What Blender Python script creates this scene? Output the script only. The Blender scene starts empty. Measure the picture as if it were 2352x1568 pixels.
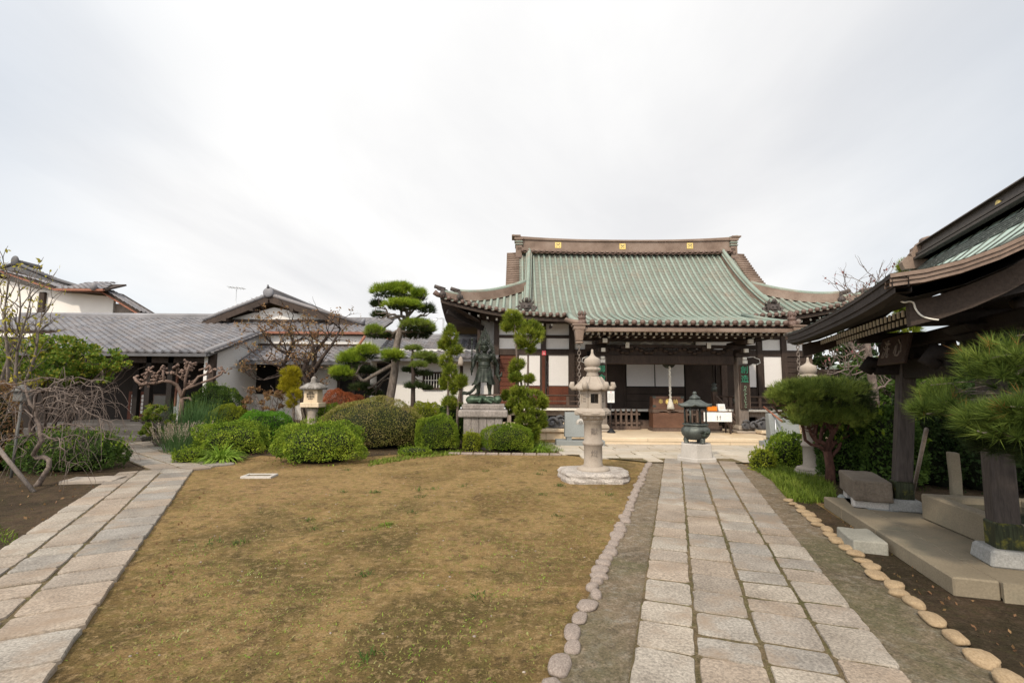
import bpy, bmesh, math, random
import numpy as np
from mathutils import Matrix, Vector, noise
R = math.radians
SC = bpy.context.scene
COL = SC.collection
rng = np.random.default_rng(7)
random.seed(7)

# ---------------------------------------------------------------- camera, sky, sun, exposure
EYE = 1.6; FPX = 1106.0; PITCH = R(5.43); ROLL = R(0.4)
cd = bpy.data.cameras.new('camera'); cd.sensor_width = 36; cd.lens = 36*FPX/2352; cd.clip_start = 0.05; cd.clip_end = 3000
cam = bpy.data.objects.new('camera', cd); COL.objects.link(cam)
cam.matrix_world = Matrix.Translation((0, 0, EYE)) @ Matrix.Rotation(math.pi/2+PITCH, 4, 'X') @ Matrix.Rotation(ROLL, 4, 'Z')
SC.camera = cam
SUN_EL = R(41); SUN_AZ = R(-27)      # sun stands behind the viewer, a little to the left
sd = bpy.data.lights.new('sun', 'SUN'); sd.energy = 2.5; sd.angle = R(3); sd.color = (1, .885, .72)
sun = bpy.data.objects.new('sun', sd); COL.objects.link(sun)
sdir = Vector((-math.sin(SUN_AZ)*math.cos(SUN_EL), math.cos(SUN_AZ)*math.cos(SUN_EL), -math.sin(SUN_EL)))
sun.rotation_euler = sdir.to_track_quat('-Z', 'Y').to_euler()
W = bpy.data.worlds.new('World'); SC.world = W; W.use_nodes = True
def world():
    nt = W.node_tree; N = nt.nodes; L = nt.links; N.clear()
    out = N.new('ShaderNodeOutputWorld'); bg = N.new('ShaderNodeBackground'); L.new(bg.outputs[0], out.inputs[0])
    sky = N.new('ShaderNodeTexSky'); sky.sky_type = 'NISHITA'; sky.sun_disc = False
    sky.sun_elevation = SUN_EL; sky.sun_rotation = math.pi + SUN_AZ
    tc = N.new('ShaderNodeTexCoord'); sp = N.new('ShaderNodeSeparateXYZ'); L.new(tc.outputs['Generated'], sp.inputs[0])
    def m(op, a, b=None, c=None):
        n = N.new('ShaderNodeMath'); n.operation = op
        for i, q in enumerate((a, b, c)):
            if q is None: continue
            if isinstance(q, (int, float)): n.inputs[i].default_value = q
            else: L.new(q, n.inputs[i])
        return n.outputs[0]
    zz = m('ADD', m('MAXIMUM', sp.outputs[2], 0.0), 0.22)
    cb = N.new('ShaderNodeCombineXYZ')
    L.new(m('DIVIDE', sp.outputs[0], zz), cb.inputs[0]); L.new(m('DIVIDE', sp.outputs[1], zz), cb.inputs[1])
    def noi(scale, det, rough, dist, off, st=(1, 1, 1), rot=0):
        mp = N.new('ShaderNodeMapping'); mp.inputs[1].default_value = off; mp.inputs[3].default_value = st; mp.inputs[2].default_value = (0, 0, rot)
        L.new(cb.outputs[0], mp.inputs[0])
        n = N.new('ShaderNodeTexNoise'); n.inputs['Scale'].default_value = scale; n.inputs['Detail'].default_value = det
        n.inputs['Roughness'].default_value = rough; n.inputs['Distortion'].default_value = dist
        L.new(mp.outputs[0], n.inputs['Vector']); return n.outputs[0]
    n1 = noi(.75, 7, .55, .5, (3.1, 1.7, 0), (1, .55, 1), R(-25))
    n2 = noi(.35, 4, .5, .2, (7.7, 5.2, 0))
    # brightness of the cloud sheet
    r1 = N.new('ShaderNodeValToRGB'); L.new(n1, r1.inputs[0])
    r1.color_ramp.elements[0].position = .34; r1.color_ramp.elements[0].color = (.735, .737, .75, 1)
    r1.color_ramp.elements[1].position = .56; r1.color_ramp.elements[1].color = (.90, .895, .888, 1)
    # thinner sheet to both sides, thick ahead and behind
    side = m('ABSOLUTE', sp.outputs[0])
    thin = m('MULTIPLY_ADD', m('SUBTRACT', n2, .5), .8, side)
    mr = N.new('ShaderNodeMapRange'); mr.interpolation_type = 'SMOOTHSTEP'; L.new(thin, mr.inputs[0])
    mr.inputs[1].default_value = .42; mr.inputs[2].default_value = .85; mr.inputs[3].default_value = 0; mr.inputs[4].default_value = .55
    sk = N.new('ShaderNodeMix'); sk.data_type = 'RGBA'; sk.blend_type = 'MULTIPLY'; sk.inputs[0].default_value = 1
    L.new(sky.outputs[0], sk.inputs[6]); sk.inputs[7].default_value = (.1, .1, .1, 1)
    veil = N.new('ShaderNodeMix'); veil.data_type = 'RGBA'; veil.inputs[0].default_value = .45
    L.new(sk.outputs[2], veil.inputs[6]); veil.inputs[7].default_value = (.56, .64, .72, 1)
    mx = N.new('ShaderNodeMix'); mx.data_type = 'RGBA'
    L.new(mr.outputs[0], mx.inputs[0]); L.new(r1.outputs[0], mx.inputs[6]); L.new(veil.outputs[2], mx.inputs[7])
    # the cloud sheet glows round the veiled sun, behind the viewer
    dp = N.new('ShaderNodeVectorMath'); dp.operation = 'DOT_PRODUCT'; L.new(tc.outputs['Generated'], dp.inputs[0]); dp.inputs[1].default_value = tuple(-sdir)
    L.new(mx.outputs[2], bg.inputs[0]); L.new(m('MULTIPLY_ADD', m('POWER', m('MAXIMUM', dp.outputs['Value'], 0.0), 1.5), 1.3, 1.0), bg.inputs[1])
world()
SC.view_settings.view_transform = 'Standard'; SC.view_settings.look = 'None'
SC.view_settings.exposure = 0.2; SC.view_settings.gamma = 1
SC.view_settings.use_curve_mapping = False
SC.cycles.max_bounces = 6; SC.cycles.diffuse_bounces = 3; SC.cycles.glossy_bounces = 2; SC.cycles.transmission_bounces = 4
SC.cycles.transparent_max_bounces = 4; SC.cycles.use_denoising = True

# ---------------------------------------------------------------- from a point of the photo (2352 px wide) to the place
def _uv(x, y):
    u = (x-1176)/FPX; v = (784-y)/FPX; c, s = math.cos(ROLL), math.sin(ROLL)
    return u*c - v*s, u*s + v*c
def P(x, y, Y):
    u, v = _uv(x, y); t = Y/(math.cos(PITCH)-v*math.sin(PITCH))
    return Vector((u*t, Y, EYE+(math.sin(PITCH)+v*math.cos(PITCH))*t))
def G(x, y, z=0.0):
    u, v = _uv(x, y); t = (z-EYE)/(math.sin(PITCH)+v*math.cos(PITCH))
    return Vector((u*t, (math.cos(PITCH)-v*math.sin(PITCH))*t, z))

# ---------------------------------------------------------------- materials
MATS = {}
def _nt(name):
    m = bpy.data.materials.new(name); m.use_nodes = True
    nt = m.node_tree; b = nt.nodes['Principled BSDF']
    return m, nt, b
def ramp(nt, fac, cols, lo=.3, hi=.7):
    r = nt.nodes.new('ShaderNodeValToRGB'); nt.links.new(fac, r.inputs[0])
    e = r.color_ramp.elements; n = len(cols)
    while len(e) < n: e.new(.5)
    for i, c in enumerate(cols):
        e[i].position = lo+(hi-lo)*i/max(1, n-1); e[i].color = (*c, 1)
    return r.outputs[0]
def tnoise(nt, vec, scale, det=5, rough=.6, stretch=None, dist=0):
    if stretch:
        mp = nt.nodes.new('ShaderNodeMapping'); mp.inputs[3].default_value = stretch
        nt.links.new(vec, mp.inputs[0]); vec = mp.outputs[0]
    n = nt.nodes.new('ShaderNodeTexNoise'); n.inputs['Scale'].default_value = scale; n.inputs['Detail'].default_value = det
    n.inputs['Roughness'].default_value = rough; n.inputs['Distortion'].default_value = dist
    nt.links.new(vec, n.inputs['Vector']); return n.outputs[0]
def mixc(nt, fac, a, b, mode='MIX'):
    x = nt.nodes.new('ShaderNodeMix'); x.data_type = 'RGBA'; x.blend_type = mode
    for i, q in ((0, fac), (6, a), (7, b)):
        if isinstance(q, (int, float)): x.inputs[i].default_value = q
        elif isinstance(q, tuple): x.inputs[i].default_value = (*q, 1)
        else: nt.links.new(q, x.inputs[i])
    return x.outputs[2]
def bump(nt, b, h, strength, dist=.01):
    bp = nt.nodes.new('ShaderNodeBump'); bp.inputs['Strength'].default_value = strength; bp.inputs['Distance'].default_value = dist
    nt.links.new(h, bp.inputs['Height']); nt.links.new(bp.outputs[0], b.inputs['Normal'])
def surf(name, cols, scale=3, rough=.8, stretch=None, fine=60, fineamt=.25, bmp=.3, bd=.01, spec=.3, metal=0, island=0, stain=None, stain_scale=1.2, lo=.3, hi=.7):
    """weathered surface: broad noise over the given colours, fine grain, optional tint per piece and stains"""
    if name in MATS: return MATS[name]
    m, nt, b = _nt(name); L = nt.links
    geo = nt.nodes.new('ShaderNodeNewGeometry'); tc = nt.nodes.new('ShaderNodeTexCoord'); vec = tc.outputs['Object']
    n1 = tnoise(nt, vec, scale, 6, .6, stretch)
    c = ramp(nt, n1, cols, lo, hi)
    n2 = tnoise(nt, vec, fine, 3, .7, stretch)
    g = ramp(nt, n2, [(1-fineamt,)*3, (1+fineamt,)*3], .34, .66)
    c = mixc(nt, 1.0, c, g, 'MULTIPLY')
    if island:
        g2 = ramp(nt, geo.outputs['Random Per Island'], [(1-island, 1-island*.9, 1-island*.75), (1+island*.5, 1+island*.15, 1-island*.1), (1-island*.5, 1-island*.35, 1-island*.1), (1+island*.8, 1+island*.8, 1+island*.8), (1-island*.2, 1-island*.5, 1-island*.7), (1+island*.4, 1+island*.5, 1+island*.6)], 0, 1)
        c = mixc(nt, 1.0, c, g2, 'MULTIPLY')
    if stain:
        n3 = tnoise(nt, vec, stain_scale, 7, .65)
        f = nt.nodes.new('ShaderNodeMapRange'); L.new(n3, f.inputs[0]); f.inputs[1].default_value = .52; f.inputs[2].default_value = .68; f.inputs[4].default_value = .85
        c = mixc(nt, f.outputs[0], c, stain)
    L.new(c, b.inputs['Base Color']); b.inputs['Roughness'].default_value = rough; b.inputs['Metallic'].default_value = metal
    b.inputs['Specular IOR Level'].default_value = spec
    if bmp: bump(nt, b, n2, bmp, bd)
    MATS[name] = m; return m
def leafmat(name, cols, trans=.3, rough=.55, big=.9):
    if name in MATS: return MATS[name]
    m, nt, b = _nt(name); L = nt.links
    geo = nt.nodes.new('ShaderNodeNewGeometry'); tc = nt.nodes.new('ShaderNodeTexCoord')
    n = tnoise(nt, tc.outputs['Object'], big*2.2, 4, .6)
    a = nt.nodes.new('ShaderNodeMath'); a.operation = 'MULTIPLY_ADD'; L.new(n, a.inputs[0]); a.inputs[1].default_value = 1.1
    s = nt.nodes.new('ShaderNodeMath'); s.operation = 'MULTIPLY_ADD'; L.new(geo.outputs['Random Per Island'], s.inputs[0]); s.inputs[1].default_value = .42; s.inputs[2].default_value = -.26
    L.new(s.outputs[0], a.inputs[2])
    c = ramp(nt, a.outputs[0], cols, .12, .88)
    L.new(c, b.inputs['Base Color']); b.inputs['Roughness'].default_value = rough; b.inputs['Specular IOR Level'].default_value = .12
    t = nt.nodes.new('ShaderNodeBsdfTranslucent'); L.new(c, t.inputs[0])
    mx = nt.nodes.new('ShaderNodeMixShader'); mx.inputs[0].default_value = trans
    L.new(b.outputs[0], mx.inputs[1]); L.new(t.outputs[0], mx.inputs[2])
    L.new(mx.outputs[0], nt.nodes['Material Output'].inputs[0])
    MATS[name] = m; return m
def striped(name, cols_a, cols_b, per, duty, rough=.7, axis='v', bmp=.6, scale=1.2):
    """two colour families in courses of the given length along the UV axis"""
    m, nt, b = _nt(name); L = nt.links
    uv = nt.nodes.new('ShaderNodeUVMap'); sp = nt.nodes.new('ShaderNodeSeparateXYZ'); L.new(uv.outputs[0], sp.inputs[0])
    tc = nt.nodes.new('ShaderNodeTexCoord')
    d = nt.nodes.new('ShaderNodeMath'); d.operation = 'DIVIDE'; L.new(sp.outputs[1 if axis == 'v' else 0], d.inputs[0]); d.inputs[1].default_value = per
    fr = nt.nodes.new('ShaderNodeMath'); fr.operation = 'FRACT'; L.new(d.outputs[0], fr.inputs[0])
    mr = nt.nodes.new('ShaderNodeMapRange'); L.new(fr.outputs[0], mr.inputs[0]); mr.inputs[1].default_value = duty-.12; mr.inputs[2].default_value = duty+.12
    a = ramp(nt, tnoise(nt, tc.outputs['Object'], scale, 6, .65), cols_a); q = ramp(nt, tnoise(nt, tc.outputs['Object'], scale*2, 6, .65), cols_b)
    c = mixc(nt, mr.outputs[0], a, q)
    L.new(c, b.inputs['Base Color']); b.inputs['Roughness'].default_value = rough
    bump(nt, b, fr.outputs[0], bmp, .03)
    MATS[name] = m; return m

M_wood = surf('dark_wood', [(.030, .020, .015), (.060, .040, .030)], 2, .7, (1, 1, .15), 40, .3)
M_woodmid = surf('brown_wood', [(.085, .056, .042), (.15, .105, .082)], 2, .75, (1, 1, .15), 40, .3)
M_woodred = surf('red_brown_boards', [(.080, .022, .010), (.145, .042, .019)], 3, .6, (1, 1, .3), 40, .3)
M_woodgrey = surf('weathered_wood', [(.16, .13, .11), (.26, .22, .19)], 2, .85, (1, 1, .12), 40, .3)
M_tip = surf('white_paint', [(.72, .68, .60), (.8, .77, .70)], 6, .7, bmp=0, fineamt=.05)
M_plaster = surf('white_plaster', [(.70, .67, .635), (.77, .745, .71)], .8, .9, None, 30, .05, .1)
M_shoji = surf('white_board', [(.70, .67, .645), (.76, .73, .705)], .8, .8, None, 30, .03, .05)
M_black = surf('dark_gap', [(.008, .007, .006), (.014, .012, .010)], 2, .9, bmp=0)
M_copper = surf('verdigris_copper', [(.16, .20, .166), (.218, .262, .218), (.265, .305, .258)], 1.6, .85, (1, .4, .4), 25, .14, .15, stain=(.24, .20, .155), stain_scale=1.3)
M_pan = striped('verdigris_pan_tiles', [(.165, .195, .158), (.235, .27, .222)], [(.10, .078, .060), (.155, .122, .096)], .125, .50)
M_bronzebrown = surf('brown_copper', [(.13, .086, .062), (.20, .140, .105), (.25, .185, .145)], 1.5, .55, None, 30, .15, .15)
M_disc = surf('brown_tile_end', [(.10, .062, .048), (.16, .105, .085)], 6, .5)
M_discdark = surf('dark_demon_tile', [(.042, .032, .028), (.085, .068, .06)], 6, .55)
M_gold = surf('gold_leaf', [(.62, .45, .13), (.72, .56, .22)], 8, .45, metal=.3, fine=40)
M_stone = surf('pale_granite', [(.29, .242, .196), (.415, .355, .295)], 1.6, .9, None, 90, .18, .4, .006, stain=(.30, .25, .20), stain_scale=1.6)
M_stonewhite = surf('white_granite', [(.38, .35, .315), (.50, .46, .415)], 1.6, .9, None, 90, .22, .4, .006)
M_stoneyellow = surf('sandstone_steps', [(.56, .44, .30), (.70, .57, .41)], .9, .85, None, 60, .1, .25, .005, stain=(.52, .38, .22), stain_scale=.8)
M_stonegrey = surf('grey_slate_stone', [(.19, .20, .195), (.27, .285, .275)], .9, .7, None, 60, .12, .2, .005)
M_plinth = surf('mossy_plinth_stone', [(.15, .13, .115), (.29, .255, .23)], 2.5, .95, (1, 1, .35), 50, .3, .5, .01)
M_conc = surf('worn_platform_stone', [(.165, .135, .092), (.265, .222, .155)], 1.1, .85, None, 60, .13, .3, .005, island=.08, stain=(.15, .14, .10), stain_scale=.9)
M_slab = surf('granite_paving', [(.195, .165, .132), (.32, .282, .232)], 2.2, .85, None, 55, .36, .3, .006, island=.26, stain=(.25, .185, .13), stain_scale=2.1)
M_slabfar = surf('pale_paving', [(.36, .315, .25), (.47, .415, .34)], 1.4, .85, None, 60, .2, .3, .005, island=.12, stain=(.36, .29, .2), stain_scale=1.5)
M_rockpink = surf('pinkish_river_stone', [(.19, .15, .125), (.36, .30, .255)], 7, .9, None, 60, .3, .5, .008, stain=(.17, .125, .10), stain_scale=5)
M_rockyel = surf('yellowish_river_stone', [(.25, .175, .10), (.42, .31, .19)], 6, .85, None, 50, .2, .4, .008, stain=(.27, .18, .09), stain_scale=5)
M_tile = surf('grey_roof_tiles', [(.145, .14, .145), (.23, .222, .228)], .9, .5, None, 40, .12, .2, .005, island=.22)
M_tiledark = surf('dark_roof_edge', [(.075, .073, .077), (.13, .127, .13)], 2, .55)
M_orange = surf('rusty_gutter', [(.20, .075, .045), (.30, .13, .08)], 4, .6)
M_bronze = surf('green_black_bronze', [(.011, .014, .010), (.024, .030, .021), (.065, .080, .058)], 7, .46, None, 50, .3, .2, .004, spec=.3, metal=.15, lo=.34, hi=.74)
M_bronzegreen = surf('green_bronze', [(.03, .05, .03), (.085, .125, .08)], 5, .45, None, 50, .25, .2, .004, metal=.4)
M_censer = surf('patinated_bronze', [(.045, .050, .046), (.088, .098, .088), (.16, .175, .155)], 5, .5, (1, 1, .5), 50, .2, .2, .004, metal=.35)
M_bark = surf('pale_bark', [(.085, .068, .055), (.20, .165, .14)], 5, .95, (1, 1, .35), 25, .35, .8, .02)
M_barkdark = surf('dark_bark', [(.035, .025, .021), (.085, .062, .05)], 6, .95, None, 30, .3, .6, .02)
M_barkred = surf('reddish_bark', [(.06, .026, .019), (.125, .06, .043)], 6, .95, (1, 1, .3), 25, .3, .7, .02)
M_barkpink = surf('pinkish_twigs', [(.11, .072, .057), (.225, .155, .122)], 6, .9, None, 30, .3, .4)
M_barkgrey = surf('lichen_twigs', [(.085, .062, .052), (.20, .158, .132)], 7, .9, None, 30, .35, .4)
M_metal = surf('galvanised_steel', [(.42, .43, .44), (.55, .56, .57)], 4, .4, metal=.7)
M_iron = surf('black_iron', [(.012, .012, .013), (.025, .025, .027)], 4, .5)
M_rope = surf('white_rope', [(.52, .49, .43), (.68, .65, .57)], 12, .9, (1, 1, 3), 80, .3, .6)
M_greenletter = surf('green_lettering', [(.04, .30, .16), (.09, .42, .24)], 8, .5)
M_palegreen = surf('pale_green_lettering', [(.20, .34, .22), (.30, .46, .31)], 8, .5)
M_ink = surf('black_ink', [(.02, .018, .016), (.05, .045, .04)], 8, .6)
M_engrave = surf('engraved_shadow', [(.16, .13, .11), (.22, .19, .16)], 8, .9)
M_lacquer = surf('red_brown_lacquer', [(.085, .040, .024), (.18, .092, .058)], 3, .38, (.3, 1, 1), 40, .2, .2, spec=.5)
M_box_orange = surf('orange_box', [(.75, .20, .015), (.80, .24, .02)], 4, .5, bmp=0)
M_white = surf('white_cloth', [(.76, .75, .73), (.8, .79, .77)], 4, .8, bmp=.1)
M_red = surf('red_sign', [(.6, .06, .08), (.66, .09, .11)], 4, .5, bmp=0)
M_water = surf('basin_water', [(.02, .025, .022), (.03, .035, .03)], 2, .08, bmp=.05)
M_sheet = surf('pale_copper_sheet', [(.36, .46, .40), (.44, .54, .47)], 1.2, .55, None, 20, .06, .1)
M_ridged = surf('dark_copper_ridge', [(.050, .040, .035), (.085, .068, .058)], 2, .5, None, 30, .15, .15)
M_pole = surf('grey_pole', [(.12, .12, .12), (.19, .19, .185)], 4, .6)
M_bench = surf('dark_bench_stone', [(.10, .078, .058), (.18, .145, .11)], 2, .9, None, 50, .2, .4)
M_foot = surf('grey_foot_stone', [(.24, .235, .22), (.33, .32, .30)], 2, .9, None, 60, .2, .4)
M_lampgrey = surf('lamp_grey', [(.09, .088, .082), (.15, .145, .135)], 4, .7)
M_capstone = surf('dark_lichened_stone', [(.10, .09, .08), (.21, .19, .17), (.34, .32, .30)], 4, .95, None, 50, .3, .5)
M_post = surf('dark_pavilion_post', [(.040, .031, .026), (.075, .060, .052)], 2, .7, (1, 1, .15), 40, .3)
M_pineband = surf('verdigris_post_shoe', [(.015, .018, .01), (.05, .058, .028)], 12, .5, (4, 4, .3), 40, .3, .2, metal=.3, stain=(.22, .20, .03), stain_scale=9)
M_shadewood = surf('shade_dark_timber', [(.011, .008, .007), (.022, .016, .013)], 2, .8, (1, 1, .2), 40, .25)  # dark wood with the shade under roofs and eaves put into its colour
M_fascia = surf('dark_layered_bark', [(.030, .023, .020), (.052, .042, .037)], 2, .8, None, 40, .2)
M_stepd = surf('dark_entry_steps', [(.06, .052, .047), (.11, .10, .09)], 2, .95, None, 50, .25, .4)
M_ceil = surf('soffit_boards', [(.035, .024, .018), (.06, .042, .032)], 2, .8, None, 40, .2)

LF_box = leafmat('box_leaves', [(0.037, 0.076, 0.011), (0.117, 0.192, 0.017), (0.275, 0.357, 0.037), (0.450, 0.500, 0.059)])
LF_mound = leafmat('bronzed_azalea_leaves', [(0.062, 0.074, 0.016), (0.147, 0.163, 0.034), (0.240, 0.225, 0.054), (0.310, 0.256, 0.093), (0.248, 0.155, 0.085)])
LF_red = leafmat('rust_azalea_leaves', [(0.211, 0.056, 0.023), (0.389, 0.121, 0.049), (0.518, 0.194, 0.089)])
LF_round = leafmat('green_azalea_leaves', [(0.045, 0.085, 0.011), (0.111, 0.179, 0.017), (0.223, 0.292, 0.030), (0.343, 0.386, 0.043)])
LF_yel = leafmat('yellow_green_leaves', [(0.095, 0.128, 0.010), (0.217, 0.255, 0.023), (0.370, 0.370, 0.038)])
LF_bright = leafmat('fresh_green_leaves', [(0.034, 0.101, 0.009), (0.101, 0.235, 0.020), (0.190, 0.347, 0.034)])
LF_dark = leafmat('dark_leaves', [(0.011, 0.024, 0.008), (0.030, 0.055, 0.016), (0.063, 0.098, 0.025)])
LF_mid = leafmat('mid_green_leaves', [(0.025, 0.054, 0.013), (0.064, 0.112, 0.022), (0.128, 0.191, 0.038)])
LF_maple = leafmat('maple_leaves', [(0.027, 0.063, 0.011), (0.075, 0.138, 0.018), (0.150, 0.225, 0.027), (0.300, 0.285, 0.038), (0.390, 0.225, 0.045)], .35)
LF_pine = leafmat('pine_needles', [(0.046, 0.071, 0.018), (0.109, 0.155, 0.030), (0.196, 0.247, 0.046), (0.299, 0.333, 0.069)], .2)
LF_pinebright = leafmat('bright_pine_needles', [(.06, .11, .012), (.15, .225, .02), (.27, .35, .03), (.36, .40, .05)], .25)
LF_brown = leafmat('brown_needles', [(.22, .10, .03), (.36, .18, .05)], .2)
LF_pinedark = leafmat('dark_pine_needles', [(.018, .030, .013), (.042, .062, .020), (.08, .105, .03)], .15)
LF_pinenear = leafmat('long_pine_needles', [(0.026, 0.048, 0.014), (0.070, 0.110, 0.022), (0.144, 0.198, 0.036), (0.252, 0.300, 0.060)], .25)
LF_maki = leafmat('podocarpus_leaves', [(0.032, 0.057, 0.009), (0.098, 0.138, 0.016), (0.218, 0.259, 0.028), (0.391, 0.402, 0.057)], .2)
LF_gold = leafmat('golden_conifer_leaves', [(0.168, 0.156, 0.010), (0.360, 0.312, 0.019), (0.504, 0.408, 0.036)], .3)
LF_orange = leafmat('autumn_leaves', [(.10, .055, .032), (.21, .115, .062), (.29, .18, .085), (.18, .165, .055)], .3)
LF_yellow = leafmat('yellow_autumn_leaves', [(0.300, 0.260, 0.030), (0.450, 0.380, 0.050), (0.220, 0.240, 0.040)], .35)
LF_strap = leafmat('strap_leaves', [(0.084, 0.154, 0.017), (0.196, 0.308, 0.035), (0.336, 0.448, 0.070)], .3)
LF_spike = leafmat('dry_flower_spikes', [(0.200, 0.150, 0.110), (0.360, 0.290, 0.220), (0.460, 0.400, 0.320)], .2)
LF_reed = leafmat('soft_reed_stems', [(0.035, 0.085, 0.025), (0.080, 0.150, 0.050), (0.140, 0.220, 0.080)], .3)
LF_grass = leafmat('lush_grass', [(.075, .075, .022), (.085, .13, .016), (.15, .22, .025), (.24, .29, .05), (.24, .21, .08)], .35)
LF_broad = leafmat('broad_hydrangea_leaves', [(0.065, 0.117, 0.016), (0.169, 0.247, 0.033), (0.325, 0.351, 0.065), (0.390, 0.260, 0.065)], .35)
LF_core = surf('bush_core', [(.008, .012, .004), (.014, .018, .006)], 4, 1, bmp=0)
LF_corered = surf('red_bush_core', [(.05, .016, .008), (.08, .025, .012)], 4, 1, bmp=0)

# ---------------------------------------------------------------- things, parts, meshes
MATRIX = {}
def thing(name, label, cat, loc=(0, 0, 0), rotz=0.0, group=None):
    o = bpy.data.objects.new(name, None); o.empty_display_size = .2; COL.objects.link(o)
    o.location = loc; o.rotation_euler = (0, 0, rotz)
    MATRIX[o.name] = (Matrix.Translation(loc) @ Matrix.Rotation(rotz, 4, 'Z')).inverted()
    tag(o, label, cat, group); return o
def tag(o, label=None, cat=None, group=None, kind=None):
    for k, v in (('label', label), ('category', cat), ('group', group), ('kind', kind)):
        if v: o[k] = v
    return o
def root_of(o):
    while o.parent: o = o.parent
    return o
def link(name, me, parent=None, mats=(), origin=None):
    o = bpy.data.objects.new(name, me); COL.objects.link(o)
    for m in mats: me.materials.append(m)
    if parent is not None: o.parent = parent
    elif origin is not None: o.location = origin
    return o
class MB:
    def __init__(s, off=(0, 0, 0)):
        s.v = []; s.f = []; s.mi = []; s.sm = []; s.uv = None; s.off = Vector(off)
    def add(s, vs, fs, mi=0, sm=False):
        b = len(s.v); s.v.extend([tuple(Vector(q)+s.off) for q in vs])
        for f in fs: s.f.append(tuple(i+b for i in f)); s.mi.append(mi); s.sm.append(sm)
        return s
    def box(s, c, d, mi=0, rot=None, taper=1.0):
        x, y, z = d[0]/2, d[1]/2, d[2]/2; t = taper
        vs = [Vector(q) for q in ((-x, -y, -z), (x, -y, -z), (x, y, -z), (-x, y, -z), (-x*t, -y*t, z), (x*t, -y*t, z), (x*t, y*t, z), (-x*t, y*t, z))]
        if rot is not None: vs = [rot @ q for q in vs]
        c = Vector(c)
        return s.add([q+c for q in vs], [(3, 2, 1, 0), (4, 5, 6, 7), (0, 1, 5, 4), (1, 2, 6, 5), (2, 3, 7, 6), (3, 0, 4, 7)], mi)
    def bx(s, x0, x1, y0, y1, z0, z1, mi=0):
        return s.box(((x0+x1)/2, (y0+y1)/2, (z0+z1)/2), (abs(x1-x0), abs(y1-y0), abs(z1-z0)), mi)
    def bar(s, p, q, w, h, mi=0, up=(0, 0, 1)):
        p, q = Vector(p), Vector(q); d = (q-p); L = d.length; d.normalize()
        r = d.cross(Vector(up)); r = r.normalized() if r.length > 1e-6 else Vector((1, 0, 0)); u = r.cross(d)
        rot = Matrix((r, d, u)).transposed()
        return s.box((p+q)/2, (w, L, h), mi, rot)
    def tube(s, pts, r, n=8, mi=0, sm=True, cap=True):
        pts = [Vector(q) for q in pts]; k = len(pts)
        rs = r if hasattr(r, '__len__') else [r]*k
        vs = []; fs = []; prev = None
        for i, q in enumerate(pts):
            d = (pts[min(i+1, k-1)]-pts[max(i-1, 0)]); d = d.normalized() if d.length > 1e-9 else Vector((0, 0, 1))
            if prev is None:
                a = d.cross(Vector((0, 0, 1))); a = a.normalized() if a.length > 1e-3 else Vector((1, 0, 0))
            else:
                a = prev-d*prev.dot(d); a = a.normalized() if a.length > 1e-6 else Vector((1, 0, 0))
            prev = a; b = d.cross(a)
            for j in range(n):
                t = 2*math.pi*j/n; vs.append(q+(a*math.cos(t)+b*math.sin(t))*rs[i])
        for i in range(k-1):
            for j in range(n): fs.append((i*n+j, i*n+(j+1) % n, (i+1)*n+(j+1) % n, (i+1)*n+j))
        if cap: fs.append(tuple(range(n-1, -1, -1))); fs.append(tuple((k-1)*n+j for j in range(n)))
        return s.add(vs, fs, mi, sm)
    def lathe(s, prof, n=24, c=(0, 0, 0), mi=0, sm=True, ph=0.0, sq=None, rot=None):
        vs = []; fs = []; c = Vector(c)
        for r, z in prof:
            for j in range(n):
                t = 2*math.pi*j/n+ph; q = Vector((r*math.cos(t), r*math.sin(t), z))
                if rot is not None: q = rot @ q
                vs.append(q+c)
        k = len(prof)
        for i in range(k-1):
            for j in range(n): fs.append((i*n+j, i*n+(j+1) % n, (i+1)*n+(j+1) % n, (i+1)*n+j))
        fs.append(tuple(range(n-1, -1, -1))); fs.append(tuple((k-1)*n+j for j in range(n)))
        return s.add(vs, fs, mi, sm)
    def ell(s, c, r, n=12, k=8, mi=0, rot=None):
        vs = []; fs = []; c = Vector(c)
        for i in range(k+1):
            a = math.pi*i/k
            for j in range(n):
                t = 2*math.pi*j/n; q = Vector((r[0]*math.sin(a)*math.cos(t), r[1]*math.sin(a)*math.sin(t), -r[2]*math.cos(a)))
                if rot is not None: q = rot @ q
                vs.append(q+c)
        for i in range(k):
            for j in range(n): fs.append((i*n+j, i*n+(j+1) % n, (i+1)*n+(j+1) % n, (i+1)*n+j))
        return s.add(vs, fs, mi, True)
    def prism(s, poly, a, b, mi=0, sm=False):
        """polygon of 3-D points extruded by the vector b-a"""
        d = Vector(b)-Vector(a); n = len(poly); p = [Vector(q) for q in poly]
        fs = [tuple(range(n-1, -1, -1)), tuple(range(n, 2*n))]+[(i, (i+1) % n, n+(i+1) % n, n+i) for i in range(n)]
        return s.add(p+[q+d for q in p], fs, mi, sm)
    def grid(s, pts, mi=0, sm=True, flip=False):
        nu = len(pts); nv = len(pts[0]); vs = [q for r in pts for q in r]; fs = []
        for i in range(nu-1):
            for j in range(nv-1):
                f = (i*nv+j, i*nv+j+1, (i+1)*nv+j+1, (i+1)*nv+j); fs.append(f[::-1] if flip else f)
        return s.add(vs, fs, mi, sm)
    def sheet(s, outline, z, mi=0):
        return s.add([(q[0], q[1], z) for q in outline], [tuple(range(len(outline)))], mi)
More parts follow.
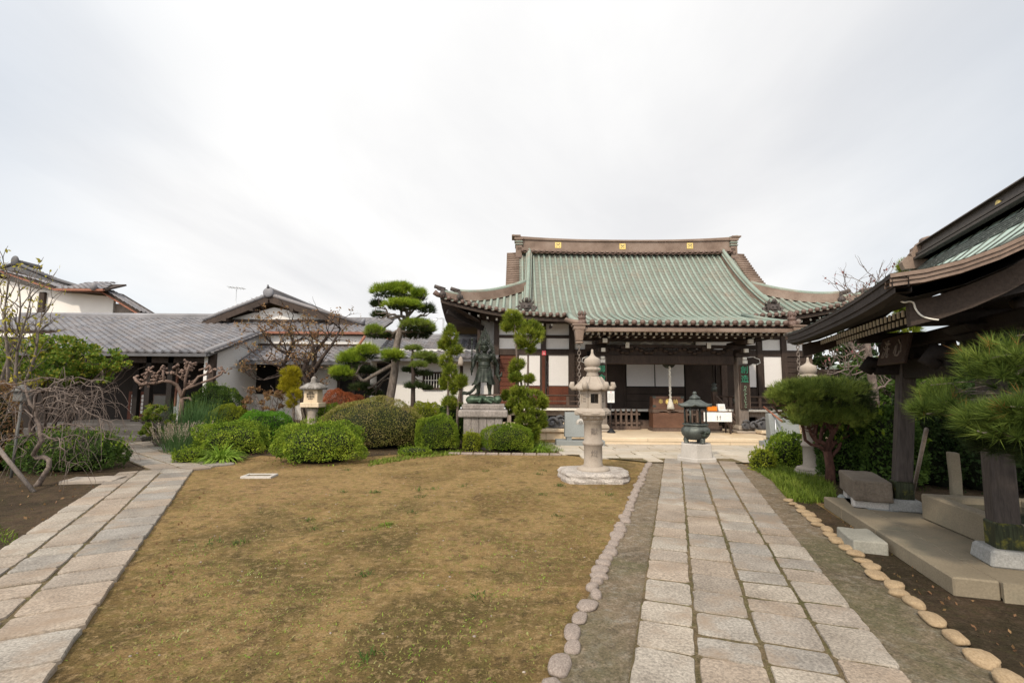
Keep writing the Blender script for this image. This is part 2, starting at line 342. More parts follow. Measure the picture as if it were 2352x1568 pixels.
    def build(s, name, mats, parent=None, local=False, bevel=0, seg=1, origin=None, uvfn=None, remesh=0, smooth_it=0, fix=False):
        if not isinstance(mats, (list, tuple)): mats = [mats]
        vs = s.v
        if parent is not None and not local:
            mi = MATRIX.get(root_of(parent).name)
            if mi is None: mi = root_of(parent).matrix_basis.inverted()
            vs = [tuple(mi @ Vector(q)) for q in vs]
        elif parent is None and origin is not None:
            o_ = Vector(origin); vs = [tuple(Vector(q)-o_) for q in vs]
        me = bpy.data.meshes.new(name); me.from_pydata(vs, [], s.f)
        me.polygons.foreach_set('material_index', s.mi); me.polygons.foreach_set('use_smooth', s.sm)
        if uvfn:
            uvl = me.uv_layers.new(name='UVMap')
            for p in me.polygons:
                for li in p.loop_indices: uvl.data[li].uv = uvfn(me.vertices[me.loops[li].vertex_index].co)
        if fix:
            bm = bmesh.new(); bm.from_mesh(me); bmesh.ops.recalc_face_normals(bm, faces=bm.faces); bm.to_mesh(me); bm.free()
        me.update()
        o = link(name, me, parent, mats, origin)
        if remesh:
            md = o.modifiers.new('remesh', 'REMESH'); md.mode = 'VOXEL'; md.voxel_size = remesh; md.use_smooth_shade = True
        if smooth_it:
            md = o.modifiers.new('smooth', 'SMOOTH'); md.iterations = smooth_it; md.factor = .5
        if bevel:
            md = o.modifiers.new('bevel', 'BEVEL'); md.width = bevel; md.segments = seg; md.limit_method = 'ANGLE'; md.angle_limit = R(35)
        return o
def curve(pts, k=5):
    pts = [Vector(p) for p in pts]; n = len(pts); out = []
    for i in range(n-1):
        a, b, c, d = pts[max(0, i-1)], pts[i], pts[i+1], pts[min(n-1, i+2)]
        for j in range(k):
            t = j/k; out.append(.5*((2*b)+(c-a)*t+(2*a-5*b+4*c-d)*t*t+(3*b-a-3*c+d)*t**3))
    return out+[pts[-1]]
def copy_tree(o, parent=None):
    c = o.copy(); COL.objects.link(c)
    if parent is not None: c.parent = parent
    if o.name in MATRIX: MATRIX[c.name] = MATRIX[o.name]
    for ch in list(o.children): copy_tree(ch, c)
    return c
def text_mesh(body, size, thick=.004):
    cu = bpy.data.curves.new('lettering', 'FONT'); cu.body = body; cu.size = size; cu.extrude = thick; cu.align_x = 'CENTER'; cu.align_y = 'CENTER'; cu.resolution_u = 3
    t = bpy.data.objects.new('lettering', cu); COL.objects.link(t)
    dg = bpy.context.evaluated_depsgraph_get(); me = bpy.data.meshes.new_from_object(t.evaluated_get(dg))
    bpy.data.objects.remove(t); return me
def lettering(body, size, mat, parent, loc, rot=None, thick=.004, sx=1, name='lettering'):
    """text standing up on a face: loc in the parent's root space, facing -Y unless rot says otherwise"""
    me = text_mesh(body, size, thick)
    M = Matrix.Translation(loc) @ (rot if rot is not None else Matrix.Identity(4)) @ Matrix.Rotation(math.pi/2, 4, 'X') @ Matrix.Diagonal((sx, 1, 1, 1))
    me.transform(M); me.materials.clear(); return link(name, me, parent, [mat])

# ---------------------------------------------------------------- foliage
def arr_mesh(name, V, F, mats, parent=None, mi=None, origin=(0, 0, 0)):
    """V (n,3) world points, F list of arrays of faces (k,3) or (k,4)"""
    V = np.asarray(V, dtype=np.float64)
    if parent is not None:
        m = np.array(MATRIX[root_of(parent).name]); V = V @ m[:3, :3].T + m[:3, 3]
    else: V = V - np.array(origin)
    me = bpy.data.meshes.new(name); me.vertices.add(len(V)); me.vertices.foreach_set('co', V.astype(np.float32).ravel())
    loops = np.concatenate([f.ravel() for f in F]); tot = np.concatenate([np.full(len(f), f.shape[1]) for f in F])
    me.loops.add(len(loops)); me.loops.foreach_set('vertex_index', loops.astype(np.int32))
    me.polygons.add(len(tot)); st = np.concatenate([[0], np.cumsum(tot)[:-1]])
    me.polygons.foreach_set('loop_start', st.astype(np.int32)); me.polygons.foreach_set('loop_total', tot.astype(np.int32))
    if mi is not None: me.polygons.foreach_set('material_index', np.asarray(mi, dtype=np.int32))
    me.update(calc_edges=True); me.validate()
    return link(name, me, parent, mats, None if parent is not None else origin)
def unit(a): return a/np.maximum(np.linalg.norm(a, axis=1, keepdims=True), 1e-9)
def rdirs(n): return unit(rng.normal(size=(n, 3)))
def leaf_quads(p, d, nrm, L, w):
    """diamond leaves at p, along d, lying across nrm"""
    n = len(p); s = unit(np.cross(d, nrm)); L = L.reshape(-1, 1); w = w.reshape(-1, 1)
    V = np.empty((n, 4, 3)); V[:, 0] = p; V[:, 1] = p+d*L*.5+s*w*.5; V[:, 2] = p+d*L; V[:, 3] = p+d*L*.5-s*w*.5
    return V.reshape(-1, 3), np.arange(4*n).reshape(n, 4)
class Fol:
    """collects leaves, needles and cores for ONE plant"""
    def __init__(s): s.V = []; s.F = []; s.m = []; s.n = 0
    def _put(s, V, F, mi):
        s.V.append(V); s.F.append(F+s.n); s.m.append(np.full(len(F), mi)); s.n += len(V)
    def leaves(s, p, nrm, size, asp=.5, jit=.6, mi=0, droop=0.0):
        n = len(p); d = unit(nrm+rng.normal(size=(n, 3))*jit+np.array([0, 0, -droop])); nn = unit(rng.normal(size=(n, 3))+nrm*.7)
        L = size*rng.uniform(.6, 1.35, n); s._put(*leaf_quads(p-d*L[:, None]*.4, d, nn, L, L*asp), mi)
    def needles(s, p, axis, k, L, w, spread=.8, mi=0):
        n = len(p); P_ = np.repeat(p, k, 0); A = np.repeat(axis, k, 0)
        d = unit(A+rdirs(n*k)*spread*rng.uniform(.5, 1.2, (n*k, 1))); LL = L*rng.uniform(.65, 1.2, (n*k, 1))
        sd_ = unit(np.cross(d, rdirs(n*k)))*w*.5
        V = np.empty((n*k, 3, 3)); V[:, 0] = P_+sd_; V[:, 1] = P_-sd_; V[:, 2] = P_+d*LL
        s._put(V.reshape(-1, 3), np.arange(3*n*k).reshape(-1, 3), mi)
    def core(s, c, r, mi=1, n=20, k=12, wob=.05, zmin=0.0):
        V = []; ph = rng.uniform(0, 6, 6)
        for i in range(k+1):
            a = math.pi*i/k
            for j in range(n):
                t = 2*math.pi*j/n; q = 1+wob*(math.sin(3*t+ph[0]+2*a)+math.sin(5*t+ph[1]-3*a))
                V.append((c[0]+r[0]*q*math.sin(a)*math.cos(t), c[1]+r[1]*q*math.sin(a)*math.sin(t), max(zmin, c[2]-r[2]*q*math.cos(a))))
        F = [(i*n+j, i*n+(j+1) % n, (i+1)*n+(j+1) % n, (i+1)*n+j) for i in range(k) for j in range(n)]
        s._put(np.array(V), np.array(F), mi)
    def blades(s, p, d0, L, w, bend, mi=0, seg=4):
        """arching blades: strips of quads"""
        n = len(p); up = np.array([0, 0, 1.0]); side = unit(np.cross(d0, up)+1e-6); cur = p.copy(); d = d0.copy(); rows = []
        for i in range(seg+1):
            ww = (w*(1-(i/seg)**1.6)+.0008)
            rows.append(np.stack([cur-side*ww*.5, cur+side*ww*.5], 1)); cur = cur+d*(L/seg)[:, None]; d = unit(d+np.array([0, 0, -1.0])*(bend/seg))
        V = np.stack(rows, 1).reshape(n, -1, 3); k = 2*(seg+1)
        F = np.concatenate([np.arange(n)[:, None]*k+np.array([2*i, 2*i+1, 2*i+3, 2*i+2]) for i in range(seg)], 0)
        s._put(V.reshape(-1, 3), F, mi)
    def build(s, name, mats, parent=None, origin=(0, 0, 0)):
        return arr_mesh(name, np.concatenate(s.V), s.F, mats, parent, np.concatenate(s.m), origin)
def dome_points(n, c, r, sq=2.6, wob=.06, low=-.15, seed=None):
    """points and normals on the clipped surface of a rounded bush that sits on the ground"""
    d = rdirs(int(n*2.4)); d = d[d[:, 2] > low][:n]
    ph = rng.uniform(0, 6.28, 8); fr = np.array([[2.1, 1.3, .7], [-1.7, 2.6, 1.1], [3.7, -2.9, 2.3], [4.6, 3.8, -3.1]])*1.2
    w = sum(np.sin(d @ fr[i]*2+ph[i])*(.5 if i > 1 else .9) for i in range(4))*wob
    k = (np.abs(d)**sq).sum(1)**(-1/sq)*(1+w)
    return np.array(c)+d*k[:, None]*np.array(r), unit(d/np.array(r))
# ================================================================ GROUND, PATHS
def ground_mat(name, light, mid, dark, patch, weed=(.09, .12, .02), weedamt=.45):
    m, nt, b = _nt(name); L = nt.links
    tc = nt.nodes.new('ShaderNodeNewGeometry'); vec = tc.outputs['Position']
    n1 = tnoise(nt, vec, .8, 7, .62, None, .4); n2 = tnoise(nt, vec, 9, 6, .7); n3 = tnoise(nt, vec, 60, 6, .8); n4 = tnoise(nt, vec, .33, 5, .6)
    c = ramp(nt, n1, [tuple(q*.72 for q in mid), mid, light, mid], .36, .62)
    f = nt.nodes.new('ShaderNodeMapRange'); L.new(n4, f.inputs[0]); f.inputs[1].default_value = .5; f.inputs[2].default_value = .64; f.inputs[4].default_value = .55
    c = mixc(nt, f.outputs[0], c, patch)
    f2 = nt.nodes.new('ShaderNodeMapRange'); L.new(n2, f2.inputs[0]); f2.inputs[1].default_value = .50; f2.inputs[2].default_value = .64; f2.inputs[4].default_value = weedamt
    c = mixc(nt, f2.outputs[0], c, weed)
    n6 = tnoise(nt, vec, 2.6, 6, .7); f3 = nt.nodes.new('ShaderNodeMapRange'); L.new(n6, f3.inputs[0]); f3.inputs[1].default_value = .54; f3.inputs[2].default_value = .68; f3.inputs[4].default_value = .7
    c = mixc(nt, f3.outputs[0], c, tuple(q*.8 for q in dark))
    # dark olive-brown patches cover more of the ground towards the viewer
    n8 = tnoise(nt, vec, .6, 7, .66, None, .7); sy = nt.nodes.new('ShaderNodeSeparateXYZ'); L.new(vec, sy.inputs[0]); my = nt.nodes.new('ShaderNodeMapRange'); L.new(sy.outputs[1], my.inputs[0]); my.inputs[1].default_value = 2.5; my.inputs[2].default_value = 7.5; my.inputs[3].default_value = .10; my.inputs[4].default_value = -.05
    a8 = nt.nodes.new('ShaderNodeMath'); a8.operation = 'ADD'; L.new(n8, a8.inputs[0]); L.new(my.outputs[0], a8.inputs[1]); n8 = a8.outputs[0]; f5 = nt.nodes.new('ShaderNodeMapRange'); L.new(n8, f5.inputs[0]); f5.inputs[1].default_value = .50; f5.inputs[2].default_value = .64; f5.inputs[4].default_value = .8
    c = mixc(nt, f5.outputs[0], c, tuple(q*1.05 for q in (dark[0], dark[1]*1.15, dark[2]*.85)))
    n9 = tnoise(nt, vec, 7, 7, .8, None, .5); f6 = nt.nodes.new('ShaderNodeMapRange'); L.new(n9, f6.inputs[0]); f6.inputs[1].default_value = .53; f6.inputs[2].default_value = .62; f6.inputs[4].default_value = weedamt*.9
    c = mixc(nt, f6.outputs[0], c, tuple(q*.95 for q in dark))
    n7 = tnoise(nt, vec, 13, 7, .8); f4 = nt.nodes.new('ShaderNodeMapRange'); L.new(n7, f4.inputs[0]); f4.inputs[1].default_value = .51; f4.inputs[2].default_value = .60; f4.inputs[4].default_value = weedamt*.8
    c = mixc(nt, f4.outputs[0], c, tuple(min(.5, q*1.2+.035) for q in light))
    c = mixc(nt, 1.0, c, ramp(nt, n3, [(.38, .38, .36), (1.7, 1.66, 1.58)], .28, .72), 'MULTIPLY')
    L.new(c, b.inputs['Base Color']); b.inputs['Roughness'].default_value = .97; b.inputs['Specular IOR Level'].default_value = .1
    ad = nt.nodes.new('ShaderNodeMath'); ad.operation = 'MULTIPLY_ADD'; L.new(n2, ad.inputs[0]); ad.inputs[1].default_value = 1.4; L.new(n3, ad.inputs[2])
    bump(nt, b, ad.outputs[0], .8, .03); return m
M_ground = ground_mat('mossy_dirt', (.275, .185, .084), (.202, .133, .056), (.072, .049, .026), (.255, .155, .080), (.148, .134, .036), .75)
M_soil = ground_mat('dark_soil', (.085, .058, .037), (.060, .042, .028), (.034, .025, .019), (.055, .048, .022), (.05, .06, .018), .35)
M_gravel = ground_mat('grey_brown_gravel', (.22, .172, .122), (.182, .145, .104), (.12, .098, .074), (.21, .155, .10), (.30, .275, .235), .75)
M_joint = ground_mat('mossy_joint_earth', (.19, .145, .09), (.145, .11, .068), (.085, .07, .042), (.18, .13, .08))

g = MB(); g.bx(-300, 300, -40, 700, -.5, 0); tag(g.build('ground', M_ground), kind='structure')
def sheet(name, pts, z, m):
    return tag(MB().sheet([(p[0], p[1]) for p in pts], z).build(name, m), kind='structure')
sheet('gravel_strip', [(-1.85, -3), (.22, 2.78), (2.80, 10.2), (2.95, 10.75), (4.95, 10.75), (4.9, 9.5), (3.95, 7.0), (2.78, 2.81), (1.15, -3)], .004, M_gravel)
sheet('planting_bed', [G(330, 1026), G(455, 1073), G(600, 1046), G(700, 1052), G(850, 1048), G(960, 1040), G(1075, 1040), G(1180, 1042), (1.1, 11.75), (.7, 13.2), (0, 15), (-4, 17.5), (-9, 17), (-10.5, 14)], .004, M_soil)
sheet('soil_strip', [(2.80, 2.81), (1.17, -3), (3.2, -3), (3.45, 3.8), (4.2, 6.6), (4.35, 7.2), (3.97, 7.0)], .006, M_soil)
sheet('soil_bed', [(-14, 3.0), (-4.3, 3.0), (-4.6, 4.4), (-5.6, 6.2), (-6.6, 9.0), (-6.8, 10.2), (-8.6, 11.2), (-11.5, 13.4), (-16, 13.4)], .004, M_soil)
sheet('garden_soil', [(5.0, 10.4), (4.35, 7.25), (4.5, 6.4), (4.2, 6.0), (2.9, 3.3), (1.3, -3), (30, -3), (30, 22), (8.2, 22), (7.9, 11.2), (5.9, 11.2)], .004, M_soil)

def slab(mb, c, d, n, L, Wd, z, th=.09):
    """one hewn slab: uneven outline, worn edges"""
    j = lambda a: random.uniform(-a, a)
    cs = [(-1, -1), (1, -1), (1, 1), (-1, 1)]; ring = []
    for (a, q), (a2, q2) in zip(cs, cs[1:]+cs[:1]):
        for t in (0.06, .35, .65, .94): ring.append(((a+(a2-a)*t)*L/2+j(.006), (q+(q2-q)*t)*Wd/2+j(.006)))
    z += j(.004); tl = (j(.003), j(.003)); k = len(ring); V = []
    for s, dz in ((1, -th), (1, -.012), (.975, 0)):
        for a, q in ring: p = c+d*(a*s)+n*(q*s); V.append((p.x, p.y, z+dz+(tl[0]*a/L*2+tl[1]*q/Wd*2 if dz > -.05 else 0)))
    F = [tuple(range(2*k, 3*k))]
    for lv in (0, 1): F += [(lv*k+i, lv*k+(i+1) % k, (lv+1)*k+(i+1) % k, (lv+1)*k+i) for i in range(k)]
    mb.add(V, F)
def lanes(mb, p0, d, edges, s0, s1, lmin, lmax, gap, z=.035):
    """slabs in lanes along d from p0; edges are distances to the right of p0"""
    d = Vector((d[0], d[1], 0)).normalized(); n = Vector((d.y, -d.x, 0)); p0 = Vector((p0[0], p0[1], 0))
    for a, q in zip(edges[:-1], edges[1:]):
        s = s0+random.uniform(-.3, 0)
        while s < s1:
            L = random.uniform(lmin, lmax); L = min(L, s1-s) if s1-s-L < lmin*.5 else L
            slab(mb, p0+d*(s+L/2)+n*((a+q)/2+random.uniform(-.004, .004)), d, n, L-.030, q-a-gap, z); s += L
mp = MB(); lanes(mp, (.65-2.78*.339, 0), (.321, .947), [0, .36, .735, 1.115, 1.46], -1.5, 11.72, .24, .50, .022)
tag(mp.build('main_path', M_slab), kind='structure')
sheet('main_path_bed', [(-1.31, -3), (3.45, 11.05), (4.85, 11.0), (.20, -3)], .026, M_joint)
lp = MB(); LD = Vector((-.473, .881, 0)); lanes(lp, (-2.49+.5*.881+2.78*.537-.5*.881, 0), LD, [-1.16, -.85, -.49, 0], 0.6, 10.7, .30, .55, .026)
lanes(lp, (-2.49+2.78*.537, 0), LD, [-1.75, -1.20], 2.6, 5.35, .5, .9, .034)
B0 = Vector((-6.45, 9.75, 0)); lanes(lp, B0, (-.765, .644), [-.62, -.2, .25, .72], -.5, 5.4, .4, .75, .034, .031)
tag(lp.build('garden_path', M_slab), kind='structure')
sheet('garden_path_bed', [(-1.02, -.2), (-6.35, 9.75), (-6.5, 10.5), (-10.7, 14.0), (-11.5, 13.2), (-6.95, 9.35), (-4.2, 3.5), (-2.1, -.6)], .022, M_joint)
fc = MB()
def fc_left(y): return 2.95 if y < 10.7 else (2.75-(y-10.7)*1.75 if y < 11.6 else max(.75, 1.25-(y-11.6)*.3))
y = 10.55
while y < 13.9:
    h_ = random.uniform(.42, .6); h_ = min(h_, 13.93-y)
    if h_ < .2: break
    segs = [(fc_left(y+h_/2), 7.9)] if y > 11.0 else [(2.95, .58+(y+h_/2-2.78)*.339), (2.26+(y+h_/2-2.78)*.339, 5.95)]
    if y < 11.0: h_ = min(h_, 11.06-y+.02) if y+h_ > 11.0 else h_
    for x, xe in segs:
      while x < xe-.12:
        w_ = random.uniform(.55, 1.0); w_ = xe-x if y < 11 and x+w_ > xe-.25 else w_
        slab(fc, Vector((x+w_/2, y+h_/2, 0)), Vector((1, 0, 0)), Vector((0, 1, 0)), w_-.022, h_-.022, .037); x += w_
    y += h_
tag(fc.build('forecourt_paving', M_slabfar), kind='structure')
sheet('forecourt_bed', [(2.95, 10.5), (5.9, 10.5), (5.9, 11.0), (8.0, 11.0), (8.0, 14), (.7, 14), (.75, 13.3), (1.2, 11.7), (2.7, 10.75)], .027, M_joint)

# edging stones: five shapes, each stone an object of its own
def rock_mesh(name, m, seed, flat=.62):
    bm = bmesh.new(); bmesh.ops.create_icosphere(bm, subdivisions=3, radius=1)
    for v in bm.verts:
        q = v.co.copy(); k = 1+.20*noise.noise(q*1.1+Vector((seed*7.3, 1, 2)))+.07*noise.noise(q*3+Vector((seed*3.1, 5, 1)))
        v.co = Vector((math.copysign(abs(q.x)**.8, q.x), math.copysign(abs(q.y)**.8, q.y), math.copysign(abs(q.z)**.8, q.z)*flat))*k*.92
    me = bpy.data.meshes.new(name); bm.to_mesh(me); bm.free()
    for p in me.polygons: p.use_smooth = True
    me.materials.append(m); return me
RP = [rock_mesh('edging_stone', M_rockpink, i) for i in range(5)]; RY = [rock_mesh('edging_stone', M_rockyel, i+9) for i in range(5)]
def stone(me, x, y, z, sx, sy, sz, rz, label, group, name='edging_stone', cat='edging stone'):
    o = link(name, me); o.location = (x, y, z); o.scale = (sx, sy, sz); o.rotation_euler = (random.uniform(-.1, .1), random.uniform(-.1, .1), rz)
    return tag(o, label, cat, group)
a, q = Vector((.15, 2.5, 0)), Vector((2.87, 10.31, 0)); D = (q-a); s = 0; i = 0
while s < D.length:
    w_ = random.choice((.055, .075, .09, .105, .125))*random.uniform(.9, 1.1); p = a+D.normalized()*(s+w_); s += 2*w_*.96
    stone(RP[i % 5], p.x+random.uniform(-.03, .03), p.y, .010, random.uniform(.045, .085), w_, random.uniform(.035, .065), random.uniform(-.35, -.1)+math.pi*(i % 2),
          'rounded pinkish grey stone edging the mossy lawn beside the gravel strip', 'edging stones between lawn and path'); i += 1
ry = [(205, 738), (228, 755), (252, 771), (275, 790), (295, 806), (318, 828), (340, 851), (372, 874), (402, 899), (434, 926), (470, 958), (503, 985), (540, 1018), (578, 1047), (620, 1087), (678, 1132), (716, 1170), (785, 1212), (872, 1290), (960, 1375), (1085, 1475)]
pts = [G((1860+x/1.83)/1.0884, (850+y/1.83)/1.0884) for x, y in ry]
for i, p in enumerate(pts):
    n_ = pts[min(i+1, len(pts)-1)]-pts[max(i-1, 0)]; L_ = n_.length/(2 if 0 < i < len(pts)-1 else 1)
    stone(RY[i % 5], p.x+random.uniform(-.02, .02), p.y, .02, L_*random.uniform(.36, .52), random.uniform(.055, .088), random.uniform(.030, .055), math.atan2(n_.y, n_.x)+random.uniform(-.15, .15),
          'smooth yellowish stone edging the dark soil strip by the water pavilion', 'edging stones before the water pavilion')
for k in range(5):
    p = pts[-1]+(pts[-1]-pts[-5]).normalized()*(.26*(k+1))
    stone(RY[k], p.x, p.y, .03, .13, .075, .065, 1.2, 'smooth yellowish stone edging the dark soil strip by the water pavilion', 'edging stones before the water pavilion')
# low curb blocks along the shrub bed
a, q = G(1030, 1043), Vector((1.22, 11.62, 0)); nb = 9
for i in range(nb):
    p0 = a.lerp(q, i/nb); p1 = a.lerp(q, (i+.93)/nb); mb = MB(); mb.bar(p0+Vector((0, 0, .012)), p1+Vector((0, 0, .012)), .08, .075)
    tag(mb.build('curb_block', M_rockpink, bevel=.015, origin=(p0+p1)/2), 'low pinkish stone block curbing the shrub bed by the lawn', 'curb block', 'curb blocks along the shrub bed')

def kerb_stone(name, c, d, rz, m, label, cat, jit=.02, bev=.02, seed=1):
    """rough block with a broken outline"""
    bm = bmesh.new(); bmesh.ops.create_cube(bm, size=1); bmesh.ops.subdivide_edges(bm, edges=bm.edges, cuts=4, use_grid_fill=True)
    for v in bm.verts:
        v.co = Vector((v.co.x*d[0], v.co.y*d[1], v.co.z*d[2])); v.co += noise.noise_vector(v.co*5+Vector((seed, seed*2, 0)))*jit
    me = bpy.data.meshes.new(name); bm.to_mesh(me); bm.free(); me.materials.append(m)
    o = link(name, me); o.location = c; o.rotation_euler = (0, 0, rz)
    md = o.modifiers.new('bevel', 'BEVEL'); md.width = bev; md.segments = 2; md.limit_method = 'ANGLE'; md.angle_limit = R(40)
    return tag(o, label, cat)
M_stepgrey = surf('grey_beige_stone', [(.20, .195, .165), (.30, .285, .24)], 1.5, .9, None, 60, .15, .3)
kerb_stone('step_stone', (3.60, 5.12, .06), (.30, .52, .13), R(-18), M_stepgrey, 'flat grey-green stepping slab lying before the water pavilion', 'stepping stone', .015, .015, 3)
p = G(215, 1106); kerb_stone('flat_stone', (p.x, p.y, .025), (.75, .42, .06), R(12), M_stone, 'flat pale stone in the soil beside the left path', 'flat stone', .012, .01, 5)
# small frame set in the lawn
p = G(596, 1095); t = thing('drain_cover', 'pale concrete drain frame with rectangular lid set in the lawn', 'drain cover', (p.x, p.y, 0), R(3))
mb = MB()
for sx, sy, lx, ly in ((0, .125, .52, .05), (0, -.125, .52, .05), (.235, 0, .05, .2), (-.235, 0, .05, .2)): mb.box((sx, sy, .012), (lx, ly, .05))
mb.build('frame', M_stonewhite, t, local=True, bevel=.006); mb = MB(); mb.box((0, 0, .006), (.41, .19, .03)); mb.build('lid', M_joint, t, local=True)
# fallen leaves and weeds on the lawn
f = Fol(); n = 700
xx = rng.uniform(-3.5, 1.6, n*3); yy = rng.uniform(2.3, 9.6, n*3); ok = (xx > -2.3-(yy-2.8)*.54) & (xx < -.1+(yy-2.8)*.35); xx, yy = xx[ok][:n], yy[ok][:n]
cl = rng.uniform(0, 1, len(xx)); pp = np.stack([xx, yy, np.full(len(xx), .004)], 1)
k = rng.integers(0, len(xx), 26); tuft = np.repeat(pp[k], 26, 0)+np.concatenate([rng.normal(size=(26*26, 2))*.045, np.zeros((26*26, 1))], 1)
d0 = unit(np.concatenate([rng.normal(size=(len(tuft), 2))*.8, np.ones((len(tuft), 1))], 1)); f.blades(tuft, d0, rng.uniform(.03, .08, len(tuft)), .007, 1.3, 0, 3)
near = yy < 5.2; q = np.repeat(pp[near], 7, 0); q = q+np.concatenate([rng.normal(size=(len(q), 2))*.05, np.zeros((len(q), 1))], 1)
d0 = unit(np.concatenate([rng.normal(size=(len(q), 2)), np.ones((len(q), 1))*.7], 1)); f.blades(q, d0, rng.uniform(.012, .032, len(q)), .005, 1.2, 1, 2)
tag(f.build('weeds', [LF_mid, LF_strap]), 'thin green weeds scattered over the mossy lawn', 'weeds', kind='stuff')
# moss tufts close to the viewer, pebbles
f = Fol(); nm = 26000; yy = 2.2+rng.uniform(0, 1, nm)**1.5*5.5; xx = rng.uniform(-4.6, 1.8, nm); ok = (xx > -2.32-(yy-2.8)*.545) & (xx < .05+(yy-2.5)*.345)
q = np.stack([xx, yy, np.zeros(nm)], 1)[ok]; pat = np.sin(q[:, 0]*2.1+1.3*np.sin(q[:, 1]*1.7))+np.sin(q[:, 1]*2.6+q[:, 0])+.9*np.sin(q[:, 0]*5.3-q[:, 1]*4.1); q = q[pat > rng.uniform(-1.6, 1.6, len(pat))]
d0 = unit(np.concatenate([rng.normal(size=(len(q), 2))*1.2, np.ones((len(q), 1))*.7], 1)); f.blades(q, d0, rng.uniform(.010, .030, len(q)), .008, 1.2, 0, 2)
tag(f.build('moss', [leafmat('dry_moss', [(.12, .09, .035), (.25, .20, .07), (.20, .21, .05), (.40, .36, .20)], .2)]), 'fine dry moss and turf covering the open lawn', 'moss', kind='stuff')
mb = MB()
for _ in range(260):
    yy_ = 2.3+random.random()**1.3*8; xx_ = random.uniform(-4.8, 3.2)
    if not (-2.3-(yy_-2.8)*.54 < xx_ < .55+(yy_-2.5)*.345): continue
    r_ = random.uniform(.004, .010); mb.ell((xx_, yy_, r_*.3), (r_*random.uniform(.8, 1.5), r_, r_*.7), 6, 4)
tag(mb.build('pebbles', M_rockpink), 'tiny pebbles strewn over lawn and gravel', 'pebbles', kind='stuff')
f = Fol(); e = rng.uniform(0, 1, 60); p = np.stack([-2.6-e*2.2+rng.normal(size=60)*.12+.25, 3.2+e*4+rng.normal(size=60)*.1, np.full(60, .012)], 1)
f.leaves(p, np.tile([0, 0, 1.0], (60, 1)), .034, .6, .9, 0); p2 = np.stack([rng.uniform(2.9, 4.0, 90), rng.uniform(2.0, 6.5, 90), np.full(90, .014)], 1); p2 = p2[(p2[:, 0] > 2.0+.29*p2[:, 1]+.1) & (p2[:, 0] < 2.45+.27*p2[:, 1])]
f.leaves(p2, np.tile([0, 0, 1.0], (len(p2), 1)), .035, .6, .9, 0)
p3 = np.stack([rng.uniform(-9.5, -4.4, 260), rng.uniform(3.2, 9.0, 260), np.full(260, .016)], 1); p3 = p3[p3[:, 0] < -3.6-.36*(p3[:, 1]-2.8)]; f.leaves(p3, np.tile([0, 0, 1.0], (len(p3), 1)), .04, .6, .9, 0)
p4 = np.stack([rng.uniform(2.3, 5.5, 420), rng.uniform(1.9, 7.0, 420), np.full(420, .014)], 1); e4 = p4[:, 0]-(2.72+(p4[:, 1]-2.81)*.284); p4 = p4[(e4 > .12) & ((e4 < .7) | (p4[:, 1] < 3.3))]; f.leaves(p4, np.tile([0, 0, 1.0], (len(p4), 1)), .03, .6, .9, 0)
p5 = np.stack([rng.uniform(-7, 1, 500), rng.uniform(9.8, 12.4, 500), np.full(500, .014)], 1); f.leaves(p5, np.tile([0, 0, 1.0], (500, 1)), .035, .6, .9, 0)
tag(f.build('fallen_leaves', [LF_orange]), 'orange and tan leaves fallen on lawn edge and soil', 'fallen leaves', kind='stuff')

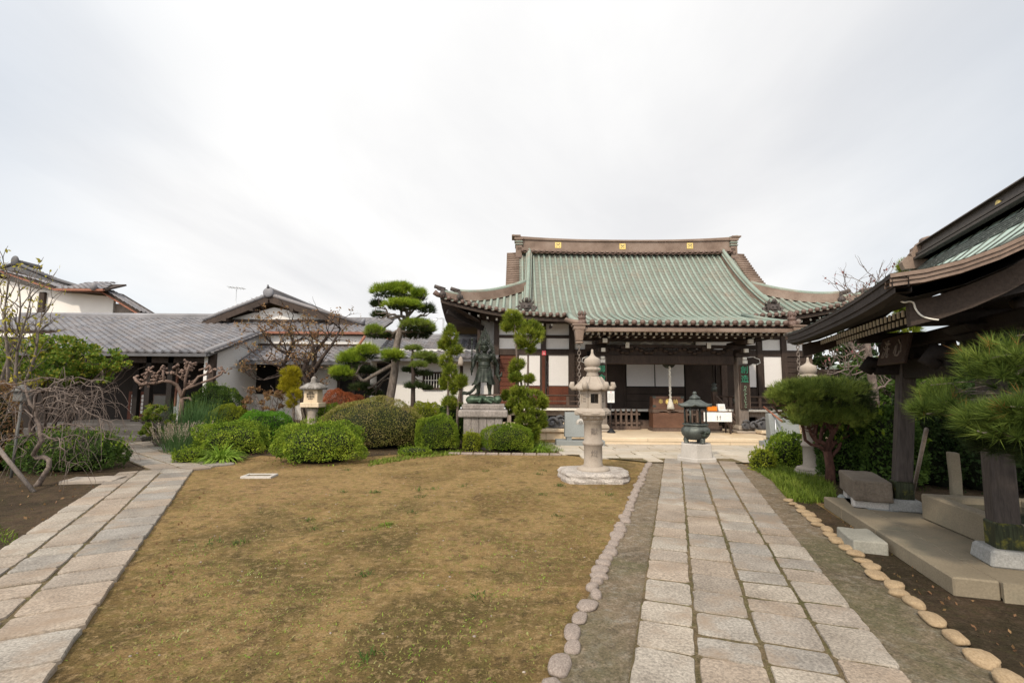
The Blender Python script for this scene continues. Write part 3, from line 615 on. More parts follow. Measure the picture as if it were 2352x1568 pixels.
# ================================================================ STONE LANTERNS
M_stonerough = surf('rough_hewn_granite', [(.30, .265, .235), (.50, .45, .40)], 5, .95, None, 40, .3, .8, .02, stain=(.24, .20, .17), stain_scale=3)
def big_lantern(loc, rz, label, base):
    t = thing('stone_lantern', label, 'stone lantern', loc, rz); s = M_stone; t.scale = (.865, .865, .865)
    if base:
        bm = MB(); n = 28; ring = []
        for j in range(n):
            a = 2*math.pi*j/n; r = (abs(math.cos(a))**3.4+abs(math.sin(a))**3.4)**(-1/3.4); ring.append((.69*r*math.cos(a)*(1+.05*math.sin(3*a+1)+random.uniform(-.03, .03)), .56*r*math.sin(a)*(1+.05*math.sin(5*a)+random.uniform(-.03, .03)), random.uniform(-.018, .018)))
        lv = [(1.0, -.06), (1.03, .05), (.985, .10), (1.0, .145), (.955, .178), (.90, .19)]
        bm.grid([[(x*(k+.02*math.sin(i*2.3+z*40)), y*(k+.02*math.sin(i*2.3+z*40)), z+w*(k > .93)) for i, (x, y, w) in enumerate(ring+ring[:1])] for k, z in lv], flip=True, sm=False)
        bm.add([(x*(.9+.02*math.sin(i*2.3+.19*40)), y*(.9+.02*math.sin(i*2.3+.19*40)), .19) for i, (x, y, w) in enumerate(ring)], [tuple(range(n))]); bm.build('base_stone', M_stonerough, t, local=True)
        z0 = .17
    else:
        bm = MB(); bm.lathe([(.36, -.05), (.38, .03), (.36, .09), (.28, .12)], 28); bm.build('base_stone', s, t, local=True); z0 = .08
    # lotus foot
    bm = MB(); bm.lathe([(.30, z0-.02), (.335, z0+.02), (.33, z0+.055), (.26, z0+.085), (.205, z0+.10)], 32)
    for j in range(14):
        a = 2*math.pi*j/14; bm.ell((.275*math.cos(a), .275*math.sin(a), z0+.045), (.052, .058, .036), 8, 6, rot=Matrix.Rotation(a, 3, 'Z'))
    bm.build('lotus_foot', s, t, local=True)
    # shaft with rings
    k = z0+.095; bm = MB(); bm.lathe([(0.201, k-.02), (0.201, k+.02), (0.188, k+.05), (0.184, k+.40), (0.191, k+.405), (0.191, k+.415), (0.207, k+.425), (0.218, k+.45), (0.213, k+.482), (0.191, k+.495), (0.191, k+.505), (0.182, k+.51), (0.178, k+.86), (0.191, k+.865), (0.193, k+.895), (0.201, k+.90), (0.201, k+.935)], 36)
    sh = bm.build('shaft', s, t, local=True)
    for ch, zz in (('献', k+.70), ('燈', k+.26)):
        lettering(ch, .15, M_engrave, sh, (0, -.1850, zz), thick=.004, name='engraving')
    # lotus under the platform
    k2 = k+.93; bm = MB(); bm.lathe([(.20, k2-.01), (.23, k2+.025), (.275, k2+.085), (.28, k2+.10)], 30)
    for j in range(12):
        a = 2*math.pi*(j+.5)/12; bm.ell((.24*math.cos(a), .24*math.sin(a), k2+.062), (.035, .05, .045), 8, 6, rot=Matrix.Rotation(a, 3, 'Z'))
    bm.build('lotus_bowl', M_stone, t, local=True)
    k3 = k2+.095; bm = MB(); bm.lathe([(.365, k3), (.38, k3+.015), (.38, k3+.085), (.365, k3+.10), (.35, k3+.105), (.31, k3+.145)], 6, sm=False, ph=R(0))
    for j in range(6):
        a = math.pi/6+2*math.pi*j/6; rm = Matrix.Rotation(a, 3, 'Z'); bm.ell(rm @ Vector((.33, 0, k3+.05)), (.014, .10, .026), 10, 6, rot=rm)
    bm.build('platform', s, t, local=True, bevel=.006)
    # fire box: six posts and panels, front one open
    k4 = k3+.14; hb = .36; bm = MB(); Rr = .245
    for j in range(6):
        a0 = 2*math.pi*j/6; c0 = Vector((Rr*math.cos(a0), Rr*math.sin(a0), 0)); a1 = 2*math.pi*(j+1)/6; c1 = Vector((Rr*math.cos(a1), Rr*math.sin(a1), 0)); mid = (c0+c1)/2; am = (a0+a1)/2
        rm = Matrix.Rotation(am-math.pi/2, 3, 'Z'); w_ = (c1-c0).length
        bm.box(mid+Vector((0, 0, k4+.055)), (w_, .045, .11), 0, rm); bm.box(mid+Vector((0, 0, k4+hb-.03)), (w_, .045, .06), 0, rm)
        for sg in (-1, 1): bm.box(mid+rm @ Vector((sg*(w_/2-.022), 0, 0))+Vector((0, 0, k4+.205)), (.044, .045, .19), 0, rm)
        if j not in (4, 1):
            bm.box(mid*.97+Vector((0, 0, k4+.205)), (w_-.086, .02, .19), 0, rm)
            for e in range(9):
                bm.ell(mid*1.02+rm @ Vector(((e % 3-1)*.03, 0, 0))+Vector((0, 0, k4+.145+(e//3)*.055)), (.012, .006, .019), 6, 4, mi=1, rot=rm)
    bm.build('fire_box', [s, M_engrave], t, local=True)
    # hexagonal cap with rolled corners
    k5 = k4+hb-.005; bm = MB(); n = 48; pts = []
    for fr, zz in ((.0, 0.0), (.52, -.012), (.80, .0), (.985, .012), (1.0, .05), (.93, .085), (.78, .135), (.62, .215), (.47, .285), (.30, .315), (0, .318)):
        row = []
        for j in range(n+1):
            a = 2*math.pi*j/n; am = (a % (math.pi/3))-math.pi/6; hexr = .36*math.cos(math.pi/6)/math.cos(am)*1.02
            lift = .055*(abs(am)/(math.pi/6))**3*fr**2; row.append((hexr*fr*math.cos(a), hexr*fr*math.sin(a), k5+zz+lift*(fr > .5)))
        pts.append(row)
    bm.grid(pts, flip=True)
    for j in range(6):
        a = 2*math.pi*j/6; dr = Vector((math.cos(a), math.sin(a), 0)); z_ = Vector((0, 0, 1)); c = dr*.335+z_*(k5+.06)
        path = [dr*.17+z_*(k5+.29), dr*.235+z_*(k5+.20), dr*.30+z_*(k5+.105), dr*.355+z_*(k5+.055), dr*.405+z_*(k5+.06), dr*.435+z_*(k5+.10), dr*.42+z_*(k5+.145), dr*.38+z_*(k5+.15)]
        bm.tube(path, [.02, .026, .034, .05, .058, .062, .058, .042], 10)
    bm.build('cap', s, t, local=True)
    k6 = k5+.31; bm = MB(); bm.lathe([(.125, k6-.02), (.125, k6+.02), (.112, k6+.07), (.118, k6+.085), (.158, k6+.115), (.166, k6+.15), (.155, k6+.17), (.12, k6+.185), (.15, k6+.205), (.168, k6+.26), (.166, k6+.325), (.145, k6+.365), (.09, k6+.392), (.045, k6+.43), (.027, k6+.48), (.021, k6+.55), (.012, k6+.555)], 36)
    for j in range(10):
        a = 2*math.pi*j/10; bm.ell((.148*math.cos(a), .148*math.sin(a), k6+.14), (.025, .045, .036), 8, 6, rot=Matrix.Rotation(a, 3, 'Z'))
    bm.build('finial', s, t, local=True); return t
p = G(1362, 1083, .17)
big_lantern((p.x+.05, p.y+.27, 0), R(0), 'tall pale stone lantern on rough slab base, standing free on the lawn corner', True)
big_lantern((5.72, 9.3, 0), R(8), 'tall stone lantern partly hidden behind the umbrella pine', False)

def garden_lantern():
    p = P(720, 905, 13.0); x, y = p.x, 13.0; z = lambda yy: P(720, yy, 13.0).z
    t = thing('garden_lantern', 'small square stone lantern with round lattice window among the shrubs', 'stone lantern', (x, y, 0), R(4)); t.scale = (.80, .80, .80); t.location.z = .27
    mb = MB(); mb.lathe([(.30, -.45), (.28, .1), (.17, .3), (.16, z(960)), (.2, z(945))], 16, (x, y, 0)); mb.build('foot', M_stone, t)
    mb = MB(); mb.box((x, y, (z(942)+z(928))/2), (.62, .62, z(928)-z(942))); mb.build('tray', M_stoneyellow, t, bevel=.02)
    zb, zt = z(928), z(890); mb = MB(); mb.box((x, y, (zb+zt)/2), (.46, .46, zt-zb), taper=.96)
    bx_ = mb.build('fire_box', M_stoneyellow, t, bevel=.01)
    mb = MB(); zc = (zb+zt)/2+.01; r = .125
    for i in range(-2, 3):
        for j in range(-2, 3):
            if i*i+j*j < 6.5 and (i or j or 1): mb.box((x+i*.052, y-.229, zc+j*.052), (.036, .012, .036))
    mb.build('lattice_opening', M_black, bx_)
    mb = MB(); pr = []
    for j in range(33):
        a = 2*math.pi*j/32; pr.append((x+.145*math.cos(a), y-.230, zc+.145*math.sin(a)))
    mb.tube(pr, .007, 6); mb.build('window_ring', M_stoneyellow, bx_)
    mb = MB(); zr = z(891); n = 40; rows = []
    for fr, dz in ((.3, .0), (1.0, -.03), (1.02, .03), (.8, .10), (.5, .17), (.25, .20)):
        row = []
        for j in range(n+1):
            a = 2*math.pi*j/n; rr = .37*(abs(math.cos(a))**5+abs(math.sin(a))**5)**(-.2); row.append((x+rr*fr*math.cos(a), y+rr*fr*math.sin(a), zr+.03+dz+.025*math.sin(a*2)**2*0))
        rows.append(row)
    mb.grid(rows, flip=True)
    for j in range(26):
        a = 2*math.pi*j/26; rr = .375*(abs(math.cos(a))**5+abs(math.sin(a))**5)**(-.2); mb.tube([(x+rr*.4*math.cos(a), y+rr*.4*math.sin(a), zr+.215), (x+rr*1.02*math.cos(a), y+rr*1.02*math.sin(a), zr+.045)], .022, 6)
    mb.build('cap', M_capstone, t)
    mb = MB(); mb.lathe([(.11, zr+.20), (.12, zr+.26), (.09, zr+.28), (.10, zr+.33), (.085, zr+.38), (.05, zr+.42), (.03, zr+.44)], 16, (x, y, 0)); mb.build('finial', M_capstone, t)
garden_lantern()

# ================================================================ INCENSE BURNER
def censer():
    c = G(1603, 1047); x, y = 4.10, 10.85
    t = thing('pedestal', 'hexagonal light grey stone pedestal carrying the bronze incense burner', 'pedestal', (x, y, 0), R(10)); t.scale = (.92, .92, .97)
    mb = MB(); mb.lathe([(.50, .0), (.50, .10), (.485, .115)], 6, sm=False); mb.build('plinth', M_stonewhite, t, local=True, bevel=.008)
    mb = MB(); mb.lathe([(.40, .11), (.385, .41)], 6, sm=False); mb.build('block', M_stonewhite, t, local=True, bevel=.01)
    t = thing('incense_burner', 'green bronze incense burner with a small roof on four posts', 'incense burner', (x, y, .41), R(10)); t.scale = (.9, .9, .945); t.location.z = .40; s = M_censer
    mb = MB(); mb.lathe([(.04, .07), (.17, .08), (.26, .12), (.325, .20), (.345, .27), (.33, .335), (.29, .375), (.275, .39), (.275, .41), (.305, .415), (.305, .45), (.26, .45), (.25, .40)], 40); bw = mb.build('bowl', s, t, local=True)
    mb = MB()
    for k in range(7):
        a = 2.2*k; mb.ell((.04+.09*math.cos(a)*(k > 0), -.325-.008*(k % 2), .24+.05*math.sin(a)*(k > 0)), (.05, .03, .032), 10, 6)
    mb.build('relief', M_bronze, bw, local=True)
    for j in range(3):
        a = R(-90)+2*math.pi*j/3+R(10); mb = MB(); mb.tube([(.20*math.cos(a), .20*math.sin(a), .14), (.24*math.cos(a), .24*math.sin(a), .07), (.215*math.cos(a), .215*math.sin(a), .02), (.225*math.cos(a), .225*math.sin(a), 0)], [.075, .062, .055, .07], 12); mb.build('leg', s, t, local=True)
    for j in range(4):
        a = R(45+90*j-10); q = (.27*math.cos(a), .27*math.sin(a)); mb = MB(); mb.tube([(q[0], q[1], .44), (q[0], q[1], .86)], .023, 10); mb.build('post', s, t, local=True)
    mb = MB(); n = 48; rows = []
    for fr, z_ in ((.0, .84), (.6, .842), (.97, .85), (1.0, .868), (.86, .895), (.66, .935), (.42, .99), (.25, 1.035), (.19, 1.05)):
        row = []
        for j in range(n+1):
            a = 2*math.pi*j/n; am = abs((a % (math.pi/3))-math.pi/6)/(math.pi/6); rr = .40*(1+.16*am**4*fr**2); row.append((rr*fr*math.cos(a), rr*fr*math.sin(a), z_+.05*am**4*fr**6))
        rows.append(row)
    mb.grid(rows, flip=True); rf = mb.build('roof', s, t, local=True)
    mb = MB(); mb.lathe([(.13, 1.03), (.135, 1.055), (.11, 1.075), (.075, 1.10), (.055, 1.12), (.035, 1.13), (.052, 1.15), (.05, 1.175), (.02, 1.20)], 20); mb.build('finial', s, rf, local=True)
    mb = MB(); mb.lathe([(.23, .80), (.24, .83)], 6, sm=False); mb.build('roof_frame', M_iron, rf, local=True)
censer()

# ================================================================ BRONZE STATUE
def statue():
    x, y = P(1112, 900, 12.9).x, 12.9; z = lambda yy: P(1112, yy, 12.9).z
    t = thing('statue_plinth', 'rough grey stone plinth with moulded top under the bronze guardian', 'plinth', (x, y, 0)); zt = z(927)
    mb = MB(); mb.box((x, y, zt-.07), (1.10, .82, .14)); mb.build('top_slab', M_plinth, t, bevel=.02)
    mb = MB(); mb.box((x, y, zt-.24), (1.27, .98, .20)); mb.build('cornice', M_plinth, t, bevel=.05, seg=3)
    mb = MB(); zb = zt-.335
    for i in range(5): mb.box((x-.40+i*.2, y-.36+.01*(i % 2), zb/2), (.196, .1, zb))
    mb.box((x, y+.06, zb/2), (1.0, .74, zb-.004)); mb.build('body', M_plinth, t, bevel=.012)
    for sx in (-1, 1):
        mb = MB(); mb.ell((x+sx*.56, y-.42, zt-.10), (.03, .03, .03), 8, 6); mb.build('ball_stud', M_metal, t)
    S = 1.0
    st = thing('bronze_statue', 'green-black bronze guardian with flaming halo standing on a crouching demon', 'statue', (x, y, zt))
    zf = z(907)-zt
    def v(a, b, c): return Vector((a, b, zf+c))
    # demon underfoot: one body lying on its front
    mb = MB(); R3 = lambda a, ax: Matrix.Rotation(a, 3, ax)
    mb.ell((-.30, 0, .10), (.19, .17, .125), 14, 10); mb.ell((-.08, .02, .11), (.22, .17, .12), 14, 10); mb.ell((.14, .0, .10), (.17, .16, .105), 14, 10)
    mb.ell((.36, -.06, .11), (.115, .10, .11), 14, 10); mb.ell((.37, -.155, .10), (.03, .03, .024), 8, 6); mb.ell((.42, -.14, .135), (.025, .02, .02), 8, 6); mb.ell((.31, -.14, .135), (.025, .02, .02), 8, 6)
    mb.tube([(.17, -.10, .14), (.10, -.20, .08), (.22, -.22, .03)], [.05, .045, .035], 8); mb.tube([(-.25, -.10, .10), (-.05, -.20, .12), (-.12, -.22, .03)], [.08, .06, .05], 8); mb.tube([(.2, .1, .12), (.34, .2, .05)], [.05, .035], 8)
    mb.build('demon', M_bronzegreen, st, local=True, remesh=.014, smooth_it=2)
    # the figure: one continuous body
    mb = MB()
    hipL, hipR = v(-.085, 0, .62), v(.095, 0, .62)
    for hp, kn, an, toe in ((hipL, v(-.16, -.07, .36), v(-.155, .0, .07), v(-.20, -.15, .035)), (hipR, v(.135, -.06, .36), v(.15, .01, .07), v(.155, -.15, .035))):
        mb.tube([hp, hp.lerp(kn, .5), kn], [.115, .10, .072], 12); mb.tube([kn, kn.lerp(an, .35)+Vector((0, .012, 0)), an.lerp(kn, .2), an], [.070, .072, .048, .045], 12)
        mb.tube([an+Vector((0, .035, -.025)), an+Vector((0, -.03, -.02)), toe], [.045, .045, .03], 10)
        for e in range(5): mb.ell(toe+Vector(((e-2)*.02, -.01+.006*abs(e-1), -.01)), (.012, .024, .013), 6, 5)
    mb.ell(v(0, 0, .66), (.175, .135, .11), 16, 10); mb.ell(v(0, -.025, .79), (.168, .13, .13), 16, 10); mb.ell(v(0, -.005, .95), (.20, .125, .16), 16, 12)
    for sx in (-1, 1): mb.ell(v(sx*.085, -.085, .98), (.088, .05, .065), 12, 8); mb.ell(v(sx*.20, 0, 1.045), (.075, .07, .07), 12, 8)
    mb.tube([v(0, .01, 1.06), v(0, -.01, 1.16)], [.075, .06], 12)
    # arm at the viewer's left: bent, fist at the hip round the staff
    mb.tube([v(-.215, 0, 1.05), v(-.285, .0, .88), v(-.30, -.02, .80)], [.068, .058, .055], 12); mb.tube([v(-.30, -.02, .80), v(-.315, -.10, .72), v(-.322, -.16, .665)], [.056, .047, .034], 12)
    # arm at the viewer's right: forearm raised to the shoulder
    mb.tube([v(.215, 0, 1.05), v(.285, .0, .90), v(.29, -.03, .82)], [.068, .058, .056], 12); mb.tube([v(.29, -.03, .82), v(.285, -.12, .90), v(.265, -.17, 1.0)], [.056, .046, .034], 12)
    # hands: palm, four fingers closed round the grip, thumb from the side
    for hc, ax in ((v(-.325, -.185, .645), Vector((0, 0, 1))), (v(.262, -.185, 1.035), Vector((0, 0, 1)))):
        mb.ell(hc+Vector((0, .015, 0)), (.034, .026, .045), 10, 8)
        for e, ln in enumerate((.9, 1.0, .97, .8)):
            zz = .032-.021*e; mb.tube([hc+Vector((.030, .008, zz)), hc+Vector((.034*ln, -.030, zz)), hc+Vector((.004, -.048*ln, zz)), hc+Vector((-.024*ln, -.030, zz))], [.0115, .011, .010, .009], 6)
        mb.tube([hc+Vector((-.026, .012, .022)), hc+Vector((-.035, -.02, .045)), hc+Vector((-.008, -.048, .048))], [.0125, .0115, .009], 6)
    # head with brow, nose, mouth, ears
    mb.ell(v(0, -.02, 1.255), (.098, .108, .125), 18, 14); mb.ell(v(0, -.06, 1.19), (.07, .06, .06), 12, 8); mb.tube([v(0, -.12, 1.275), v(0, -.142, 1.235), v(0, -.13, 1.225)], [.014, .024, .022], 8)
    mb.tube([v(-.085, -.085, 1.30), v(-.04, -.122, 1.285), v(0, -.125, 1.293), v(.04, -.122, 1.285), v(.085, -.085, 1.30)], .018, 8)
    for sx in (-1, 1): mb.ell(v(sx*.045, -.115, 1.262), (.024, .014, .014), 8, 6); mb.ell(v(sx*.104, .0, 1.24), (.016, .032, .055), 8, 6)
    mb.tube([v(-.035, -.118, 1.182), v(0, -.13, 1.19), v(.035, -.118, 1.182)], .011, 6); mb.tube([v(-.03, -.115, 1.166), v(0, -.126, 1.162), v(.03, -.115, 1.166)], .011, 6)
    bd = mb.build('body', M_bronze, st, local=True, remesh=.009, smooth_it=1)
    mb = MB(); mb.tube([v(-.10, -.06, 1.345), v(0, -.12, 1.35), v(.10, -.06, 1.345)], .02, 8); mb.ell(v(0, -.115, 1.385), (.04, .025, .05), 10, 8)
    for k in range(16):
        a = 2*math.pi*k/16; mb.tube([v(.075*math.cos(a), .01+.075*math.sin(a), 1.34), v(.05*math.cos(a+.3), .01+.05*math.sin(a+.3), 1.42), v(.02*math.cos(a+.6), .02, 1.47)], [.024, .022, .012], 6)
    mb.build('hair', M_bronze, bd, local=True)
    # skirt with folds, sash, tail of the cloth
    mb = MB(); rows = []; n = 60
    for fr, zz, ry in ((.165, .74, .135), (.19, .66, .15), (.215, .56, .17), (.235, .46, .185), (.25, .40, .195), (.275, .33, .205), (.295, .28, .21)):
        rows.append([v(fr*(1+.05*math.sin(9*2*math.pi*j/n+zz*4)*(0.8-zz)*2)*math.cos(2*math.pi*j/n)-.02*(.74-zz), ry*(1+.10*math.sin(11*2*math.pi*j/n+2)*(.8-zz)*2)*math.sin(2*math.pi*j/n), zz-.09*max(0, -math.sin(2*math.pi*j/n))*(zz < .3)*0+.06*(abs(math.cos(2*math.pi*j/n)) < .45)*(zz < .35)) for j in range(n+1)])
    mb.grid(rows); mb.tube([v(-.28, -.04, .30), v(-.33, .02, .26)], [.03, .015], 6); mb.build('skirt', M_bronze, bd, local=True)
    mb = MB()
    for k, (w_, dp) in enumerate(((.15, .10), (.16, .145), (.165, .19))):
        mb.tube([v(w_*math.sin(a), -.085-.055*math.cos(a), .74-dp*math.cos(a)**2) for a in np.linspace(-1.45, 1.45, 14)], .010, 6)
    mb.tube([v(.165*math.cos(a), .135*math.sin(a)-.005, .735) for a in np.linspace(0, 2*math.pi, 24)], .020, 6); mb.build('sash', M_bronze, bd, local=True)
    mb = MB(); mb.tube([v(.135*math.sin(a), -.09-.035*math.cos(a), 1.075-.11*math.cos(a)**2) for a in np.linspace(-1.5, 1.5, 16)], .009, 6)
    for a in np.linspace(-1.2, 1.2, 7): mb.ell(v(.135*math.sin(a), -.10-.035*math.cos(a), 1.075-.125*math.cos(a)**2), (.012, .009, .016), 6, 5)
    mb.build('necklace', M_bronze, bd, local=True)
    mb = MB()
    mb.grid([[v(a+.012*math.sin(k), b_+s*.0, c+s) for s in (-.045, 0, .045)] for k, (a, b_, c) in enumerate(((-.20, .05, .28), (-.30, .02, .13), (-.38, .0, .06), (-.46, .01, .04), (-.52, .0, .055), (-.58, .0, .03)))])
    mb.tube([v(-.18, .05, .30), v(-.29, .03, .14), v(-.38, .0, .07), v(-.47, .0, .045), v(-.56, -.01, .05)], [.035, .04, .034, .028, .012], 8); mb.build('scarf_tail', M_bronze, bd, local=True)
    mb = MB(); mb.tube([v(.27, .02, 1.0), v(.35, .05, .78), v(.33, .06, .58), v(.38, .03, .47), v(.45, .02, .52), v(.47, .02, .62)], [.035, .05, .06, .055, .04, .015], 8); mb.tube([v(.33, .05, .56), v(.42, .02, .40), v(.40, .0, .34)], [.05, .035, .012], 8); mb.build('scarf', M_bronze, bd, local=True)
    # staff in the lowered hand, short prong in the raised one
    mb = MB(); mb.tube([v(-.325, -.195, .52), v(-.325, -.195, 1.46)], [.016, .019], 10); mb.ell(v(-.325, -.195, 1.475), (.034, .034, .032), 10, 8)
    for zz in (.60, .70, 1.08, 1.36): mb.lathe([(.016, zz-.012), (.027, zz-.006), (.027, zz+.006), (.016, zz+.012)], 10, v(-.325, -.195, 0))
    mb.build('staff', M_bronze, st, local=True)
    mb = MB(); mb.tube([v(.262, -.20, .93), v(.262, -.20, 1.22)], [.012, .006], 8); mb.lathe([(.012, 1.08), (.035, 1.09), (.012, 1.11)], 10, v(.262, -.20, 0)); mb.tube([v(.262, -.20, .95), v(.22, -.205, .90), v(.215, -.2, .80)], .007, 6); mb.build('vajra', M_bronze, st, local=True)
    # halo: ring, spokes and tongues of flame, open work
    mb = MB(); hc = v(0, .10, 1.24)
    def outline(a, k=1.0): r = .285+.30*max(0, math.sin(a))**4; return hc+Vector((k*.285*math.cos(a)*(1-.12*max(0, math.sin(a))), 0, k*r*math.sin(a)))
    for k, rr in ((.50, .012), (.62, .010)): mb.tube([outline(a, k) for a in np.linspace(-.95, math.pi+.95, 44)], rr, 6)
    for i in range(30):
        a = -.9+(math.pi+1.8)*i/29; sg = 1 if math.cos(a) > 0 else -1; k1 = 1.0+.06*math.sin(i*2.3)
        up = a+sg*.20*abs(math.cos(a)) if math.sin(a) > -.5 else a
        q = [outline(a, .60), outline(a-sg*.10, .74), outline(a+sg*.06, .87), outline(a+sg*.16*abs(math.cos(a)), k1)]; mb.tube(curve(q, 3), [.022-.019*j/9 for j in range(10)], 6)
        q = [outline(a+.05, .62), outline(a+.05+sg*.08, .72), outline(a+.05-sg*.05, .80), outline(a+.05+sg*.05, .90)]; mb.tube(curve(q, 3), [.015-.012*j/9 for j in range(10)], 5)
    for i in range(14): a = -.8+(math.pi+1.6)*i/13; mb.tube([outline(a, .50), outline(a+.12, .62)], .009, 5)
    mb.tube([v(0, .06, 1.0), v(0, .10, 1.10), hc-Vector((0, 0, .1))], .02, 6); mb.build('flame_halo', M_bronze, st, local=True)
statue()
# ================================================================ MAIN HALL
TH = R(0.5); HX, HY = 5.05, 15.6
PC = .09                                # the porch sits a little right of the ridge's centre
def inporch(x): return abs(x-PC) < 3.10
hall = thing('main_hall', 'temple main hall with green copper tiled roof, porch and white wall panels', 'temple hall', (HX, HY, 0), -TH)
OFF = (0, -HY, 0)                       # hall pieces are written with x from the hall's centre line and depth from the viewer
def HB(): return MB(OFF)
def TL(px, py, Y):
    y = Y
    for _ in range(4):
        q = P(px, py, y); a = q.x-HX; b_ = q.y-HY; ly = math.sin(TH)*a+math.cos(TH)*b_; y += (Y-HY-ly)
    return Vector((math.cos(TH)*a-math.sin(TH)*b_, Y, q.z))
def part(mb, name, m, parent=hall, **k): return mb.build(name, m, parent, local=True, **k)
YR, YE, YP = 21.4, 17.2, 14.0           # ridge, main eave, porch eave
KX = [14.0, 14.8, 15.8, 17.2, 17.6, 18.8, 20.0, 21.4]; KZ = [3.50, 3.60, 3.82, 4.20, 4.40, 5.22, 6.24, 7.66]
def pchip(xs, ys):
    n = len(xs); h = [xs[i+1]-xs[i] for i in range(n-1)]; d = [(ys[i+1]-ys[i])/h[i] for i in range(n-1)]; m = [d[0]]+[0]*(n-2)+[d[-1]]
    for i in range(1, n-1):
        if d[i-1]*d[i] > 0: w1, w2 = 2*h[i]+h[i-1], h[i]+2*h[i-1]; m[i] = (w1+w2)/(w1/d[i-1]+w2/d[i])
    def f(x):
        i = 0
        while i < n-2 and x > xs[i+1]: i += 1
        t = (x-xs[i])/h[i]; return ys[i]*(1+2*t)*(1-t)**2+h[i]*m[i]*t*(1-t)**2+ys[i+1]*t*t*(3-2*t)+h[i]*m[i+1]*t*t*(t-1)
    return f
FZ = pchip(KX, KZ)
HW = 7.72; GX = 4.62; YH = 19.15; ZH = FZ(YH)
def upt(x): return .74*max(0, (abs(x)-3.2)/4.68)**2
def zroof(x, Y):
    t = min(1, max(0, (Y-YE)/(YH-YE))); return FZ(Y)+upt(x)*(1-t)*(Y >= YE-.01)
def yhip(x): return YH-(abs(x)-GX)/(HW-GX)*(YH-YE)
def column(x):
    """depths of a run of tiles at x, from the top down to the eave"""
    top = YR-.12 if abs(x) < 4.9 else yhip(x)
    return top, (YP if inporch(x) else YE)
def arc_uv(co):                          # v = distance down the slope (tabulated)
    Y = co.y+HY; return (co.x, np.interp(Y, ARCY, ARCV))
ARCY = np.linspace(13.9, 21.5, 80); ARCV = np.concatenate([[0], np.cumsum([math.hypot(ARCY[i+1]-ARCY[i], FZ(min(21.4, max(14, ARCY[i+1])))-FZ(min(21.4, max(14, ARCY[i])))) for i in range(79)])])
SPC = .245
xs = [i*SPC for i in range(-32, 33) if abs(i*SPC) < HW-.05]
# pan tiles: one stepped sheet, from eave to ridge
pan = HB()
for a in xs:
    x0, x1 = a-SPC/2, a+SPC/2; t0 = min(column(x0)[0], column(x1)[0]) if abs(a) > 4.9 else YR-.1; e0 = column(a)[1]
    if t0-e0 < .1: continue
    k = max(4, int((t0-e0)/.16)); rows = []
    for i in range(k+1):
        Y = e0+(t0-e0)*i/k; rows.append([(x, Y, zroof(x, Y)) for x in (x0, x1)])
    pan.grid(rows, flip=True)
roof = part(pan, 'roof', M_pan, uvfn=arc_uv)
rolls = HB()
for a in xs:
    t0, e0 = column(a); e0 -= .06
    if t0-e0 < .12: continue
    k = max(3, int((t0-e0)/.22)); path = [(a, e0+(t0-e0)*i/k, zroof(a, max(e0+(t0-e0)*i/k, YP if inporch(a) else YE))+.02) for i in range(k+1)]
    rolls.tube(path, .054, 8)
    zz = zroof(a, e0+.06)+.02; rolls.tube([(a, e0-.045, zz-.008), (a, e0+.03, zz)], .078, 14, mi=1); rolls.tube([(a, e0-.055, zz-.008), (a, e0-.04, zz-.008)], .058, 12, mi=1)
part(rolls, 'tile_rolls', [M_copper, M_disc], roof)
LIPS = {}
for a in [i*SPC+SPC/2 for i in range(-33, 32) if abs(i*SPC+SPC/2) < HW-.1]:
    e0 = YP if inporch(a) else YE; zz = zroof(a, e0)
    lip = LIPS.setdefault((a > 0)*2+inporch(a), HB()); arc = [(a+.075*math.sin(t), e0-.05, zz-.02-.055*math.cos(t)) for t in np.linspace(-1.5, 1.5, 7)]; lip.tube(arc, .017, 5, mi=1)
    lip.add([(a-.075, e0-.045, zz-.015)]+[(q[0], q[1]+.005, q[2]) for q in arc]+[(a+.075, e0-.045, zz-.015)], [tuple(range(9))])
for lip in LIPS.values(): part(lip, 'eave_tile_lip', [M_copper, M_disc], roof)
# the back slope, the two hipped ends and the gables
bk = HB()
for sx in (-1, 1):
    rows = []
    for i in range(13):
        Y = YE+(2*YR-2*YE)*i/12; row = []
        for j in range(9):
            g_ = j/8; ye = YE+g_*(YH-YE); yy = ye+(2*YR-2*ye)*i/12; x = sx*(HW-g_*(HW-GX)); xe = abs((yy-YR)/(YR-ye))
            row.append((x, yy, 4.20+(ZH-4.20)*g_**1.25+.74*max(0, (xe-.45)/.55)**2*(1-g_)))
        rows.append(row)
    bk.grid(rows, flip=sx < 0)
bk.grid([[(x, 2*YR-Y, zroof(x, Y)) for x in np.linspace(-5, 5, 5)] for Y in (YE, 18, 19, 20, YR)])
part(bk, 'hipped_end', M_copper, roof)
gb = HB()
for sx in (-1, 1):
    prof = [(sx*(GX-.05), Y, FZ(Y)-.12) for Y in np.linspace(YH, YR, 10)]; prof += [(q[0], 2*YR-q[1], q[2]) for q in prof[-2::-1]]
    gb.prism(prof, (0, 0, 0), (-sx*.1, 0, 0))
part(gb, 'gable_wall', M_wood)
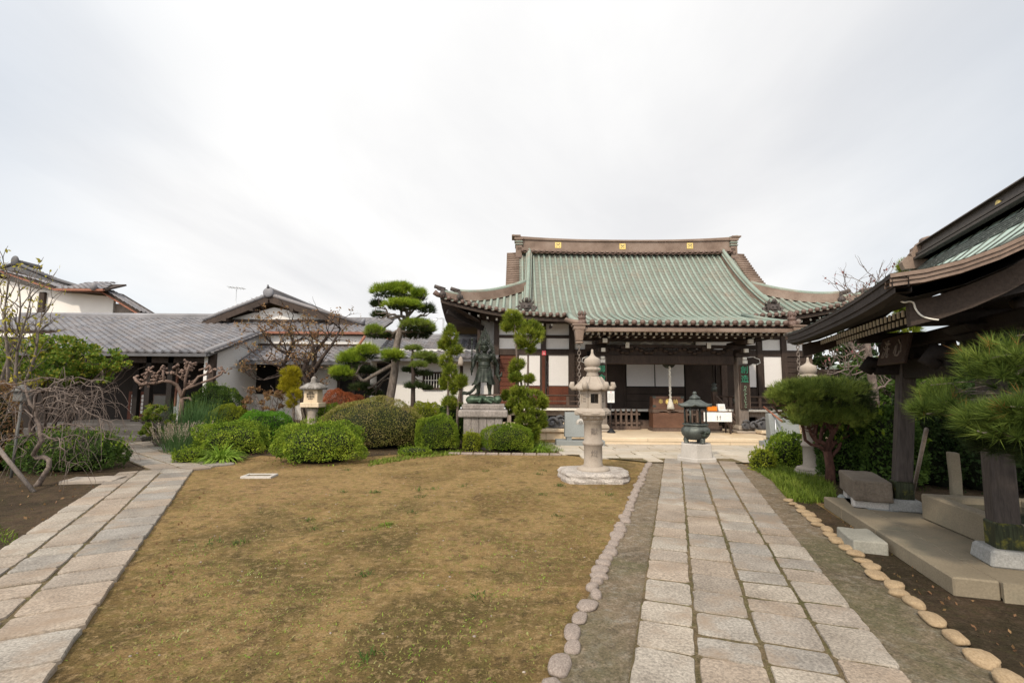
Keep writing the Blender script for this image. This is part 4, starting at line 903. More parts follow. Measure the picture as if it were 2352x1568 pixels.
# verge: short tile rolls running outward, stacked down the gable edge
for sx in (-1, 1):
    vg = HB()
    for side in (0, 1):
        s_ = 0.0; Y = YR-.05
        while Y > YH+.05:
            z_ = FZ(Y); yy = Y if side == 0 else 2*YR-Y
            vg.tube([(sx*4.8, yy, z_+.03), (sx*5.36, yy, z_+.0)], .062, 8, mi=2)
            Y -= .185/math.hypot(1, (FZ(Y)-FZ(Y-.05))/.05)
        rows = [[(sx*x, (Y if side == 0 else 2*YR-Y), FZ(Y)-dz) for x, dz in ((4.8, .04), (5.28, .07), (5.28, .30), (4.8, .26))] for Y in np.linspace(YH, YR, 10)]
        vg.grid(rows)
    part(vg, 'gable_verge', [M_disc, M_disc, M_bronzebrown], roof)
# ridge: tall brown band curving up at both ends
def rz(x): return .16*(abs(x)/4.9)**2.4
rd = HB(); X_ = np.linspace(-4.88, 4.88, 31)
def band(mb, y0, y1, z0, z1, xs_, mi=0):
    rows = [[(x, y0, z0+rz(x)*.6), (x, y0, z1+rz(x)), (x, y1, z1+rz(x)), (x, y1, z0+rz(x)*.6), (x, y0, z0+rz(x)*.6)] for x in xs_]; mb.grid(rows, mi, sm=False, flip=True)
    for i, fl in ((0, 0), (-1, 1)): q = rows[i][:4]; mb.add(q, [(0, 1, 2, 3) if fl else (3, 2, 1, 0)], mi)
band(rd, YR-.20, YR+.20, 7.70, 8.16, X_); band(rd, YR-.26, YR+.26, 8.16, 8.22, X_, 0); band(rd, YR-.30, YR+.30, 7.64, 7.72, X_)
ridge = part(rd, 'ridge', M_bronzebrown)
cp = HB(); cp.tube([(x, YR, 8.24+rz(x)) for x in np.linspace(-5.0, 5.0, 31)], .075, 10); part(cp, 'ridge_cap', M_bronzebrown, ridge)
rc = HB()
for i in range(-20, 21):
    x = i*SPC
    if abs(x) < 4.8: rc.tube([(x, YR-.40, 7.60+rz(x)*.6), (x, YR-.28, 7.62+rz(x)*.6)], .07, 12); rc.tube([(x+.12+.10*math.sin(t), YR-.36, 7.60-.07*math.cos(t)+rz(x)*.6) for t in np.linspace(-1.3, 1.3, 6)], .022, 5)
part(rc, 'ridge_foot_tiles', M_disc, ridge)
for sx in (-1, 1):
    e = HB(); x = sx*4.82
    e.bx(x-.14, x+.14, YR-.30, YR+.30, 7.42, 8.22); e.bx(x-.20, x+.20, YR-.34, YR+.34, 8.22, 8.32); e.bx(x-.2+sx*.12, x+.2+sx*.12, YR-.34, YR+.34, 8.37, 8.43)
    e.bx(x-.17, x+.17, YR-.34, YR+.34, 7.98, 8.03, 1); e.bx(x-.17, x+.17, YR-.34, YR+.34, 8.10, 8.15, 1); e.tube([(x-.05*sx, YR, 8.40), (x+.30*sx, YR, 8.47)], .09, 10, 1)
    e.bx(x-.16, x+.16, YR-.36, YR+.36, 7.36, 7.44, 2); part(e, 'ridge_end', [M_bronzebrown, M_copper, M_disc], ridge)
for px in (1282, 1430, 1585):
    q = TL(px, 565, YR-.22); zc = 7.94+rz(q.x); e = HB(); e.box((q.x, YR-.205, zc), (.28, .03, .27)); cr = part(e, 'crest', M_gold, ridge, bevel=.006)
    e = HB()
    for i in (-1, 0, 1):
        for j in (-1, 0, 1):
            if (i+j) % 2 == 0: e.box((q.x+i*.06, YR-.222, zc+j*.06), (.035, .01, .035))
    e.box((q.x, YR-.222, zc+.03), (.14, .008, .018)); part(e, 'crest_pattern', M_engrave, cr)
# descending ridges with demon-tile ends, corner ridges in two tiers
def slope_ridge(pts, h, w, name, capm):
    mb = HB(); rows = []
    for p in pts: rows.append([Vector(p)+Vector(o) for o in w(p, h)])
    mb.grid([r+r[:1] for r in rows], 0, sm=False)
    for i, fl in ((0, 1), (-1, 0)): r = rows[i]; mb.add(r, [(0, 1, 2, 3) if fl else (3, 2, 1, 0)])
    o = part(mb, name, M_bronzebrown, roof, fix=True); c2 = HB(); c2.tube([Vector(p)+Vector((0, 0, h+.02)) for p in pts], .085, 8)
    for s_ in (-1, 1): c2.tube([Vector(p)+Vector((s_*.10, 0, h-.06)) for p in pts], .04, 6)
    part(c2, 'ridge_cap', capm, o); return o
def onigawara(c, s, parent, m=M_discdark):
    mb = HB(); c = Vector(c)
    mb.box(c+Vector((0, 0, .12*s)), (.40*s, .16*s, .34*s)); mb.ell(c+Vector((0, -.08*s, .13*s)), (.15*s, .10*s, .13*s), 12, 8)
    for q in (-1, 1):
        mb.tube([c+Vector((q*.15*s, -.02, .02*s)), c+Vector((q*.27*s, -.03, .04*s)), c+Vector((q*.30*s, -.03, .14*s)), c+Vector((q*.22*s, -.03, .19*s))], [.075*s, .07*s, .055*s, .03*s], 8)
        mb.tube([c+Vector((q*.08*s, 0, .26*s)), c+Vector((q*.13*s, -.02, .36*s)), c+Vector((q*.09*s, -.05, .45*s))], [.05*s, .035*s, .01*s], 8)
        mb.ell(c+Vector((q*.07*s, -.17*s, .18*s)), (.03*s, .03*s, .025*s), 8, 6); mb.tube([c+Vector((q*.19*s, 0, .26*s)), c+Vector((q*.24*s, -.02, .36*s))], [.04*s, .01*s], 6)
    mb.ell(c+Vector((0, -.17*s, .10*s)), (.05*s, .05*s, .04*s), 8, 6); mb.tube([c+Vector((-.1*s, -.15*s, .03*s)), c+Vector((0, -.19*s, .015*s)), c+Vector((.1*s, -.15*s, .03*s))], .025*s, 6)
    mb.tube([c+Vector((0, .0, .30*s)), c+Vector((0, -.16*s, .40*s))], [.05*s, .055*s], 10)
    return part(mb, 'demon_tile', m, parent)
for sx in (-1, 1):
    pts = [(sx*(4.34+.20*(YR-Y)/4.0), Y, FZ(Y)-.02) for Y in np.linspace(17.75, YR-.18, 14)]
    o = slope_ridge(pts, .34, lambda p, h: ((-.12, 0, 0), (.12, 0, 0), (.10, 0, h), (-.10, 0, h)), 'descending_ridge', M_copper)
    onigawara((sx*4.54, 17.62, FZ(17.62)-.02), 1.15, o)
    # corner ridge: from the gable foot down the hip
    def hp(t): x = GX+(HW-GX)*t; return (sx*x, yhip(x), zroof(x, yhip(x))-.02)
    nrm = lambda p, h: ((-.09*sx, -.12, 0), (.09*sx, .12, 0), (.08*sx, .1, h), (-.08*sx, -.1, h))
    o = slope_ridge([hp(t) for t in np.linspace(-.02, .78, 12)], .34, nrm, 'corner_ridge', M_copper)
    q = Vector(hp(.78))
    def tier_end(q, s):
        e = HB(); d = Vector((sx*.85, -.5, 0))*s; e.tube([q+Vector((0, 0, .34*s))-d*.1, q+Vector((0, 0, .42*s))+d*.35], .075*s, 10); e.tube([q+Vector((0, 0, .28*s))-d*.2, q+Vector((0, 0, .34*s))+d*.22], .06*s, 8)
        e.tube([q+Vector((-sx*.05, -.20*s, .10*s)), q+Vector((-sx*.02, -.10*s, .10*s))], .12*s, 14); e.tube([q+Vector((0, -.22*s, .10*s)), q+Vector((0, -.2*s, .10*s))], .085*s, 12); e.box(q+Vector((0, 0, .18*s)), (.16*s, .2*s, .34*s)); part(e, 'ridge_end', M_discdark, o)
    tier_end(q, 1.0)
    o2 = slope_ridge([hp(t) for t in np.linspace(.78, .97, 5)], .20, nrm, 'corner_ridge', M_copper)
    tier_end(Vector(hp(.965)), .9)
    e = HB(); q = Vector(hp(1.0)); e.tube([q+Vector((-sx*.25, .15, .0)), q+Vector((sx*.05, -.05, .05)), q+Vector((sx*.16, -.12, .13))], [.08, .09, .10], 10); part(e, 'corner_tile', M_disc, o2)
# underside of the eaves
sf = HB()
rows = []
for x in np.linspace(-HW+.05, HW-.05, 41): rows.append([(x, YE+.02, zroof(x, YE)-.10), (x, YE+.02, zroof(x, YE)-.22), (x, YE+.75, zroof(x, YE)-.14), (x, 18.5, 4.05+upt(x)*.45)])
sf.grid(rows, sm=False)
rows = [[(x, YP+.03, 3.42), (x, YP+.03, 3.33), (x, 15.5, 3.46), (x, 17.3, 3.92)] for x in np.linspace(PC-3.10, PC+3.10, 9)]; sf.grid(rows, sm=False)
for sx in (-1, 1):
    rows = [[(sx*(HW-.04), Y, 4.16+.74*max(0, (abs(Y-YR)/(YR-YE)-.45)/.55)**2-.1), (sx*6.3, Y, 4.05)] for Y in np.linspace(YE, 2*YR-YE, 13)]; sf.grid(rows, sm=False)
    sf.add([(PC+sx*3.10, YP+.02, 3.33), (PC+sx*3.10, YP+.02, 3.50), (PC+sx*3.10, 15.8, 3.80), (PC+sx*3.10, 17.3, 4.2), (PC+sx*3.10, 17.3, 3.9)], [(0, 1, 2, 3, 4)])
part(sf, 'eave_soffit', M_ceil)
# rafters with white painted ends: one mesh, copied along the eaves
def rafter_proto():
    mb = MB(); mb.box((0, .45, 0), (.075, .9, .085)); r_ = mb.build('rafter', M_wood, hall, local=True); m2 = MB(); m2.box((0, -.004, 0), (.072, .012, .082)); t_ = m2.build('white_tip', M_tip, r_, local=True); return r_
rp_ = None
def rafter(x, Y, z):
    global rp_
    if rp_ is None: rp_ = rafter_proto(); o = rp_
    else: o = copy_tree(rp_)
    o.location = (x, Y-HY, z)
for i in range(-20, 41):
    x = -7.0+(i+20)*.34
    if abs(x) < 3.35 or abs(x) > 6.95: continue
    rafter(x, YE+.42, zroof(x, YE)-.30)
for i in range(36): rafter(PC-3.05+i*.174, YP+.38, 3.235)
for i in range(22): rafter(PC-2.95+i*.281, YP+.95, 3.20)
# gutter, hoppers, flame finials and chains of the porch
gt = HB(); gt.bx(PC-3.14, PC+3.14, YP-.12, YP-.02, 3.23, 3.345); gut = part(gt, 'gutter', M_bronzebrown, bevel=.01)
for sx in (-1, 1):
    e = HB(); c = Vector((PC+sx*3.17, YP-.05, 3.30)); e.box(c+Vector((0, 0, .12)), (.42, .36, .05)); e.box(c+Vector((0, 0, .04)), (.34, .30, .12)); e.box(c+Vector((0, 0, -.18)), (.20, .2, .32), taper=1.4); e.box(c+Vector((0, 0, -.38)), (.24, .22, .06), taper=.7)
    hop = part(e, 'rain_hopper', M_bronzebrown, bevel=.012)
    e = HB(); f0 = c+Vector((-sx*.10, .06, .30)); e.ell(f0+Vector((0, 0, .05)), (.12, .12, .10), 12, 8); e.lathe([(.16, -.15), (.12, -.08), (.09, 0)], 14, f0)
    for k in range(8):
        a = 2*math.pi*k/8; e.tube([f0+Vector((.07*math.cos(a), .07*math.sin(a), .08)), f0+Vector((.12*math.cos(a), .12*math.sin(a), .16)), f0+Vector((.085*math.cos(a), .085*math.sin(a), .26))], [.022, .02, .004], 5)
    e.ell(f0+Vector((0, 0, .17)), (.05, .05, .09), 8, 6); part(e, 'flame_finial', M_disc, hop)
    e = HB(); zz = 2.92; k = 0
    while zz > .45:
        a = k % 2; ring = [(c.x+(.042*math.cos(t) if a else 0), c.y+(0 if a else .042*math.cos(t)), zz+.068*math.sin(t)) for t in np.linspace(0, 2*math.pi, 11)]; e.tube(ring, .011, 5); zz -= .105; k += 1
    part(e, 'rain_chain', M_woodgrey, hop)
    # rounded roll along the side edge of the porch roof
    e = HB(); e.tube([(PC+sx*3.14, YP+.05, 3.52), (PC+sx*3.18, 14.8, 3.66), (PC+sx*3.16, 15.8, 3.88), (PC+sx*3.12, 17.1, 4.22)], .09, 10); part(e, 'porch_edge_roll', M_copper, roof); e = HB(); e.tube([(PC+sx*3.03, YP-.02, 3.50), (PC+sx*3.30, YP+.14, 3.54), (PC+sx*3.50, YP+.4, 3.64)], [.075, .08, .07], 10); part(e, 'corner_tile', M_bronzebrown, roof)
# stone terrace before the porch, podium under the hall
tr = HB(); tr.bx(-2.62, 2.05, 13.72, 17.2, 0, .21); tr.bx(2.05, 2.62, 13.95, 17.2, 0, .208); part(tr, 'stone_terrace', M_stoneyellow, bevel=.012)
st_ = HB(); st_.bx(-2.60, 2.03, 13.714, 13.722, .105, .112); st_.bx(-1.2, -1.195, 13.713, 13.722, .11, .20); st_.bx(1.1, 1.105, 13.713, 13.722, .0, .105); part(st_, 'terrace_joint', M_joint)
for a, q in ((-7.2, -2.64), (2.64, 7.2)): pd = HB(); pd.bx(a, q, 15.0, 22, 0, .24); pd.bx(a-.03, q+.01, 14.93, 22.05, .24, .34); part(pd, 'podium', M_stoneyellow, bevel=.01)
pj = HB()
for i in range(9): pj.bx(-7.1+i*.52, -7.09+i*.52, 14.993, 15.0, .0, .24)
part(pj, 'podium_joint', M_joint)
# porch columns on moulded stone bases
for sx in (-1, 1):
    e = HB(); x = PC+sx*2.25; e.bx(x-.155, x+.155, 15.45, 15.76, .45, 2.62); colm = part(e, 'porch_column', M_woodgrey, bevel=.02)
    e = HB(); e.bx(x-.30, x+.30, 15.30, 15.90, .21, .29); e.lathe([(.22, .29), (.30, .31), (.31, .37), (.27, .42), (.235, .46)], 4, (x, 15.6, 0), sm=False, ph=math.pi/4); part(e, 'column_base', M_stone, colm, bevel=.02, seg=2)
    # brackets and carved nose on top
    e = HB(); e.bx(x-.22, x+.22, 15.38, 15.82, 2.62, 2.74); e.bx(x-.14, x+.14, 15.2, 16.0, 2.74, 2.86); e.bx(x-.5, x+.5, 15.5, 15.7, 2.86, 3.0); e.bx(x-.16, x+.16, 14.9, 16.2, 3.0, 3.12); part(e, 'bracket', M_wood, colm)
    for d_, y0, y1, z0, z1 in ((.07, 14.80, 14.9, 3.0, 3.13), (.06, 15.12, 15.2, 2.74, 2.86), (.07, 15.24, 15.3, 2.40, 2.50), (.055, 15.25, 15.31, 2.52, 2.60)): e = HB(); e.bx(x-d_, x+d_, y0, y1, z0, z1); part(e, 'white_tip', M_tip, colm)
    e = HB(); nz = [(x+sx*.15, 15.55, 2.60), (x+sx*.42, 15.55, 2.62), (x+sx*.60, 15.55, 2.55), (x+sx*.62, 15.55, 2.44), (x+sx*.50, 15.55, 2.38), (x+sx*.38, 15.55, 2.40), (x+sx*.28, 15.55, 2.34), (x+sx*.15, 15.55, 2.34)]
    e.prism(nz, (0, 0, 0), (0, .14, 0)); part(e, 'beam_nose', M_wood, colm, fix=True); e = HB(); e.tube([q for q in nz[1:7]], .014, 5); part(e, 'white_edge', M_tip, colm)
# great beam and carved frieze
e = HB(); e.bx(-2.1, 2.1, 15.46, 15.74, 2.37, 2.66); part(e, 'porch_beam', M_wood, bevel=.02)
e = HB(); e.bx(-3.0, 3.0, 15.5, 15.7, 3.12, 3.26); e.bx(-2.1, 2.1, 15.55, 15.65, 2.66, 2.86)
for i in range(26): x = -1.95+i*.155; e.ell((x, 15.50+.02*math.sin(i*2.1), 2.80+.07*math.sin(i*1.3)), (.09, .07, .06), 8, 6)
e.bx(-2.1, 2.1, 15.5, 15.7, 2.90, 3.0); part(e, 'frieze', M_wood)
for x in (-1.35, 1.25):
    e = HB(); e.bx(x-.2, x+.2, 15.4, 15.8, 2.86, 2.94); e.bx(x-.06, x+.06, 15.36, 15.42, 2.90, 3.06); part(e, 'bracket', [M_wood], hall); e = HB(); e.bx(x-.06, x+.06, 15.34, 15.36, 2.88, 3.06); part(e, 'white_tip', M_tip)
for x0, x1 in ((-.95, -.55), (.25, .7), (-.3, .0)):
    e = HB(); e.tube([(x0, 15.3, 3.0), (x0+(x1-x0)*.3, 15.25, 3.06), (x1-(x1-x0)*.2, 15.25, 3.0), (x1, 15.25, 3.08)], .006, 5); part(e, 'white_edge', M_tip)
# walls: posts, beams, plaster, boards and white panels
YW = 18.45; FL = .86
def xl(px, Y=YW): return TL(px, 850, Y).x
def zl(py, Y=YW, px=1500): return TL(px, py, Y).z
xl0 = xl(1142)
sg_ = HB(); x = xl(1248); sg_.bx(x-.05, x+.05, YW-.13, YW-.112, FL+.1, zl(818)); part(sg_, 'post_trim', M_woodred)
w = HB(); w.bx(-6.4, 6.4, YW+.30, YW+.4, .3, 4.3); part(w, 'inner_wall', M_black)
for a, q in ((xl0, xl(1310)), (xl(1313), -2.0), (2.0, xl(1744)), (xl(1744), 6.3)): w.bx(a, q, YW, YW+.05, zl(774), zl(744)); w.bx(a, q, YW+.002, YW+.052, zl(803), zl(778))
part(w, 'plaster_panel', M_plaster)
w = HB()
for z0, z1, d in ((zl(778), zl(771), .05), (zl(817), zl(803), .07), (FL, FL+.10, .06), (zl(744), zl(735), .1)): w.bx(xl0-.05, 6.4, YW-d, YW+.05, z0, z1)
part(w, 'wall_beam', M_wood)
for px, m in ((1140, M_wood), (1248, M_wood), (1313, M_wood), (1744, M_wood), (1800, M_wood)):
    w = HB(); x = xl(px); w.bx(x-.10, x+.10, YW-.11, YW+.06, .3, 4.1); part(w, 'wall_post', m)
for a, q in ((1192, 1240), (1260, 1305), (1702, 1735), (1754, 1797)):
    w = HB(); w.bx(xl(a), xl(q), YW-.035, YW+.02, zl(887), zl(817)); pn = part(w, 'white_panel', M_shoji)
    w = HB(); w.bx(xl(a)-.03, xl(q)+.03, YW-.045, YW+.0, zl(817), zl(815)); w.bx(xl(a)-.03, xl(a), YW-.05, YW+.02, FL+.1, zl(816)); w.bx(xl(q), xl(q)+.03, YW-.05, YW+.02, FL+.1, zl(816)); part(w, 'panel_frame', M_wood, pn)
def boards(a, q, z0, z1, m, n, Y=YW, nm='board_wall'):
    w = HB(); h_ = (z1-z0)/n
    for i in range(n): w.box(((a+q)/2, Y-.005-.004*(i % 2), z0+h_*(i+.5)), (q-a, .03, h_-.012))
    part(w, nm, m, bevel=.004)
boards(xl0+.1, xl(1191), FL+.1, zl(817), M_woodred, 11); boards(xl(1192), xl(1241), FL+.1, zl(888), M_woodred, 2); boards(xl(1256), xl(1306), FL+.1, zl(888), M_woodred, 2)
boards(xl(1318), -1.95, FL+.1, zl(817), M_wood, 9); boards(2.0, xl(1738), FL+.1, zl(889), M_wood, 2); boards(xl(1750), xl(1798), FL+.1, zl(889), M_wood, 2); boards(xl(1803), 6.3, FL+.1, zl(817), M_wood, 9)
# entrance bays seen through the porch: white panels, dark doors
YD = YW-.1
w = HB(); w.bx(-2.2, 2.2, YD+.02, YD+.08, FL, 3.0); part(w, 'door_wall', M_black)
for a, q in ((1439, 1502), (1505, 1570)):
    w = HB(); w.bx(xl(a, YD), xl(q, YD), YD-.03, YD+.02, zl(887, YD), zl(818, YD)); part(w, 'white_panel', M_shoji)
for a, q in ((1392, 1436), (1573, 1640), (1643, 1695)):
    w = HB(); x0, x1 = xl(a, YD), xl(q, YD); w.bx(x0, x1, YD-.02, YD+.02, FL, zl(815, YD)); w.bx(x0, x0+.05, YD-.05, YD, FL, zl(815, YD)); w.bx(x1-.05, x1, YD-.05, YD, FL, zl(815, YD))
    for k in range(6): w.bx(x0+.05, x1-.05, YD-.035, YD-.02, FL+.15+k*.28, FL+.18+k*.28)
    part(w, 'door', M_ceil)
boards(xl(1437, YD), xl(1571, YD), FL, zl(889, YD), M_ceil, 3, YD, 'door_board'); w = HB(); w.bx(xl(1655, YD), xl(1668, YD), YD-.09, YD, FL, zl(812, YD)); part(w, 'wall_post', M_woodmid)
# veranda with pale edge, railing and the posts below it
YV = 17.3
for a, q in ((-6.6, -2.35), (2.35, 6.9)):
    w = HB(); w.bx(a, q, YV, YW, FL-.06, FL); part(w, 'veranda', M_woodgrey)
    w = HB(); w.bx(a, q, YV-.05, YV-.001, FL-.065, FL+.012); part(w, 'veranda_edge', M_tip)
    w = HB(); w.bx(a, q, YV+.15, YV+.25, FL-.26, FL-.06); part(w, 'floor_beam', M_woodgrey)
    ra = HB(); ra.tube([(a, YV+.08, FL+.46), (q, YV+.08, FL+.46)], .028, 8); ra.bx(a, q, YV+.05, YV+.11, FL+.24, FL+.275); ra.bx(a, q, YV+.04, YV+.12, FL+.06, FL+.12); rl = part(ra, 'railing', M_woodmid)
    k = 0; x = a+.4
    while x < q:
        w = HB(); w.bx(x-.05, x+.05, YV+.03, YV+.13, FL, FL+.43); part(w, 'railing_post', M_woodmid, rl)
        w = HB(); w.bx(x-.07, x+.07, YV+.12, YV+.28, .32, FL-.26); part(w, 'floor_post', M_woodgrey); x += 1.05
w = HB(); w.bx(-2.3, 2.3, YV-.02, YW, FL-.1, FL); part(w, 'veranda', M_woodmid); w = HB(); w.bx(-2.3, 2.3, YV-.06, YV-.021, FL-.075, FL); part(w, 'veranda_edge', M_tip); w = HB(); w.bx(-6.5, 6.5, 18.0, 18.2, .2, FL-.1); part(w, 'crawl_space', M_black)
# low picket rail in front of the entrance, timber step behind the offering box
def pickets(a, q, nm='picket_rail'):
    w = HB(); w.bx(a, q, 16.36, 16.46, .21, .33); w.bx(a, q, 16.38, 16.44, .70, .76); w.bx(a, q, 16.385, 16.435, .40, .46); o = part(w, nm, M_woodmid); x = a+.08
    while x < q-.02:
        w = HB(); w.bx(x-.032, x+.032, 16.365, 16.455, .33, .86); w.box((x, 16.41, .885), (.05, .07, .05), taper=.4); part(w, 'picket', M_woodmid, o); x += .178
pickets(-1.98, -.72); pickets(.58, 1.25)
w = HB(); w.bx(-2.0, 1.7, 16.75, 17.2, .21, .5); part(w, 'timber_step', M_woodmid)
# stair at the right with capped newel posts
w = HB(); o = None
for px, py0, Y in ((1640, 888, 17.0), (1691, 915, 16.2)):
    q = TL(px, py0, Y); w = HB(); w.bx(q.x-.075, q.x+.075, Y-.075, Y+.075, .21, q.z-.17); nw = part(w, 'newel_post', M_woodmid); w = HB(); w.lathe([(.095, -.17), (.10, -.02), (.08, .0), (.05, .02), (.085, .05), (.085, .09), (.03, .14), (0, .16)], 16, (q.x, Y, q.z)); part(w, 'newel_cap', M_censer, nw)
A = TL(1640, 905, 17.0); B = TL(1691, 945, 16.2); A2 = TL(1648, 900, 16.9)
w = HB()
for dz in (0, -.22, -.44): w.bar(Vector((A.x, A.y, A.z+dz)), Vector((B.x-.12, B.y-.3, B.z+dz-.22)), .07, .09)
part(w, 'stair_rail', M_woodmid)
w = HB()
for i in range(4): w.bx(1.2, 1.95, 16.2+i*.26, 16.46+i*.26, .21, .21+.16*(i+1))
part(w, 'stair', M_woodmid)
# red notice on the wall post, wind bell and lamp at the left eave corner
w = HB(); x = xl(1249); w.bx(x-.075, x+.075, YW-.125, YW-.112, zl(817.5), zl(807)); sg = part(w, 'red_sign', M_red); w = HB(); w.bx(x-.045, x+.045, YW-.13, YW-.124, zl(815), zl(814)); w.bx(x-.04, x+.03, YW-.13, YW-.124, zl(812), zl(811)); part(w, 'sign_marks', M_tip, sg)
q = TL(1058, 832, 17.5); w = HB(); w.tube([(q.x, q.y, q.z+.65), (q.x, q.y, q.z+.2)], .006, 5); w.lathe([(.11, -.12), (.10, .0), (.085, .12), (.04, .2), (.015, .22)], 14, q); part(w, 'wind_bell', M_stone)
# corner bracket arm under the left eave
for sx in (-1, 1): w = HB(); w.bar((sx*6.2, 18.4, 3.85), (sx*7.45, 17.45, 4.35), .13, .17); part(w, 'corner_beam', M_shadewood)
# side walls going back
w = HB(); w.bx(-6.42, -6.3, YW, 24, .3, 4.2); w.bx(6.3, 6.42, YW, 24, .3, 4.2); w.bx(-6.4, 6.4, 24, 24.1, .3, 4.3); part(w, 'side_wall', M_woodmid)

# ---------------------------------------------------------------- things on the terrace
HM = Matrix.Translation((HX, HY, 0)) @ Matrix.Rotation(-TH, 4, 'Z')
def hthing(name, label, cat, x, Y, z, group=None):
    q = HM @ Vector((x, Y-HY, z)); return thing(name, label, cat, q, -TH, group)
# hanging boards with green lettering on the porch columns
for sx, t1, t2 in ((-1, '歸命', ''), (1, '創造', 'りへしくくししし')):
    t = hthing('hanging_board', ('long wooden board with bright green lettering on the porch column by the stone lantern', 'long wooden board with green and pale cursive lettering on the porch column by the handrail')[(sx+1)//2], 'name board', PC+sx*2.25+.02*sx, 15.40, 1.0)
    zt = zl(838, 15.4, 1710)-1.0; zb = zl(938, 15.4, 1710)-1.0
    mb = MB(); mb.bx(-.145, .145, -.03, .03, zb, zt); mb.build('board', M_wood, t, local=True, bevel=.006)
    mb = MB(); mb.bx(-.155, -.135, -.036, .03, zb, zt); mb.bx(.135, .155, -.036, .03, zb, zt); mb.build('board_rim', M_woodmid, t, local=True)
    for k, ch in enumerate(t1): lettering(ch, .25, M_greenletter, t, (0, -.036, zt-.17-k*.29), thick=.006)
    if t2:
        for k, ch in enumerate(t2): lettering(ch, .13-.004*k, M_palegreen, t, (.01*(-1)**k, -.036, zt-.72-k*.085), thick=.004, sx=.8)
# offering box, its upper panel, and the rope over it
bxx = xl(1530, 16.1)
t = hthing('offering_box', 'red-brown lacquered offering box with gold characters under the white bell rope', 'offering box', bxx, 16.15, .21)
mb = MB(); t.scale = (.9, 1, 1); mb.bx(-.58, .58, -.24, .24, .10, .60); mb.build('lower_box', M_lacquer, t, local=True, bevel=.01)
mb = MB(); mb.bx(-.62, .62, -.28, .28, 0, .10); mb.build('base', M_woodmid, t, local=True, bevel=.01)
mb = MB(); mb.prism([(-.6, -.27, .70), (.6, -.27, .70), (.6, -.27, .60), (.42, -.27, .60), (.25, -.27, .65), (.08, -.27, .63), (0, -.27, .58), (-.08, -.27, .63), (-.25, -.27, .65), (-.42, -.27, .60), (-.6, -.27, .60)], (0, 0, 0), (0, .54, 0)); mb.build('scalloped_lid', M_woodmid, t, local=True, fix=True)
mb = MB(); mb.bx(-.56, .56, -.2, .24, .70, .80); mb.bx(-.55, .55, -.18, .22, .80, 1.12); up_ = mb.build('upper_box', M_lacquer, t, local=True, bevel=.008)
mb = MB(); mb.bx(-.55, .55, -.205, -.18, 1.06, 1.13); mb.bx(-.55, -.47, -.2, -.18, .80, 1.06); mb.bx(.47, .55, -.2, -.18, .80, 1.06); mb.bx(-.55, .55, -.2, -.18, .78, .84); mb.build('frame', M_lacquer, up_, local=True)
mb = MB()
for a in (-.51, .51):
    for q in (.81, 1.10): mb.bx(a-.06, a+.06, -.212, -.19, q-.035, q+.035)
mb.build('corner_fitting', M_censer, up_, local=True)
lettering('奉', .17, M_gold, up_, (-.27, -.19, .95), thick=.008); lettering('納', .17, M_gold, up_, (.27, -.19, .95), thick=.008)
mb = MB(); mb.lathe([(.0, 0), (.10, 0), (.10, .02), (0, .02)], 24, (0, -.185, .95), rot=Matrix.Rotation(R(90), 3, 'X')); mb.build('gold_crest', M_gold, up_, local=True)
rx = xl(1537, 15.9); t = hthing('bell_rope', 'thick white bell rope with tassel hanging in front of the offering box', 'rope', rx, 15.85, .98)
mb = MB(); n = 60; mb.tube([(.012*math.sin(i*1.1), .012*math.cos(i*1.1), .16+i*.0235) for i in range(n)], [.036+.006*math.sin(i*1.9) for i in range(n)], 8); mb.build('rope', M_rope, t, local=True)
mb = MB(); mb.lathe([(.11, -.04), (.105, .03), (.075, .17), (.05, .23), (.055, .26), (.03, .28)], 18)
for k in range(18):
    a = 2*math.pi*k/18; mb.tube([(.05*math.cos(a), .05*math.sin(a), .2), (.08*math.cos(a), .08*math.sin(a), .1), (.11*math.cos(a), .11*math.sin(a), -.05)], .014, 5)
mb.build('tassel', M_rope, t, local=True)
t = hthing('gong', 'round dark green gong hanging behind the porch beam', 'gong', rx-.02, 15.88, 2.50)
mb = MB(); mb.lathe([(.0, -.07), (.17, -.065), (.24, -.03), (.25, 0), (.24, .03), (.17, .065), (0, .07)], 28, rot=Matrix.Rotation(R(90), 3, 'X')); mb.build('disc', M_bronze, t, local=True)
for sx in (-1, 1): mb = MB(); mb.tube([(sx*.15, 0, .2), (sx*.15, 0, .55)], .012, 6); mb.build('hanger', M_iron, t, local=True)
# notice stand, table with cloth, boxes
q = TL(1404, 985, 15.2); t = hthing('notice_stand', 'slim stand with white framed notice on a round black base', 'notice stand', q.x, 15.2, .21); zb = zl(926, 15.2, 1404)-.21; ztp = zl(896, 15.2, 1404)-.21
mb = MB(); mb.lathe([(.13, 0), (.13, .04), (.09, .07), (.04, .12), (.02, .14)], 18); mb.build('base', M_iron, t, local=True); mb = MB(); mb.tube([(0, 0, .12), (0, 0, zb)], .012, 8); mb.build('pole', M_iron, t, local=True)
mb = MB(); mb.bx(-.13, .13, -.012, .02, zb, ztp); mb.build('frame', M_iron, t, local=True); mb = MB(); mb.bx(-.108, .108, -.018, -.010, zb+.025, ztp-.025); pg = mb.build('notice', M_white, t, local=True)
mb = MB()
for k in range(6): mb.bx(-.085+k*.03, -.079+k*.03, -.021, -.016, zb+.06+.02*(k % 3), ztp-.09)
mb.build('writing', M_ink, pg, local=True); mb = MB(); mb.bx(-.012, .012, -.021, -.016, ztp-.075, ztp-.045); mb.build('heading', M_red, pg, local=True)
YT = 15.1; a, b2 = TL(1617, 988, YT).x, TL(1682, 988, YT).x; tz = zl(944, YT, 1650)-.21; t = hthing('table', 'small dark table with white cloth hung across its front', 'table', (a+b2)/2, YT, .21); hw = (b2-a)/2
